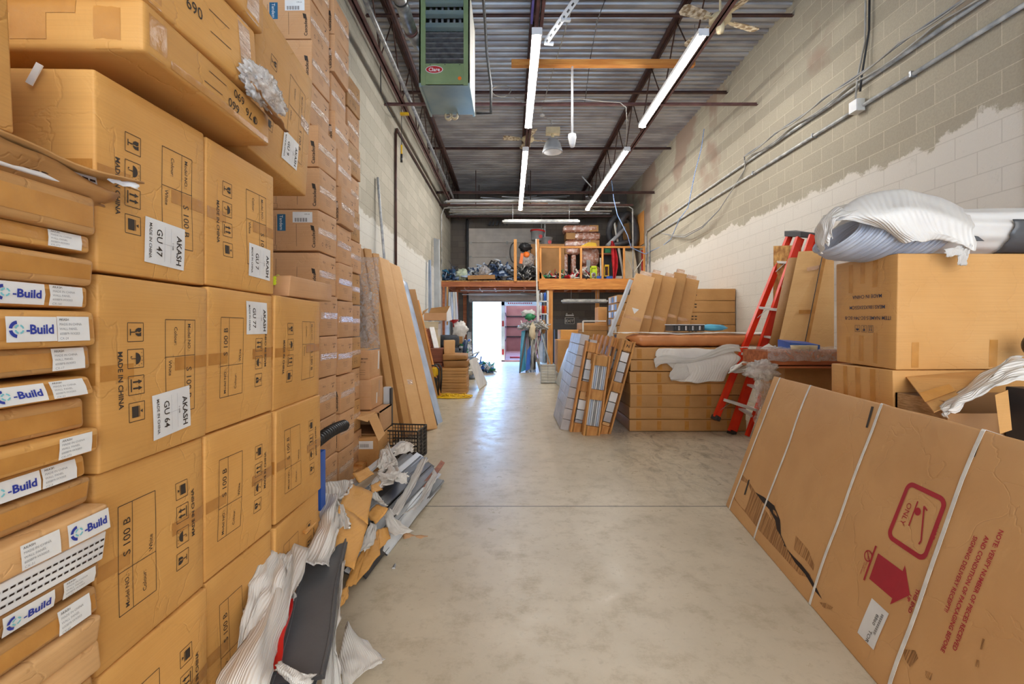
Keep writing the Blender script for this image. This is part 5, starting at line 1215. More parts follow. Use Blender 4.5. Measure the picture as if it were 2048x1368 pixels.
# straps around it
for (a, c) in (((1560,757),(1459,1017)), ((1622,770),(1512,1066)), ((1765,806),(1622,1200)), ((1970,854),(1782,1368))):
    (u0, v0), (u1, v1) = px2uv(*a), px2uv(*c); uT = u1+(u0-u1)*(HT/2-v1)/(v0-v1)
    b = MB(); w = .008
    pts = [sb.pt(FZ, u1+(u0-u1)*((-HT/2+HT*k/16)-v1)/(v0-v1), -HT/2+HT*k/16, .003) for k in range(17)]
    pts += [Vector((uT, HT/2+.003, TH/2)), Vector((uT, HT/2+.004, -TH/2)), Vector((uT, HT/2-.1, -TH/2-.003))]
    vs = [p+Vector((s_*w, 0, 0)) for p in pts for s_ in (-1, 1)]; b.add(vs, [(2*i, 2*i+1, 2*i+3, 2*i+2) for i in range(len(pts)-1)], STRAP)
    b.build('white_strap', t, local=True, solid=.0012)

# two stacked big cartons with MEAS printing behind it
KM = cardboard('kraft_meas', rgb(204,156,98), rgb(192,142,82), rnd=.02)
def meas(sb, mb, t):
    for i, s_ in enumerate(('ITEM NAME:S-SC-74V-SC-B', 'MEAS:186X53X55CM', 'MADE IN CHINA')): sb.text(mb, s_, .026, '-x', .02, -.03+i*.055, 180, INKB, bold=.006)
    for i, k in enumerate(('umbrella', 'glass', 'arrows')): icon(sb, mb, k, '-x', .0+(1-i)*-.045, -.085, 180, .034, INKB)
def meas_tape(): return [('-x', -.09, .19, .028, .17), ('-x', -.01, .21, .03, .12), ('-x', .07, .20, .03, .15), ('-x', -.11, -.20, .028, .14), ('-x', -.02, -.2, .03, .16), ('-x', .075, -.19, .026, .17),
    ('-y', -.84, -.205, .035, .12), ('-y', -.46, -.20, .04, .13)]
rzm = R(-2)
carton('meas_carton', 'big brown carton printed upside down with its size, under the foam-wrapped roll', (1.835+.93, 2.42, 1.09), (1.86, .40, .55), KM, rz=R(1.5), seed=51, deco=meas, tape=meas_tape(), n=18, bulge=.006, r=.006)
carton('meas_carton', 'big brown taped carton directly below the upside-down printed one', (1.82+.93, 2.42, .535), (1.86, .42, .55), KM, rz=R(1), seed=52, tape=[('-x', -.10, .15, .03, .24), ('-x', -.01, .15, .034, .24), ('-x', .09, .15, .034, .24)], n=18, bulge=.006)
carton('meas_carton', 'lowest big carton of the right stack, behind the strapped one', (1.86+.93, 2.42, 0), (1.84, .42, .53), KM, rz=0, seed=53, n=8)
# foam-wrapped roll on top
t = thing('foam_wrapped_roll', 'long bundle in white foam sleeve lying on the right cartons', 'roll', (2.7, 2.5, 1.65))
b = MB()
def roll(u, v):
    a = 2*PI*v; x = 1.80+u*2.0; r_ = 1+.06*nz(u*7, math.cos(a)*2, math.sin(a)*2)+.02*math.sin(a*13)
    e = min(1, max(.25, (u)*14)); 
    return (x, 2.42+math.cos(a)*.19*r_, 1.775+math.sin(a)*.125*r_*(.75+.25*e))
b.grid(roll, 60, 80, FOAM); b.build('foam_sleeve', t)
b = MB()
def rings(u, v):
    a = 2*PI*v; x = 1.66+u*.42; rr_ = (1+.05*math.sin(u*2*PI*11))*(.62+.38*min(1, u*3.5+.2))
    return (x+.07*math.sin(a), 2.36+math.cos(a)*.20*rr_, 1.74+.03*(1-u)-.02+math.sin(a)*.105*rr_)
b.grid(rings, 130, 40, FOAMB); b.build('ribbed_end', t)
b = MB()
def ch(u, v):
    a = PI*.92+PI*.42*v; x = 2.42+u*.34+.03*nz(v*4, 3)
    return (x, 2.42+math.cos(a)*.205, 1.775+math.sin(a)*.135)
b.grid(ch, 12, 12, CHAR)
b.grid(lambda u, v: (2.06+u*.2-.03*v, 2.20+.01*nz(u*3), 1.70+.055*v*(1-.6*u)), 6, 4, CHAR); b.build('charcoal_end', t, solid=.004)
foam('white foam sheet thrown over the roll on the right cartons', [
    [Q(1650,430,2.45), Q(1760,425,2.5), Q(1860,420,2.52), Q(1925,425,2.52)], [Q(1650,440,2.2), Q(1740,385,2.3), Q(1840,384,2.35), Q(1935,420,2.35)],
    [Q(1690,440,2.17), Q(1760,418,2.12), Q(1850,415,2.12), Q(1948,452,2.14)], [Q(1755,455,2.14), Q(1790,455,2.10), Q(1870,468,2.10), Q(1952,488,2.12)], [Q(1790,470,2.15), Q(1822,490,2.12), Q(1870,478,2.11), Q(1935,495,2.12)]], 71, amp=.022, group='loose foam and film on the right stacks', nu=34, nv=30, freq=4)
foam('gathered foam hood over the left end of the roll', [
    [Q(1655,430,2.5), Q(1700,412,2.5), Q(1745,405,2.5)], [Q(1636,455,2.3), Q(1660,425,2.25), Q(1720,418,2.2)], [Q(1630,480,2.25), Q(1646,450,2.15), Q(1672,440,2.1)], [Q(1645,508,2.25), Q(1650,490,2.15), Q(1665,480,2.12)]], 73, amp=.02, group='loose foam and film on the right stacks')
foam('little hanging tail of foam at the front of the roll', [[Q(1925,480,2.13), Q(1942,478,2.13)], [Q(1920,505,2.12), Q(1940,505,2.12)], [Q(1915,528,2.13), Q(1930,532,2.13)]], 75, amp=.01, group='loose foam and film on the right stacks')
foam('tail of foam pointing left below the roll', [[Q(1890,498,2.12), Q(1925,492,2.12)], [Q(1893,514,2.12), Q(1928,508,2.12)]], 76, amp=.006, group='loose foam and film on the right stacks')
foam('foam bag sliding down over the open carton at the right edge', [
    [Q(2048,712,2.0), Q(2050,735,1.9), Q(2055,760,1.85)], [Q(2010,720,2.0), Q(2010,745,1.9), Q(2012,768,1.85)], [Q(1960,752,2.0), Q(1962,775,1.88), Q(1950,795,1.85)], [Q(1915,785,2.0), Q(1912,808,1.85), Q(1905,822,1.82)], [Q(1880,812,1.9), Q(1885,822,1.85), Q(1890,830,1.83)]], 78, amp=.02, group='loose foam and film on the right stacks')
# opened carton under the foam bag
t = thing('opened_carton', 'opened brown carton with taped flap at the right, under the foam bag', 'box', (2.25, 2.05, .9))
b = MB(); b.prism([Q(1812,755,2.20), Q(1985,742,2.18), Q(2010,765,2.0), Q(1868,826,1.9)], (0, 0, .005), KM); b.build('taped_flap', t)
b = MB(); b.prism([Q(1838,790,2.0)+Vector((0,-.0,.008)), Q(1898,772,2.05)+Vector((0,0,.008)), Q(1912,785,2.0)+Vector((0,0,.008)), Q(1850,808,1.95)+Vector((0,0,.008))], (0, 0, .001), TAPE); b.build('packing_tape', t)
b = MB(); b.bb(1.83, 2.4, 1.93, 1.94, .40, .93, DKIN); b.bb(1.83, 1.84, 1.94, 2.19, .40, .98, FLUTE); b.bb(1.83, 2.4, 2.18, 2.19, .40, .98, DKIN); b.build('carton_body', t)
b = MB(); b.prism([Q(1990,790,1.85), Q(2016,780,1.88), Q(2024,860,1.75), Q(2000,868,1.72)], (.01, .01, 0), KM); b.build('torn_corner', t)
b = MB(); b.bb(2.06, 2.6, 1.82, 1.92, .70, 1.045, CHARD); b.bb(2.055, 2.6, 1.81, 1.82, 1.035, 1.05, BLACK); single(b, 'black_case', 'black case standing at the right edge beside the opened carton', 'case', bevel=.004)
p = Q(2046, 690, 2.1); b = MB(); b.lathe([(0,0),(.05,0),(.06,.02),(.05,.04),(0,.04)], p+Vector((.04,0,0)), BLACK, 20, axis=Matrix.Rotation(PI/2, 3, 'X')); single(b, 'black_disc', 'round black object peeking in at the right picture edge', 'wheel')

# ---------------------------------------------------------------- ladder
ALUW = pm('bright_aluminium', rgb(226,226,224), rgb(204,204,204), 9, rough=.4, metal=.15)
t = thing('step_ladder', 'tall red fibreglass step ladder leaning on the right wall', 'ladder', (2.75, 6.0, 0))
def LQ(px, py, d): return P(px, py, d)
F0, F1 = onz(1430, 838), onz(1470, 868)
top0 = Vector((3.80, F0.y-.1, 2.50)); top1 = Vector((3.84, F1.y+.28, 2.50))
A0, A1 = P(1432, 835, 5.46), P(1579, 472, 5.95); B0, B1 = P(1464, 864, 5.52), P(1600, 476, 5.72)
C0, C1 = P(1494, 872, 5.36), P(1632, 480, 5.5); 
def chan(a, b_, w, name='rail'):
    b = MB(); b.beam(a, b_, w, .028, LADR, up=(0, 1, .3)); d = (b_-a).normalized()
    r_ = d.cross(Vector((0, 1, .3))).normalized()
    for s_ in (-1, 1): b.beam(a+r_*s_*w/2, b_+r_*s_*w/2, .006, .045, LADR, up=(0, 1, .3))
    o = b.build(name, t); return o
ra = chan(A0, A1, .062); rb = chan(B0, B1, .09); rc = chan(C0, C1, .03, 'rear_rail')
for a, rl in (((A0, A1), ra), ((B0, B1), rb)):
    b = MB(); d = (a[1]-a[0]).normalized(); b.beam(a[0]-d*.03, a[0]+d*.02, .09, .06, CHARD); b.build('rubber_foot', rl)
for i, (ya, yb) in enumerate(((800,828),(722,748) if False else (712,735),(620,632),(530,532))):
    pass
# treads between the front rails at the heights seen in the photo
def onrail(a, b_, y):
    for k in range(400):
        q = a.lerp(b_, k/399.0); yy = 650-(q.z-EYE)/q.y*FPX
        if yy <= y: return q
    return b_
for (y0, y1) in ((799, 820), (707, 719), (616, 624), (525, 528)):
    q0, q1 = onrail(A0, A1, y0), onrail(C0, C1, y1)
    b = MB(); b.beam(q0, q1, .09, .03, ALUW, up=(0, 0, 1)); tr = b.build('tread', t, bevel=.003)
    b = MB(); b.beam(q0-(A1-A0).normalized()*.16, q0.lerp(q1, .25), .014, .006, ALU); b.build('brace', tr)
for (y0, y1) in ((817, 833), (770, 782), (673, 679), (573, 579)):
    q0, q1 = onrail(B0, B1, y0), onrail(C0, C1, y1)
    b = MB(); b.beam(q0, q1, .07, .022, ALUW, up=(0, 0, 1)); b.build('rear_tread', t)
b = MB(); m_ = (A1+B1)/2
b.prism([A1+Vector((-.05,.03,.0)), A1+Vector((.16,.12,.03)), C1+Vector((.0,.06,.03)), C1+Vector((.02,-.05,.0)), B1+Vector((-.03,-.06,0))], (0, 0, .07), CHARD)
b.build('top_cap', t, bevel=.006)
b = MB(); b.beam(P(1608,520,5.5), P(1625,470,5.5), .07, .03, LADR, up=(0,1,0)); b.build('rail_end', t)

# tall flattened carton and strand board leaning behind the ladder
FL = cardboard('kraft_flat', rgb(212,170,114), rgb(202,156,98), rnd=.03)
b = MB(); q = [P(1553,704,4.85), P(1668,712,4.55), P(1668,520,4.9), P(1652,500,5.0), P(1597,503,5.2)]
t = thing('flattened_carton', 'tall flattened light brown carton leaning behind the ladder', 'box', q[0])
b.prism(q, (.02, .03, 0), FL); b.build('board_body', t)
for (x0, y0, x1, y1) in ((1608,540,1640,534),(1592,624,1618,624),(1625,625,1645,625),(1594,682,1636,684)):
    b = MB(); a0, a1 = P(x0, y0, 4.80-(712-y0)*-.0012), P(x1, y1, 4.72-(712-y1)*-.0012); b.beam(a0+Vector((0,-.05,0)), a1+Vector((0,-.05,0)), .004, .04, TAPE); b.build('packing_tape', t)
b = MB(); b.beam(P(1609,690,4.60), P(1646,505,4.86), .006, .006, INK, up=(0,1,0)); b.beam(P(1613,690,4.62), P(1650,508,4.88), .035, .003, TAPE, up=(0,1,0)); b.build('centre_seam', t)
b = MB(); b.prism([P(1547,492,5.9), P(1602,490,5.7), P(1600,760,5.5), P(1545,760,5.7)], (.012, .012, 0), OSB); single(b, 'strand_board', 'oriented strand board sheet behind the ladder top', 'board')
b = MB(); b.tube([P(1540,760,5.35), P(1592,520,5.5)], .085, DK, 18); single(b, 'cardboard_tube', 'thick brown cardboard tube standing behind the ladder', 'tube')

# low table of wrapped boards between ladder and right cartons
t = thing('wrapped_boards', 'stack of film-wrapped brown boards beside the ladder', 'board', (2.75, 4.0, .8))
b = MB(); b.bb(2.16, 3.35, 3.95, 4.3, .93, .945, BEAM_D); b.build('lower_board', t)
b = MB(); b.bb(2.22, 3.35, 3.98, 4.4, .955, 1.07, BEAM_D); b.build('upper_board', t)
b = MB(); b.grid(lambda u, v: (2.21+1.1*u, 3.96-.01*nz(u*9, v*9), .99+.1*v+.01*nz(u*12, v*4)), 30, 5, FILM); b.grid(lambda u, v: (2.21+1.1*u, 3.96+.6*v, 1.085+.012*nz(u*12, v*9)), 30, 12, FILM); b.build('film_wrap', t)
b = MB(); b.bb(2.50, 3.35, 4.2, 4.6, 0, .925, DK); single(b, 'brown_cabinet', 'dark brown cabinet under the film-wrapped boards', 'cabinet', bevel=.004)
rumpled('film_bundle', 'crumpled clear film bundle hanging over the wrapped boards corner', 'film', P(1524, 742, 3.95), .13, .07, .08, BUBBLE, 5, .5, 34)
b = MB(); b.grid(lambda u, v: (P(1510+30*u, 700, 3.9)+Vector((.02*nz(u*4,v*6), .03*nz(u*6, v*7), -.5*v-.2))), 10, 16, FILM); single(b, 'film_curtain', 'clear film hanging down beside the brown cabinet', 'film')
t = thing('tool_tray', 'bright blue tray holding cups on the wrapped boards', 'tray', P(1620, 695, 4.2))
b = MB(); q = [P(1580,685,4.3), P(1640,690,4.2), P(1640,704,4.2), P(1580,702,4.3)]; b.prism(q, (.06, .3, .02), BLUEP); b.build('tray_body', t)
for xx in (1592, 1608, 1624):
    b = MB(); b.lathe([(.03,0),(.04,.015),(.045,.05),(.04,.05),(.03,.02)], P(xx, 702, 4.12), CREAM, 14); b.build('cup', t)
# foam across the stack to the ladder
foam('twisted foam ribbon stretched from the brown layered stack to the ladder', [
    [P(1530,700,4.2), P(1540,712,4.2)], [P(1500,728,5.0), P(1508,738,5.0)], [P(1468,738,5.3), P(1462,742,5.3)], [P(1462,742,5.2), P(1500,720,5.2)], [P(1540,690,4.9), P(1560,695,4.8)]], 81, amp=.03, group='loose foam and film on the right stacks')

# ---------------------------------------------------------------- layered stack of long cartons
sx0, sy0 = 1.455, 5.62
for i in range(7):
    rr = random.Random(i+90); h = .146
    dx = (.0, .02, .05, .07, .09, .10, .11)[i] if False else (0, .01, .05, .06, .06, .05, .05)[i]
    tp = [('-y', u, 0, .05, .14, TAPE) for u in (-.35, -.02+.02*rr.random(), .25, .5)]+[('-y', -.6, 0, .06, .14)]
    carton('long_flat_carton', 'long flat brown carton of the layered stack, %s' % ('at the very bottom' if i == 0 else RN[i]), (sx0+.72+rr.uniform(-.008, .008), sy0+.52, .004+i*h), (1.42, 1.02, h-.004), MK, rz=rr.uniform(-.006, .006), seed=90+i, n=14, bulge=.005, jit=.007, tape=tp, group='long flat cartons in the layered stack')
t = thing('vinyl_bolster', 'tan channelled vinyl cushion on top of the layered stack', 'cushion', (2.2, 6.0, 1.03))
b = MB()
def bol(u, v):
    a = 2*PI*v; x = 1.50+u*1.95; r_ = 1-.10*math.exp(-((u*14) % 1-.5)**2*60) if True else 1
    e = min(1, math.sqrt(max(0, min(u, 1-u)*18))); ca, sa = math.cos(a), math.sin(a)
    sg = lambda z: math.copysign(abs(z)**.6, z)
    return (x-.10*sa*.4, 5.83+sg(ca)*.17*(.3+.7*e), 1.108+sg(sa)*.078*(.3+.7*e)*r_)
b.grid(bol, 90, 24, TAN); b.build('cushion_body', t)
b = MB(); b.grid(lambda u, v: (1.44+u*2.1+.02*nz(v*5), 5.70+v*.75, 1.196+.012*nz(u*9, v*4)+.01*(1-v)*math.sin(u*14)), 40, 14, FOAM); o = b.build('foam_topper', None, solid=.004); tag(o, 'thin white foam layer on the tan vinyl cushion', 'foam sheet')
foam('ribbed foam sheet hanging down the front of the layered stack', [
    [P(1320,697,5.58), P(1390,697,5.58), P(1462,700,5.58)], [P(1312,712,5.56), P(1400,712,5.55), P(1480,718,5.55)], [P(1350,742,5.56), P(1410,738,5.54), P(1456,745,5.55)], [P(1342,762,5.56), P(1395,765,5.54), P(1448,762,5.55)]], 83, amp=.014, group='loose foam and film on the right stacks')
foam('fishtail foam strip on the front of the layered stack', [[P(1307,718,5.55), P(1312,738,5.55)], [P(1325,710,5.52), P(1325,728,5.52)], [P(1390,715,5.52), P(1390,724,5.52)], [P(1450,690,5.5), P(1455,705,5.5)], [P(1478,690,5.45), P(1482,704,5.45)]], 84, amp=.01, group='loose foam and film on the right stacks')
foam('oval foam flap low on the front of the layered stack', [[P(1338,752,5.53), P(1342,760,5.53)], [P(1352,728,5.52), P(1368,758,5.52)], [P(1372,724,5.53), P(1380,750,5.53)]], 85, amp=.006, group='loose foam and film on the right stacks')
# black module with sky blue bag on it
t = thing('black_rack_module', 'black slatted appliance lying on the layered stack', 'appliance', (2.3, 6.1, 1.2))
b = MB(); x0, x1 = 2.12, 2.53; b.bb(x0, x1, 6.0, 6.3, 1.22, 1.30, BLACK)
for k in range(9): b.bb(x0+.02+k*.045, x0+.045+k*.045, 5.992, 6.0, 1.232, 1.288, ALU if k % 2 else CHARD)
b.build('casing', t, bevel=.004); b = MB(); b.bb(x0-.01, x1, 5.99, 6.3, 1.30, 1.31, PAPER); b.build('paper_on_top', t)
rumpled('blue_bag', 'sky blue rolled bag beside the black slatted appliance', 'bag', (2.70, 6.15, 1.265), .18, .09, .045, SKYB, 6, .12, 24)
# leaning long cartons in the middle of the right side
gl2 = 'long cartons leaning at the right, tops taped'
def endcap(sb, mb, t):
    U, V, W_ = sb.s
    mb.add([Vector((x*.6, y*.55, sb.s.z*2+z)) for z in (0, .07) for x, y in ((-U,-V),(U,-V),(U,V),(-U,V))], [(0,1,5,4),(1,2,6,5),(2,3,7,6),(3,0,4,7),(4,5,6,7)], CTAPE)
    for z in (-.2, .35): sb.patch(mb, TAPE, '-y', 0, sb.s.z*z, U*2, .05, off=.001); sb.patch(mb, TAPE, '+y', 0, sb.s.z*z, U*2, .05, off=.001)
for i, (bx, txx, ty, w, m, lab) in enumerate(((1215,1290,553,.30,LK,'widest long carton, leaning leftmost with a white triangle sticker'), (1248,1312,550,.20,MK,'long carton leaning second from the left with taped end'),
        (1278,1338,556,.22,MK,'long carton leaning in the middle of the right-hand row'), (1305,1360,548,.20,MK,'long carton leaning second from the right end of its row'), (1330,1382,560,.24,MK,'long carton leaning at the right end of its row'))):
    d = 7.1+i*.06
    base = Vector(((bx-1020)/FPX*d-.03+.0*i, d, 0)); top = P(txx, ty, 7.35+i*.06)
    t_, sb_ = leaner('leaning_carton', lab, base, top, w, .13, m, group=gl2, facing=(1, -.15, 0), deco=endcap)
    if i == 0:
        b = MB(); f = sb_.fn('-y' if True else '+y', 0, .5, 0, .003); sb_.poly(b, PAPER, f, [(-.06, .04), (.05, .04), (.0, -.05)]); sb_.poly(b, PAPER, sb_.fn('+y', 0, .5, 0, .003), [(-.06, .04), (.05, .04), (.0, -.05)]); b.build('triangle_sticker', t_, local=True)
b = MB(); a0 = P(1205, 790, 7.0); b.beam(Vector((1.06, 6.95, 0)), P(1262, 560, 7.25), .05, .05, LGREY); single(b, 'pale_batten', 'pale batten leaning at the left of the long cartons', 'batten')
# stacks behind: SHOWER base cartons with three lines of print
for i in range(9):
    z0 = .02+i*.215
    def dd(sb, mb, t):
        for k in range(2):
            for q in range(8): sb.line(mb, INK, sb.fn('-y', 0, .03-k*.05, 0, .002), -.62+q*.06, -.58+q*.06, 0, .02)
    simple_carton('flat_base_carton', 'flat brown printed carton in the stack by the right wall, %s' % ('lowest' if i == 0 else RN[i]), (3.62-.12+.0, 8.75, z0), (1.06, 1.0, .209), MK, seed=120+i, group='flat printed cartons by the right wall', deco=dd, n=8)
for i in range(12):
    z0 = .02+i*.158
    def dd(sb, mb, t):
        for q in range(3): sb.patch(mb, LGREY if (q+i) % 2 else NAVY, '-x', -.3+q*.28, 0, .2, .12, off=.0015)
    simple_carton('edge_wrapped_carton', 'flat carton with silver-blue wrapped ends beyond the leaning row, %s' % ('lowest' if i == 0 else RN[i]), (2.72, 9.85, z0), (1.05, .9, .152), MK, seed=140+i, group='flat cartons with silver-blue ends', deco=dd, n=6)

# ---------------------------------------------------------------- pallets on edge
def edge_pallet(label, px0, px1, d, lean, H_, rz, variant=0, seed=0):
    base = P(px0, 862, d); base.z = 0; x1 = (px1-1020)/FPX*d; w = x1-base.x
    t = thing('leaning_pallet', label, 'pallet', (base.x, base.y, 0), group='timber pallets leaning on edge')
    t.rotation_euler = Matrix((Vector((1, 0, 0)), Vector((0, 1, 0)), Vector((0, 0, 1)))).to_euler()
    rx = Matrix.Rotation(R(rz), 4, 'Z') @ Matrix.Rotation(R(lean), 4, 'Y')
    t.rotation_euler = rx.to_euler()
    # local: z up the pallet, x across the (narrow) visible edge, y depth
    for y in (0, .52, 1.04):
        b = MB(); b.bb(0, w, y, y+.09, 0, H_, PALLET) if variant == 9 else None
        for zz in (0, H_*.5-.05, H_-.13): b = MB(); b.bb(.02, w-.02, y, y+.1, zz, zz+.12, PALLET); b.build('block', t, local=True, bevel=.003)
    for x in (0, w-.02):
        for y in (0, .26, .52, .78, 1.04):
            b = MB(); b.bb(x, x+.02, y, y+.1, 0, H_, PALLET); b.build('deck_board', t, local=True, bevel=.002)
    for zz in (0, H_*.5-.05, H_-.13):
        b = MB(); b.bb(.02, .04, 0, 1.14, zz, zz+.12, PALLET); b.bb(w-.04, w-.02, 0, 1.14, zz, zz+.12, PALLET); b.build('stringer', t, local=True)
    return t, w
t1, w1 = edge_pallet('timber pallet on edge, leftmost, beside the grey slabs', 1140, 1166, 5.60, 10.5, 1.13, 2)
t2, w2 = edge_pallet('shorter timber pallet on edge in front, filled with bluish laths', 1166, 1200, 5.42, 8, .97, 2)
t4, w4 = edge_pallet('timber pallet on edge behind the shorter lath-filled one', 1178, 1201, 5.80, 14.5, 1.2, 2)
t3, w3 = edge_pallet('timber pallet on edge, rightmost, marked on its top block', 1194, 1221, 5.50, 15.5, 1.18, 2)
b = MB(); b.text('N', .05, (w3/2, -.002, 1.18-.07), (1,0,0), (0,0,1), INK, bold=.02); b.build('stencil_mark', t3, local=True)
def slab(label, px0, d, lean, name='tile_slab', cat='slab', group=None):
    base = P(px0, 862, d); base.z = 0
    t = thing(name, label, cat, base, group=group); t.rotation_euler = Matrix.Rotation(R(lean), 4, 'Y').to_euler()
    return t
t = slab('stack of pale grey slabs on edge leaning left of the pallets', 1120, 5.72, 12.5)
for k in range(9):
    b = MB(); b.bb(0, .105, 0, .9, .01+k*.135, .01+k*.135+.13, SLATE); b.build('slab', t, local=True, bevel=.003)
t = slab('bundle of bluish laths standing inside the shorter pallet', 1170, 5.46, 8, 'lath_bundle', 'lath')
for k in range(7):
    b = MB(); b.bb(.0+k*.023, .018+k*.023, .02, .5, .06, .84, (LGREY, BLUEGREY, LGREY, GREY)[k % 4]); b.build('lath', t, local=True)
for (px_, d_, le_, l_) in ((1198, 5.54, 15.5, 'right'), (1183, 5.84, 14.5, 'second-right'), (1145, 5.64, 10.5, 'left')):
    t = slab('small white-labelled tile packs filling the %s leaning pallet' % l_, px_, d_, le_, 'tile_pack', 'tile')
    for k in range(9):
        b = MB(); b.bb(.012, .10, .02, .6, .03+k*.125, .03+k*.125+.115, (LGREY, SLATE, LK, WHITEP)[(k*3+int(px_)) % 4]); b.build('tile', t, local=True)
# white tub leaning beside
t = thing('shower_tray', 'white moulded shower panel leaning left of the grey slabs', 'panel', (.95, 8.2, 0))
b = MB(); A = onz(1110, 765); B_ = onz(1122, 776); q = [A, B_+Vector((0,-.1,0)), P(1152,693,7.2)+Vector((.04,0,0)), P(1140,690,7.8), P(1134,694,8.2)]
b.prism([onz(1110,765)+Vector((0,0,.0)), onz(1121,776)+Vector((0,0,0)), P(1151,694,7.0), P(1138,691,7.6), P(1133,698,8.0)], (.07, .05, -.01), LGREY); b.build('panel_body', t, bevel=.02)
# filter box
t = thing('metal_filter', 'silver pleated metal filter standing on the floor', 'filter', (.88, 10.2, 0))
b = MB(); x0, x1, yy, zt = .68, 1.02, 10.25, .42; b.bb(x0, x1, yy, yy+.1, .01, .03, GALVD); b.bb(x0, x1, yy, yy+.1, zt-.02, zt, GALVD); b.bb(x0, x0+.02, yy, yy+.1, 0, zt, GALVD); b.bb(x1-.02, x1, yy, yy+.1, 0, zt, GALVD); b.build('frame', t, bevel=.004)
b = MB()
for k in range(12): b.bb(x0+.02, x1-.02, yy+.02+.02*(k % 2), yy+.08, .03+k*.031, .03+k*.031+.026, PLAQ)
b.bb(x0+.16, x0+.165, yy+.01, yy+.02, .03, zt-.03, GALV); b.build('pleats', t)
# ================================================================ loft (mezzanine) at the back
DM = 13.85; ZD = 2.62
def mpt(px, py, d=DM): return P(px, py, d)
def bx(x0, x1, y0, y1, z0, z1, m, name, label, cat, group=None, kind=None, bevel=0):
    b = MB(); b.bb(x0, x1, y0, y1, z0, z1, m); return single(b, name, label, cat, group, kind, bevel=bevel)
def pxbox(px0, px1, py0, py1, d, dep, m, name, label, cat, group=None, bevel=.004):
    a = P(px0, py1, d); c = P(px1, py0, d); return bx(a.x, c.x, d, d+dep, a.z, c.z, m, name, label, cat, group, bevel=bevel)
t = thing('loft_platform', 'timber loft platform spanning the back of the unit', 'platform', (1, 14.5, ZD))
xm = mpt(1077, 0).x
b = MB(); b.bb(XL, xm, DM, DM+.04, 2.45, 2.60, BEAM_D); o = b.build('left_beam', t, bevel=.004); o['label'] = 'reddish brown beam'
b = MB(); b.bb(xm, XR-.02, DM-.06, DM, 2.36, 2.62, PINE_X); b.bb(xm, XR-.02, DM-.04, DM+.06, 2.60, 2.66, PINE_X); o = b.build('right_beam', t, bevel=.004); o['label'] = 'orange pine beam'
b = MB(); b.bb(XL, XR-.02, DM, 15.6, 2.60, 2.635, OSB); b.build('deck', t)
for k in range(13):
    x = XL+.2+k*.46; b = MB(); b.bb(x, x+.04, DM+.06, 15.6, 2.40, 2.60, BEAM_D); b.build('floor_joist', t)
b = MB(); b.bb(XL, XR-.02, 15.55, 15.6, 2.40, 2.60, BEAM_D); b.build('rear_beam', t)
def post(px, w, label, z1=2.40, d=DM, m=PINE_Z):
    x = mpt(px, 0, d).x; return bx(x-w/2, x+w/2, d, d+.1, 0, z1, m, 'loft_post', label, 'post', bevel=.004)
post(1100, .17, 'thick pine post under the loft, right of the open door', 2.36)
post(887, .07, 'timber post at the left wall under the loft', 2.45, m=BEAM_D)
post(1195, .12, 'pine post in the dark bay beyond the exit sign', 2.40, 14.6)
post(914, .05, 'thin timber post left of the loading door', 2.4, 14.2, BEAM_D)
# railing
t = thing('loft_railing', 'pine railing with upright bars on the right half of the loft', 'railing', (2.4, DM, ZD+.04))
z0, z1 = 2.66, 3.66
x0, x1 = mpt(1079,0).x, mpt(1290,0).x
b = MB(); b.bb(x0, x1, DM-.03, DM+.03, z1-.05, z1, PINE_X); b.build('top_rail', t, bevel=.003)
b = MB(); b.bb(x0, x1, DM-.03, DM+.03, z0, z0+.03, PINE_X); b.build('bottom_rail', t)
for px in (1081, 1120, 1162, 1205, 1248, 1288):
    x = mpt(px, 0).x; b = MB(); b.bb(x-.03, x+.03, DM-.02, DM+.02, z0, z1-.05, PINE_Z); b.build('baluster', t, bevel=.003)
b = MB(); b.beam((x0, DM, z0+.03), (x0+.18, DM, z0+.0), .02, .02, PINE_X); b.prism([(x0, DM-.02, z0), (x0+.2, DM-.02, z0), (x0, DM-.02, z0+.25)], (0, .03, 0), PINE_X); b.build('corner_gusset', t)
for px, top in ((1030.5, 479), (1075, 479)):
    x = mpt(px, 0).x; zt = mpt(px, top).z; bx(x-.045, x+.045, DM-.05, DM+.02, 2.60, zt, PINE_Z, 'upright_timber', 'pale upright timber at the loft opening, %s' % ('left of the pair' if px < 1050 else 'right of the pair'), 'post', bevel=.003)
x = P(1073, 0, 13.7).x; b = MB(); b.tube([P(1072, 478, 13.7), P(1075, 640, 13.7), P(1100, 728, 13.6)], .022, PLAQ, 8); single(b, 'long_pole', 'long thin pole leaning from the floor up to the loft edge', 'pole')

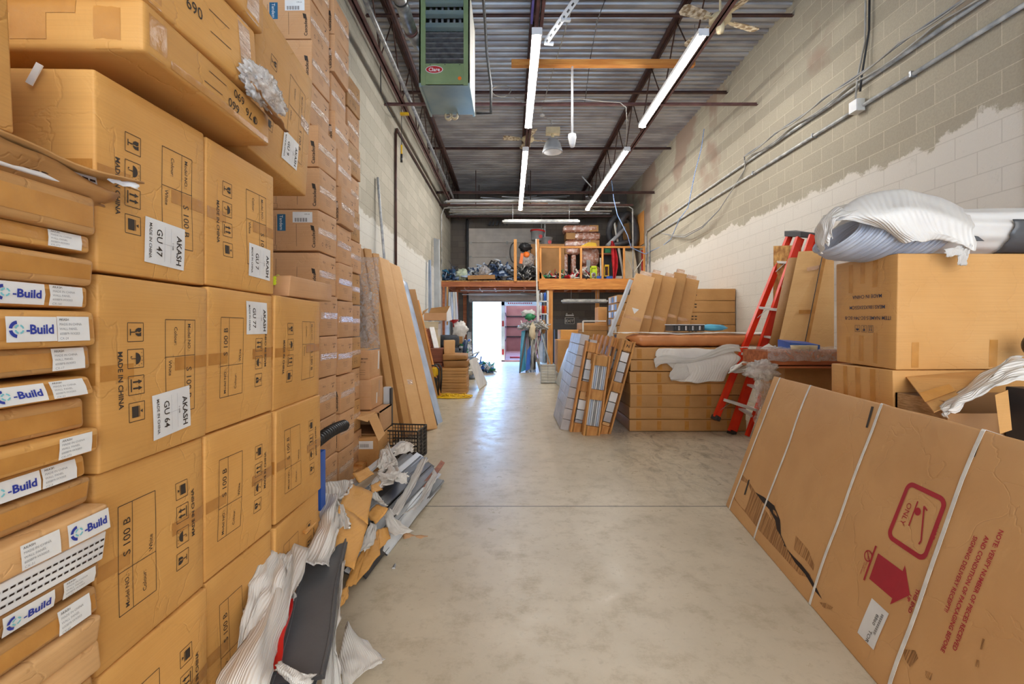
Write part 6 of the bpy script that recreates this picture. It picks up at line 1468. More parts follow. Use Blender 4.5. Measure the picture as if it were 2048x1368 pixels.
# ---------------------------------------------------------------- overhead storage of trims at the loft
t = thing('storage_rack', 'steel hanger frame holding the long trims under the roof', 'rack', (.5, 14, 4.9))
for y in (13.5, 14.9):
    b = MB(); b.bb(XL, 3.6, y-.03, y+.03, 4.78, 4.83, PURLIN2); b.build('crossbar', t)
for x in (-1.0, .6, 2.4):
    for y in (13.5, 14.9): b = MB(); b.tube([(x, y, 4.8), (x, y, 5.82)], .012, PURLIN2, 6); b.build('hanger_rod', t)
rr = random.Random(4)
gt = 'long trims stored crossways under the roof at the loft'
for i in range(34):
    y = 13.35+(i % 17)*.115+rr.uniform(-.02, .02); layer = i//17; z = 4.86+.05*layer+rr.uniform(0, .05)
    xa = -1.95+rr.uniform(0, .25); xb = xa+rr.uniform(3.2, 5.2)*(1 if i % 4 else .6); xb = min(xb, 3.5)
    m = (WHITEP, GALVD, WHITEP, WHITEP, WHITEP, PLAQ)[i % 6] if i != 20 else PINE_X
    b = MB(); b.beam((xa, y, z), (xb, y+rr.uniform(-.15, .15), z+rr.uniform(-.01, .015)), rr.choice((.08, .10, .12)), .03, m)
    single(b, 'long_trim', 'long pale metal or plastic trim lying across the unit under the roof' if m != PINE_X else 'orange-brown timber among the pale trims under the roof', 'trim', gt if m != PINE_X else None)
for i in range(7):
    xa = -1.0+rr.uniform(0, 1.2); b = MB(); b.beam((xa, 13.3+i*.2, 5.0+.03*i), (xa+rr.uniform(1.6, 2.6), 14.4+i*.1, 5.12+.05*i+rr.uniform(-.1, .15)), .04, .02, LGREY)
    single(b, 'slanting_trim', 'pale trim lying askew on top of the overhead trim pile', 'trim', 'askew trims on the overhead pile')
for i in range(3):
    b = MB(); b.beam((2.2+i*.12, 13.2, 4.98), (2.9+i*.2, 15.2, 5.05), .07, .02, GREY); single(b, 'slanting_trim', 'grey strip at the right end of the overhead trim pile', 'trim', 'grey strips at right of the overhead pile')
b = MB(); b.beam(P(1164,353,13), P(1183,374,13), .04, .02, LGREY); b.tube([P(1164,353,13), P(1164,353,13)+Vector((0,0,.6))], .004, GALV); single(b, 'short_white_bar', 'short white bar hanging askew near the middle of the dark roof end', 'bar')
pipe([(XL+.04, 13.6, 2.7), (XL+.04, 13.6, 4.55), (XL+.12, 13.62, 4.75), (-1.3, 13.62, 4.80), (3.5, 13.62, 4.8), (3.62, 13.62, 4.72), (3.64, 13.64, 2.7)], .02, GALVD, 'silver conduit framing the loft opening from wall to wall', 'conduit')
b = MB(); b.bb(XR-.03, XR-.01, 13.9, 14.6, 3.75, 4.75, PINE_Z); single(b, 'plywood_panel', 'orange plywood patch on the right wall above the loft', 'panel')

# ---------------------------------------------------------------- things on the loft
# heaps nobody could count: tangles of fittings
def heap(name, label, cat, x0, x1, y0, y1, zb, hgt, mats, n, seed, kinds='ebt', scale=1.0, kind='stuff', group=None):
    rr = random.Random(seed); b = MB()
    b.grid(lambda u, v: (x0+(x1-x0)*u, y0+(y1-y0)*v, zb+hgt*.8*max(0, math.sin(PI*u))**.5*max(0, math.sin(PI*(v*.9+.05)))**.6*(.8+.5*nz(u*5+seed, v*5))+.004), 24, 12, mats[0])
    for i in range(n):
        u, v = rr.random(), rr.random(); top = zb+hgt*max(0, math.sin(PI*u))**.4*(.75+.4*nz(u*5+seed, v*5))
        c = Vector((x0+(x1-x0)*u, y0+(y1-y0)*v*.6, rr.uniform(zb+.05, max(top, zb+.1)))); a = Vector((rr.uniform(-1, 1), rr.uniform(-1, .3), rr.uniform(-1, 1))).normalized()
        L = rr.uniform(.06, .17)*scale; m = mats[1+rr.randrange(len(mats)-1)]; k = rr.choice(kinds)
        if k == 'e':
            q = a.cross(Vector((0, 0, 1))).normalized(); b.tube([c, c+a*L*.6, c+a*L*.9+q*L*.2, c+a*L+q*L*.7], .022*scale, m, 8)
        elif k == 'b': b.box(c, (L, L*.7, L*.35), m, Matrix.Rotation(rr.uniform(0, 3), 3, a))
        else: b.tube([c-a*L, c+a*L*1.3], rr.uniform(.010, .022)*scale, m, 7)
    for (vx) in b.v: vx.z = max(vx.z, zb+.003)
    return single(b, name, label, cat, group, kind)
px2x = lambda px, d=DM: (px-1020)/FPX*d
heap('fittings_heap', 'heap of blue-black pipe fittings at the left end of the loft', 'fittings', px2x(884), px2x(913), 13.95, 14.8, ZD+.02, .42, [NAVY, NAVY, BLUEGREY, BLACK, NAVY, TEAL], 150, 1, scale=1.2)
heap('fittings_heap', 'long heap of dark pipe fittings along the left half of the loft', 'fittings', px2x(930), px2x(1036), 14.0, 15.2, ZD+.02, .66, [NAVY, BLACK, NAVY, CHAR, LGREY, BLUEGREY, NAVY, BLUEGREY], 460, 2, scale=1.25)
heap('hardware_heap', 'heap of dark cables and hardware between the two upright timbers', 'hardware', px2x(1036), px2x(1078), 13.95, 14.8, ZD+.02, .62, [CHARD, BLACK, CHAR, GALVD, BLACK], 240, 3, kinds='tt')
heap('tools_heap', 'scatter of tools and cables behind the left loft railing', 'tools', px2x(1085), px2x(1160), 13.95, 14.6, ZD+.02, .26, [CHARD, BLACK, GALVD, GREENP, REDC, CHARD, PLAQ], 150, 4, kinds='ttb')
heap('tools_heap', 'tangle of white and black cables behind the middle loft railing', 'tools', px2x(1150), px2x(1185), 13.95, 14.5, ZD+.02, .42, [CHARD, PLAQ, BLACK, PLAQ, REDC], 120, 5, kinds='tt')
rumpled('pale_sack', 'pale green-white sack on the loft between the blue fittings', 'sack', (px2x(923, 14), 14.05, ZD+.20), .19, .16, .17, pm('pale_sack', rgb(196,204,180), rgb(160,176,158), 5), 8, .5, 26)
rumpled('plastic_bag', 'translucent plastic bag hanging on the dark fittings heap', 'bag', (px2x(968, 13.9), 13.95, ZD+.28), .16, .08, .19, FILM, 9, .5, 28)
b = MB(); b.beam((px2x(936), 13.93, ZD+.10), (px2x(990), 13.93, ZD+.12), .3, .12, DK); single(b, 'flat_brown_carton', 'flat brown carton under the fittings on the loft edge', 'box')
# buckets
def bucket(name, label, px, py, r_, h, d=14.6, lid=None, tilt=0):
    c = P(px, py, d); t = thing(name, label, 'bucket', c)
    b = MB(); M3 = Matrix.Rotation(R(tilt), 3, 'Y'); b.lathe([(0,0),(r_*.82,0),(r_*.86,.02),(r_*.98,h*.9),(r_*1.05,h*.9),(r_*1.05,h),(r_*.95,h)], c, GREY, 22, axis=M3); b.build('bucket_body', t)
    if lid: b = MB(); b.lathe([(r_*1.08,h-.02),(r_*1.08,h+.03),(0,h+.04)], c, lid, 22, axis=M3); b.build('lid', t)
    b = MB(); q = c+Vector((r_*.45, -r_*.9, h*.35)); b.lathe([(0,0),(.06,0)], q+Vector((0,-.02,0)), RED2, 14, axis=Matrix.Rotation(PI/2, 3, 'X')); b.build('round_label', t)
bucket('grey_bucket', 'grey bucket with red lid high on the loft', 1074, 482, .22, .30, lid=RED2, tilt=4)
bucket('grey_bucket', 'grey bucket without red lid beside the taller one on the loft', 1093, 492, .19, .26)
b = MB(); c = P(1079, 500, 14.9); b.bb(c.x-.3, c.x+.75, 14.4, 15.1, ZD+.02, P(0, 490, 14.6).z, DK); single(b, 'brown_cabinet', 'brown shelf block carrying the grey buckets on the loft', 'cabinet', bevel=.006)
rumpled('black_sack', 'black bag on the clutter beside the left upright timber', 'bag', (px2x(1050, 14.2), 14.15, P(0, 495, 14.2).z), .18, .12, .13, BLACK, 12, .5, 24)
rumpled('clear_bag', 'clear bag with orange tools inside on the loft clutter', 'bag', (px2x(1055, 14.0), 14.05, P(0, 520, 14.0).z), .24, .14, .20, FILM, 13, .4, 28)
b = MB(); c = P(1043, 517, 13.95); b.box(c, (.09, .06, .32), ORANGE, Matrix.Rotation(.15, 3, 'Y')); single(b, 'orange_tool', 'orange tool case in the clutter beside the left upright timber', 'tool')
b = MB(); c = P(1053, 509, 13.95); b.lathe([(0,-.05),(.08,-.04),(.1,0),(.08,.04),(0,.05)], c, ORANGE, 14, axis=Matrix.Rotation(1.2, 3, 'X')); single(b, 'orange_reel', 'small orange reel beside the orange tool case', 'reel')
b = MB(); c = P(1028, 505, 14.1); b.tube([c+Vector((.12*math.cos(a/10), 0, .3*math.sin(a/10))) for a in range(10, 52)], .02, BLACK, 8); single(b, 'black_hoop', 'black hose hoop left of the left upright timber', 'hose')
# film-wrapped packs
WRAP = pm('film_over_brown', rgb(176,122,100), rgb(216,192,180), 14, rough=.12, bump=1.0, bscale=22, lo=.5, hi=.62, spec=1)
def pack(label, px0, px1, py0, py1, m=WRAP, end=None, d=14.6, dep=.5, seed=0):
    a, c = P(px0, py1, d), P(px1, py0, d); w, h = c.x-a.x, c.z-a.z
    t = thing('film_wrapped_pack', label, 'package', (a.x+w/2, d+dep/2, a.z), group='film-wrapped packs on the loft')
    sb = SoftBox(w, dep, h, r=min(h, w)*.3, bulge=.02, jit=.015, seed=seed, n=8); b = MB(); sb.shell(b, m); b.build('wrapped_body', t, local=True)
    if end: u = {'r': w*.38, 'l': -w*.38}[end]; b = MB(); b.bb(u-w*.13, u+w*.13, -dep/2-.012, dep/2+.01, .01, h-.01, MK); b.build('bare_end', t, local=True)
    return t
pack('topmost film-wrapped pack of the pile on the loft, brown right end', 1128, 1196, 450, 463.5, end='r', seed=1)
pack('second film-wrapped pack from the top on the loft, brown left end', 1133, 1201, 465, 479, end='l', seed=2)
pack('third film-wrapped pack from the top, its right end bare', 1130, 1198, 480, 494, end='r', seed=3)
pack('film-wrapped pack with bare left end just below the top rail', 1130, 1160, 494, 508, end='l', seed=4)
pack('leaning film-wrapped long pack, left one behind the loft rail', 1125, 1136, 508, 554, seed=5)
pack('leaning film-wrapped long pack, right one behind the loft rail', 1143, 1152, 510, 548, seed=6)
pack('large film-wrapped square pack behind the middle of the loft rail', 1163, 1201, 494, 530, seed=7, dep=.4)
pack('film-wrapped pack at the foot of the square one', 1163, 1201, 530, 560, seed=10, dep=.4)
b = MB(); q = [P(1158,494,14.3), P(1178,484,14.3), P(1192,486,14.3), P(1194,493,14.3)]; b.prism(q+[P(1160,497,14.3)], (0, .12, 0), YELL); single(b, 'yellow_case', 'mustard yellow case lid showing above the loft rail', 'case')
for i in range(5):
    pxbox(1085, 1101, 518+i*7, 524.5+i*7, 14.5, .5, MK if i % 2 else WRAP, 'thin_brown_box', 'thin brown box piled behind the first loft rail bay, %s' % ('topmost' if i == 0 else ORD[i]+' from the top'), 'box')
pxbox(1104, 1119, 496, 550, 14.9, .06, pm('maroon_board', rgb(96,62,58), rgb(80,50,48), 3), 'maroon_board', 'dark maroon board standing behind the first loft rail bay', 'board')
pxbox(1173, 1181, 520, 558, 14.1, .04, GREY, 'grey_plate', 'grey upright plate behind the middle of the loft rail', 'plate')
# colourful tools at the rail
b = MB(); a = P(1181, 558, 13.98); w = .2; 
for (x0_, x1_, z0_, z1_) in ((0,.2,0,.06),(0,.2,.38,.44),(0,.03,0,.44),(.17,.2,0,.44)): b.bb(a.x+x0_, a.x+x1_, 13.98, 14.1, ZD+.03+z0_, ZD+.03+z1_, LIME)
b.lathe([(.05,0),(.08,.0),(.08,.05),(.05,.05)], (a.x+.1, 14.06, ZD+.2), GALV, 14, axis=Matrix.Rotation(PI/2,3,'X')); b.bb(a.x+.05, a.x+.2, 14.02, 14.1, ZD+.25, ZD+.42, LIME)
single(b, 'lime_tool_frame', 'lime yellow tool frame behind the loft rail', 'tool', bevel=.006)
b = MB(); a = P(1209, 553, 13.98)
for (x0_, x1_, z0_, z1_) in ((0,.12,0,.03),(0,.12,.3,.36),(0,.02,0,.36),(.12,.14,0,.36)): b.bb(a.x+x0_, a.x+x1_, 13.98, 14.08, a.z+z0_, a.z+z1_, YELL)
b.tube([P(1210,545,14.0), P(1214,535,14.0), P(1216,552,14.0)], .015, REDWOOD, 6); single(b, 'yellow_tool_frame', 'orange-yellow tool frame right of the lime one', 'tool', bevel=.006)
for px_, l_ in ((1196, 'left'), (1216, 'right')): pxbox(px_-3, px_+9, 552, 559.5, 13.95, .25, BLUEP, 'blue_tool_box', 'small blue box at the loft edge, %s of the pair' % l_, 'box')
b = MB(); b.tube([P(1201,516,14.2), P(1202,556,14.0)], .022, PLAQ, 8); single(b, 'white_tube', 'thin white tube standing behind the loft rail', 'tube')
pxbox(1226, 1244, 552, 560, 14.0, .3, PLAQ, 'white_box', 'low white box at the loft edge near the red cloth', 'box')
b = MB(); b.grid(lambda u, v: P(1224+6*math.sin(v*2.4)+(u-.5)*(4+8*math.sin(v*PI)), 482+v*76, 13.9+.06*math.sin(u*9+v*3)), 10, 24, REDC); single(b, 'red_cloth', 'bright red cloth hanging over the loft rail', 'cloth', solid=.01)
b = MB(); b.grid(lambda u, v: P(1283+5*u, 500+v*50, 13.95+.03*math.sin(u*7)), 6, 12, REDC); single(b, 'red_strip', 'narrow red hanging at the right end of the loft', 'cloth', solid=.01)
for i, (x0_, y0_, x1_, y1_) in enumerate(((1228,440,1251,560),(1250,500,1276,560))):
    b = MB(); b.beam(P(x0_, y0_, 14.5), P(x1_-3, y1_, 14.1), .05, .04, PLAQ); single(b, 'white_leaning_bar', 'pale bar leaning on the loft, %s' % ('left' if i == 0 else 'right')+' of the beige boards', 'bar')
b = MB(); b.prism([P(1250,560,14.1), P(1278,560,14.1), P(1268,494,14.5), P(1246,494,14.5)], (0, .03, .0), BIN); single(b, 'beige_board', 'beige board leaning behind the right loft railing', 'board')
b = MB(); b.prism([P(1232,450,14.9), P(1258,446,14.9), P(1264,494,14.8), P(1236,494,14.8)], (0, .03, 0), DK); single(b, 'brown_board', 'brown board leaning behind the dark hoses', 'board')
b = MB(); b.beam(P(1268,545,14.0), P(1290,512,13.9), .03, .02, PLAQ); single(b, 'pale_lath', 'thin pale lath slanting at the right end of the loft', 'lath')
pxbox(1201, 1228, 506, 509, 14.7, .4, REDWOOD, 'brown_shelf', 'brown shelf between the packs and the red cloth', 'shelf'); pxbox(1210, 1222, 497, 506, 14.75, .25, GREENP, 'teal_box', 'small teal box on the brown shelf', 'box')
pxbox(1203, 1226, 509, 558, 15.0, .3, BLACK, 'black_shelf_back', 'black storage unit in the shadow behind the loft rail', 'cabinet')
# thick dark hoses
for i, (cx_, cy_, rx, rz_, dd) in enumerate(((1247, 462, .46, .50, 14.6), (1256, 462, .26, .52, 14.4))):
    c = P(cx_, cy_, dd); b = MB(); b.tube([c+Vector((rx*math.cos(2*PI*k/40), .1*math.sin(2*PI*k/20), rz_*math.sin(2*PI*k/40))) for k in range(41)], .10, HOSE, 14, cap=False)
    single(b, 'thick_hose', 'thick dark hose coil at the right of the loft, %s' % ('wide outer loop' if i == 0 else 'narrow front loop'), 'hose')
b = MB(); b.tube([P(1214,492,14.2), P(1235,472,14.3), P(1250,455,14.35)], .06, GREY, 12); single(b, 'grey_hose_end', 'grey end of a thick hose pointing down left on the loft', 'hose')
b = MB(); b.tube([P(1228,490,14.2), P(1262,482,14.3)], .07, HOSE, 12); single(b, 'hose_end', 'dark hose end lying just above the loft rail', 'hose')
# row of brackets hanging from header
for i in range(6):
    b = MB(); c = P(980+i*7, 447, 15.8); b.box(c, (.06, .05, .14), CHARD, Matrix.Rotation(.4, 3, 'Y')); b.tube([c, c+Vector((0,0,.35))], .006, CHARD, 5); single(b, 'door_spring_bracket', 'small dark bracket in the row above the raised door', 'bracket', 'brackets above the raised door')
pipe([P(934, 438, 15.9), P(934, 572, 15.9)], .03, BLACK, 'dark vertical pipe at the left jamb of the raised door', 'jamb_pipe')
pipe([P(1083, 425, 15.9), P(1083, 470, 15.9)], .025, GALVD, 'thin pipe above the right jamb of the raised door', 'jamb_pipe')

# ---------------------------------------------------------------- exit sign on the dark wall
t = thing('exit_sign', 'unlit EXIT sign on the dark block wall under the loft', 'sign', P(1140, 638, 15.9))
a, c = P(1130, 648, 15.9), P(1149, 635, 15.9); b = MB(); b.bb(a.x, c.x, 15.92, 15.99, a.z, c.z, PLAQ); b.bb(a.x+.02, c.x-.02, 15.915, 15.92, a.z+.02, c.z-.02, CHARD)
b.text('EXIT', .135, ((a.x+c.x)/2, 15.912, (a.z+c.z)/2-.005), (1,0,0), (0,0,1), PLAQ, bold=.03); b.build('sign_box', t)
b = MB(); b.bb(a.x+.03, c.x-.02, 15.93, 15.99, c.z+.05, c.z+.10, PLAQ)
for k in range(2): b.lathe([(0,0),(.02,0),(.028,.03),(0,.04)], (a.x+.06+k*.2, 15.93, c.z+.13), PLAQ, 10, axis=Matrix.Rotation(PI/2, 3, 'X'))
b.build('lamp_heads', t)

# ---------------------------------------------------------------- truck backed up to the door
ROOFT = film_mat('light_passing_film', rgb(235,235,230), .22)  # see-through so daylight reaches the truck lining from above
t = thing('box_truck', 'open box truck with reddish interior backed up to the door', 'truck', (.65, 17, -1.1))
tx0, tx1, ty = -.32, 2.0, 16.75
b = MB(); b.bb(tx0, tx0+.13, ty, ty+.12, -.02, 2.5, PLAQ); b.bb(tx1-.13, tx1, ty, ty+.12, -.02, 2.5, PLAQ); b.bb(tx0, tx1, ty, ty+.12, 2.0, 2.6, WHITEP); b.build('rear_frame', t, bevel=.01)
b = MB()


for k in range(12): b.box((-.05+k*.075, ty-.004, 2.09), (.045, .004, .045), RED2, Matrix.Rotation(.3, 3, 'Y'))
b.build('header_marking', t)
b = MB(); b.bb(tx0+.1, tx0+.14, ty+.1, ty+6, .02, 2.55, MAROON); b.bb(tx1-.14, tx1-.1, ty+.1, ty+6, .02, 2.55, MAROON); b.bb(tx0+.1, tx1-.1, ty+5.95, ty+6, .02, 2.55, MAROON); b.build('cargo_lining', t)
b = MB(); b.bb(tx0, tx1, ty+.1, ty+6, 2.55, 2.555, ROOFT); o = b.build('unseen_daylight_roof', t)  # unseen roof, made see-through to let sky light brighten the cargo space
b = MB(); b.bb(tx0, tx1, ty, ty+6, -.06, .02, MAROON); b.build('cargo_floor', t)
for z in (.7, 1.2, 1.7): b = MB(); b.bb(tx0+.14, tx0+.16, ty+.2, ty+5.8, z, z+.06, CHARD); b.bb(tx0+.14, tx1-.14, ty+5.9, ty+5.95, z, z+.05, CHARD); b.build('lining_rail', t)
b = MB(); b.bb(tx0, tx1, ty-.05, ty+.1, -.40, -.06, CHARD); b.bb(tx0+.3, tx1-.3, ty-.06, ty-.05, -.34, -.14, PLAQ); b.build('rear_bumper', t)
for z in (1.25, .22): b = MB(); b.bb(tx0+.03, tx0+.10, ty-.015, ty, z, z+.2, RED2); b.build('tail_lamp', t)
for x in (tx0+.5, tx1-.5):
    b = MB(); b.lathe([(.2,-.12),(.48,-.14),(.52,-.1),(.52,.1),(.48,.14),(.2,.12)], (x, ty+1.6, -.58), RUBB, 26, axis=Matrix.Rotation(PI/2, 3, 'Y')); b.build('wheel', t)
b = MB(); b.bb(.0, .6, ty+1, ty+1.6, .02, .06, REDC); single(b, 'red_blanket', 'red folded blanket on the truck floor', 'blanket', bevel=.01)

# ---------------------------------------------------------------- clutter at the loading door, right side
def sheet(label, pts, m, th=.03, name='upright_sheet', cat='panel', group=None):
    b = MB(); b.prism(pts, (0, th, 0), m); return single(b, name, label, cat, group)
sheet('blue upright sheet leaning at the left of the pipe cluster', [P(1038,746,12.5), P(1052,740,12.7), P(1052,660,13.0), P(1043,662,13.0)], SKYB)
sheet('dark edge board leaning beside the blue upright sheet', [P(1038,747,12.45), P(1041,747,12.45), P(1055,662,13.0), P(1051,660,13.0)], CHARD)
sheet('grey upright sheet in the middle of the pipe cluster', [P(1052,742,12.6), P(1072,738,12.8), P(1070,655,13.1), P(1060,655,13.1)], GREY)
sheet('royal blue film sheet low in the pipe cluster', [P(1051,742,12.5), P(1060,738,12.5), P(1062,690,12.8), P(1055,700,12.7)], BLUEP)
sheet('blue-grey sheet right of the pipe cluster, by the post', [P(1076,722,12.9), P(1086,726,12.9), P(1086,685,13.2), P(1079,680,13.2)], BLUEGREY)
rr = random.Random(8)
for i in range(16):
    x0_ = 1050+rr.random()*34; x1_ = 1046+rr.random()*44; b = MB(); bz = P(x0_, 742-rr.random()*6, 12.7); bz.z = 0
    b.tube([bz, P(x1_, 640+rr.random()*14, 13.1)], rr.choice((.012, .016, .02)), (GALVD, LGREY, PLAQ, GREY, CHARD)[i % 5], 7); single(b, 'upright_pipe', 'thin pipe or pole standing in the cluster left of the pine post', 'pipe', 'pipes and poles clustered by the pine post')
heap('mop_tangle', 'tangle of pale hooks and mop heads on top of the pipe cluster', 'fittings', px2x(1044, 12.9), px2x(1092, 12.9), 12.85, 13.2, P(0, 660, 12.9).z, .26, [GALVD, PLAQ, LGREY, GALVD, GREY], 130, 14, kinds='te', scale=.9)
rumpled('green_bundle', 'green bundle on top of the pipe cluster', 'bundle', P(1060, 634, 12.9), .13, .1, .10, GREENP, 3, .4, 20)
rumpled('pale_bundle', 'pale plastic bundle above the green one', 'bundle', P(1056, 626, 12.95), .2, .1, .08, FOAM, 4, .5, 22)
rumpled('hanging_work_glove_bundle', 'beige cloth strips hanging down from the pipe cluster', 'cloth', P(1065, 664, 12.75), .08, .05, .22, BIN, 5, .5, 22)
rumpled('brown_bundle', 'brown rolled piece leaning beside the pine post', 'roll', P(1087, 654, 13.0), .06, .05, .2, DK, 6, .2, 18)
t = thing('door_side_shelf', 'small white shelf on the left face of the pine post', 'shelf', P(1090, 640, 13.8))
for py_ in (602, 627, 648): b = MB(); a, c = P(1077, py_+2, 13.8), P(1096, py_, 13.8); b.bb(a.x, c.x, 13.7, 13.95, a.z, c.z, PLAQ); b.build('shelf_board', t)
b = MB(); a, c = P(1094, 650, 13.8), P(1097, 582, 13.8); b.bb(a.x, c.x, 13.7, 13.95, a.z, c.z, PLAQ); a, c = P(1076, 650, 13.8), P(1078, 582, 13.8); b.bb(a.x, c.x, 13.7, 13.95, a.z, c.z, PLAQ); b.build('side_frame', t)
for px_, py_, m, l_ in ((1081, 627, WHITEP, 'white can on the middle board of the door shelf'), (1086, 627, RED2, 'red can on the middle board of the door shelf'), (1091, 627, ORANGE, 'orange can on the middle board of the door shelf'), (1083, 602, LGREY, 'pale can on the top board of the door shelf'), (1090, 602, BLUEP, 'blue can on the top board of the door shelf')):
    b = MB(); b.lathe([(0,0),(.04,0),(.04,.2),(.025,.24),(0,.24)], P(px_, py_, 13.78), m, 12); single(b, 'spray_can', l_, 'can')
b = MB(); c = P(1041, 586, 14.0); b.beam(c, P(1073, 590, 14.0), .05, .05, CHARD); b.tube([P(1073,590,14), P(1090,586,14), P(1098,575,14)], .02, BLUEGREY); single(b, 'dark_bracket_arm', 'dark horizontal arm below the loft beam by the door', 'bracket')
# brown cartons under the loft, right bay
ci = [(1122,1180,660,680,11.8,.8,AK,'wide light carton under the exit sign'), (1116,1184,680,745,11.3,.9,MK,'big brown carton on the floor under the exit sign'), (1164,1214,646,660,10.6,.8,MK,'film-wrapped brown carton on top of the middle pile'), (1197,1214,614,646,11.2,.5,MK,'upright brown carton on the middle pile')]
for i, (a0, a1, b0, b1, d, dep, m, l_) in enumerate(ci):
    p0_, p1_ = P(a0, b1, d), P(a1, b0, d); simple_carton('kraft_carton', l_, ((p0_.x+p1_.x)/2, d+dep/2, p0_.z), (p1_.x-p0_.x, dep, p1_.z-p0_.z), m, seed=200+i, n=5)
for i in range(10):
    p0_, p1_ = P(1168, 0, 10.4), P(1216, 0, 10.4); z = .02+i*.128; rr = random.Random(i)
    simple_carton('flat_carton', 'flat brown carton in the middle pile behind the pallets, %s' % ('lowest' if i == 0 else RN[i]), ((p0_.x+p1_.x)/2+rr.uniform(-.03, .03), 10.8, z), (p1_.x-p0_.x, .8, .122), MK if i % 3 else DK, seed=220+i, n=5, group='flat cartons in the middle pile')
b = MB(); p_ = P(1166, 0, 10.3); b.beam((p_.x, 10.3, P(0,664,10.3).z), (p_.x, 10.3, P(0,642,10.3).z), .03, .03, PLAQ); b.beam((p_.x, 10.3, P(0,642,10.3).z), (P(1212,0,10.3).x, 10.3, P(0,642,10.3).z), .02, .03, PLAQ); single(b, 'white_surround', 'thin white frame around the film-wrapped carton on the pile', 'frame')
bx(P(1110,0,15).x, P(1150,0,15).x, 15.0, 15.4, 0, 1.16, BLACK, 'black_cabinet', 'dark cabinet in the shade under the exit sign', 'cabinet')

# ---------------------------------------------------------------- clutter on the left, far
dL = 9.6
t = thing('beige_bin', 'tall beige plastic bin below the open carton', 'bin', P(860, 700, dL))
a, c = P(842, 0, dL), P(876, 0, dL); zt = P(0, 646, dL).z
b = MB(); b.prism([(a.x+.04, dL, 0), (c.x-.03, dL, 0), (c.x, dL, zt), (a.x, dL, zt)], (0, .4, 0), BIN); b.build('bin_body', t, bevel=.01)
b = MB(); b.bb(a.x-.01, c.x+.01, dL-.015, dL+.42, zt-.12, zt+.0, BIN); b.bb(a.x-.02, c.x+.02, dL-.02, dL+.43, zt, zt+.03, BIN); b.build('bin_lid', t, bevel=.008)
t = thing('open_carton', 'open brown carton standing on the beige bin', 'box', P(873, 644, dL))
a, c = P(848, 643, dL), P(893, 626, dL); b = MB()
b.bb(a.x, c.x, dL, dL+.01, a.z+.02, c.z, PK); b.bb(a.x, c.x, dL+.38, dL+.39, a.z+.02, c.z, PK); b.bb(a.x, a.x+.01, dL, dL+.39, a.z+.02, c.z, PK); b.bb(c.x-.01, c.x, dL, dL+.39, a.z+.02, c.z, PK); b.bb(a.x, c.x, dL, dL+.39, a.z+.02, a.z+.03, DKIN); b.build('carton_body', t)
b = MB(); b.prism([P(843,633,dL), P(849,626,dL), P(858,616,dL+.2), P(846,622,dL+.2)], (0,.01,.0), MK); b.prism([P(858,626,dL+.39), P(893,626,dL+.39), P(900,612,dL+.5), P(862,616,dL+.5)], (0,.01,0), DK); b.build('flap', t)
b = MB(); q = [P(893,626,dL), P(893,643,dL), P(903,640,dL+.4), P(900,612,dL+.4)]; b.prism(q, (.01,0,0), PAPER); b.build('white_side', t)
for i in range(4):
    c = P(891, 0, 10.4); b = MB(); z = .0+i*.27; b.lathe([(.17,.02),(.24,.0),(.29,.03),(.30,.08),(.30,.18),(.29,.23),(.24,.26),(.17,.24)], (c.x, 10.5, z), RUBB, 28); single(b, 'car_tyre', 'car tyre in the pile beside the beige bin, %s' % ('lowest' if i == 0 else RN[i]), 'tyre', 'tyres beside the beige bin')
for i in range(9):
    a, c = P(842, 0, 8.9), P(886, 0, 8.9); rr = random.Random(i+40); bx(a.x+rr.uniform(-.02,.02), c.x+rr.uniform(-.02,.02), 8.9, 9.4, .02+i*.062, .076+i*.062, REDWOOD, 'laminate_plank', 'reddish brown plank in the flat pile behind the yellow generator, %s' % ('lowest' if i == 0 else RN[i]), 'plank', 'reddish planks in the flat pile')
bx(P(842,0,8.9).x, P(886,0,8.9).x, 8.9, 9.4, .585, .84, REDWOOD, 'plank_bundle', 'reddish brown bundle of boards on top of the flat pile', 'plank', bevel=.004)
for i in range(5):
    b = MB(); x0_ = P(843+i*5, 0, 9.1).x; b.beam((x0_+.10, 9.2, .84), (x0_-.02, 9.4, 1.24-.01*i), .04, .03, (REDWOOD, BEAM_D)[i % 2]); single(b, 'redwood_strip', 'reddish slat leaning upright on the plank pile', 'slat', 'reddish slats leaning on the plank pile')
b = MB(); b.beam((P(866,0,9.1).x+.06, 9.15, .84), (P(858,0,9.1).x, 9.4, 1.25), .10, .03, WHITEP); single(b, 'white_strip', 'white slat leaning beside the reddish slats', 'slat')
for i in range(9):
    a, c = P(880, 0, 8.6), P(933, 0, 8.6); rr = random.Random(i+60); simple_carton('flat_pack', 'thin flat brown carton above the yellow cord, %s' % ('lowest of its pile' if i == 0 else RN[i]), ((a.x+c.x)/2+rr.uniform(-.01,.01), 8.85, .005+i*.054), (c.x-a.x, .5, .052), MK, seed=240+i, n=4, group='thin flat cartons above the yellow cord')
for i, (a0, a1, b0, b1) in enumerate(((888, 935, 722, 737), (886, 932, 710, 722))):
    p0_, p1_ = P(a0, b1, 8.7), P(a1, b0, 8.7); simple_carton('torn_brown_pack', 'battered brown pack on the thin flat cartons, %s' % ('lower' if i == 0 else 'upper'), ((p0_.x+p1_.x)/2, 8.95, p0_.z+.01), (p1_.x-p0_.x, .5, p1_.z-p0_.z), DK, seed=250+i, n=6, bulge=.02, jit=.02)
p0_, p1_ = P(886, 709, 8.8), P(907, 682, 8.8); simple_carton('small_upright_carton', 'small plain upright carton on the battered brown packs', ((p0_.x+p1_.x)/2, 8.95, p0_.z+.01), (p1_.x-p0_.x, .25, p1_.z-p0_.z), LK, seed=255, n=4, rz=.2)
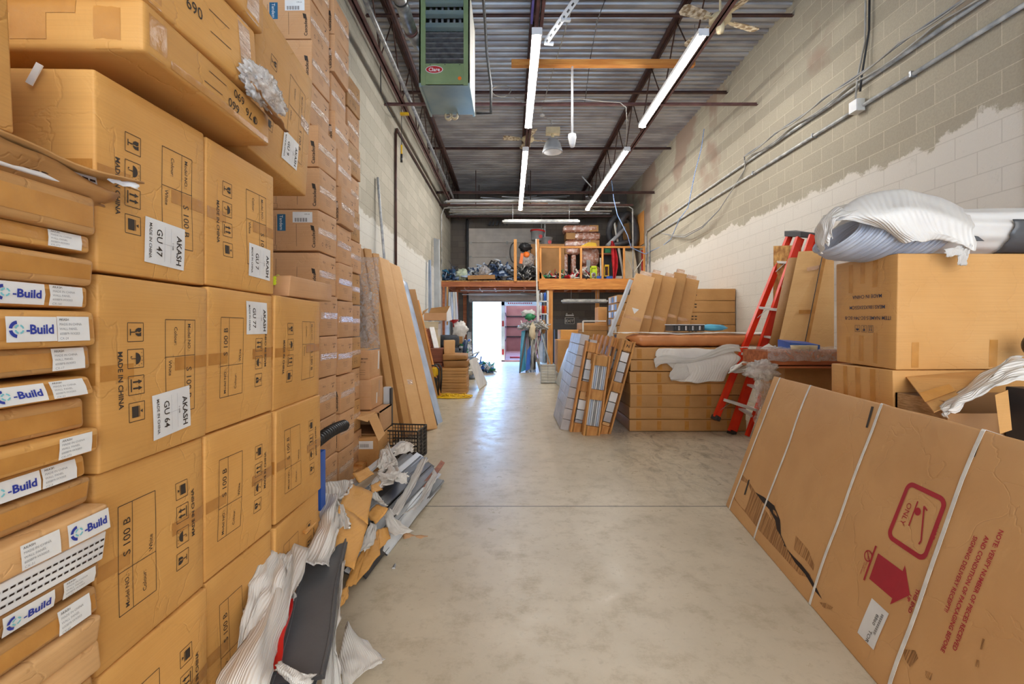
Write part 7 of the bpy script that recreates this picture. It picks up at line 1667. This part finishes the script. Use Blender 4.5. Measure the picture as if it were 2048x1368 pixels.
# generator
t = thing('generator', 'yellow portable generator with black tube frame', 'generator', P(862, 790, 8.35))
x0_, x1_ = P(846, 0, 8.3).x, P(878, 0, 8.3).x; 
for y_ in (8.3, 8.6): 
    b = MB(); b.tube([(x1_-.02, y_, .02), (x1_, y_, .3), (x1_, y_, .5), (x1_-.05, y_, .57), (x0_, y_, .57), (x0_, y_, .02), (x1_-.02, y_, .02)], .016, BLACK, 8); b.build('tube_frame', t)
b = MB(); b.bb(x0_+.02, x1_-.06, 8.3, 8.6, .36, .52, YELL); b.build('fuel_tank', t, bevel=.02)
b = MB(); b.bb(x0_+.04, x1_-.04, 8.33, 8.58, .06, .34, BLACK); b.lathe([(0,-.02),(.09,-.02),(.09,.0),(0,.0)], ((x0_+x1_)/2, 8.33, .2), GALV, 16, axis=Matrix.Rotation(PI/2, 3, 'X')); b.build('engine', t, bevel=.01)
# yellow cord coil
b = MB(); pts = []; rr = random.Random(3); c = onz(905, 793)
for i in range(360):
    a = i*.21; r_ = .16+.10*math.sin(i*.05)+.06*nz(i*.1); pts.append((c.x+1.4*r_*math.cos(a), c.y-.08+.8*r_*math.sin(a), .012+.075*abs(nz(i*.17, 5))))
b.tube(pts, .009, YELL, 6); single(b, 'extension_cord', 'yellow extension cord coiled on the floor', 'cord')
# white board and bits at the door
b = MB(); b.prism([onz(958,780), onz(973,768), P(950,716,9.2), P(938,722,8.9)], (.02, .02, .02), WHITEP); single(b, 'white_board', 'white board leaning at the end of the flat cartons', 'board')
heap('door_clutter', 'low clutter of bags and tools on the floor by the open door', 'clutter', px2x(944, 12.6), px2x(986, 12.6), 12.4, 13.4, 0, .32, [NAVY, BLUEP, SKYB, PLAQ, GREENP, LGREY, CHARD], 130, 21)
heap('left_clutter', 'pile of white bags, tins and tools beside the tyres', 'clutter', px2x(902, 11.2), px2x(944, 11.2), 11.0, 12.2, 0, 1.1, [GREY, PLAQ, LGREY, BLUEP, PLAQ, GREENP, BLUEGREY, CHARD, LGREY], 330, 22, scale=1.5, kinds='bbet')
rumpled('white_bag', 'crumpled white plastic bag on the clutter by the tyres', 'bag', P(920, 660, 11.0), .17, .12, .20, FOAM, 22, .5, 26)
b = MB(); b.lathe([(.12,.08),(.11,.06),(.03,.0),(.02,-.1)], P(908, 646, 11), RED2, 16); single(b, 'red_funnel', 'red funnel on top of the left clutter', 'funnel')
sheet('grey folding board standing right of the left clutter', [P(930,735,11.5), P(944,735,11.5), P(942,664,11.6), P(935,664,11.6)], GREY)
b = MB(); c = P(918, 680, 10.9); b.box(c, (.16, .14, .17), DK); single(b, 'small_brown_box', 'small brown box in the left clutter', 'box')
b = MB(); c = P(928, 690, 10.9); b.tube([c-Vector((0,0,.3)), c+Vector((.05,0,.12))], .05, NAVY, 12); single(b, 'navy_cylinder', 'navy cylinder standing in the left clutter', 'cylinder')
for i in range(4):
    b = MB(); b.prism([P(897+i*5,640,13.2), P(901+i*5,640,13.2), P(901+i*4,584,13.2), P(898+i*4,584,13.2)], (0, .04, 0), (LGREY, BLUEGREY, PLAQ, LGREY)[i]); single(b, 'hanging_strip', 'pale vertical strip hanging left of the loading door', 'strip', 'pale vertical strips left of the door')
bx(P(893,0,13.3).x, P(896,0,13.3).x, 13.3, 13.34, 1.3, 2.4, MK, 'brown_edge_board', 'thin brown board standing beside the pale vertical strips', 'board')
b = MB(); b.prism([(-1.96, 12.0, 0), (-1.80, 11.9, 0), (-1.86, 12.1, 3.55), (-2.02, 12.2, 3.6)], (.01, .03, 0), LGREY); single(b, 'tall_pale_board', 'tall pale grey panel leaning on the left wall before the loft', 'panel')
b = MB(); b.prism([(-1.98, 11.2, 0), (-1.88, 11.15, 0), (-1.95, 11.3, 2.9), (-2.02, 11.4, 2.9)], (.01, .03, 0), BLUEGREY); single(b, 'film_covered_board', 'bluish film panel leaning on the left wall beside the tall pale one', 'panel')
for i in range(3):
    b = MB(); b.beam((-1.9+i*.03, 14.3, 3.3-.05*i), (-1.5+i*.05, 14.4, 2.68), .02, .01, CHARD); single(b, 'dark_lath', 'dark lath slanting at the left end of the loft', 'lath', 'dark laths at the left end of the loft')
# steel crossing pipes under the loft header
for i in range(4):
    b = MB(); z = 2.43-.045*i; b.bb(-1.55, .95, 14.2+.25*i, 14.26+.25*i, z-.02, z+.01, (BEAM_D, LGREY, REDWOOD, LGREY)[i]); single(b, 'header_strip', 'horizontal strip under the loft in front of the raised door', 'strip', 'horizontal strips under the loft above the door')
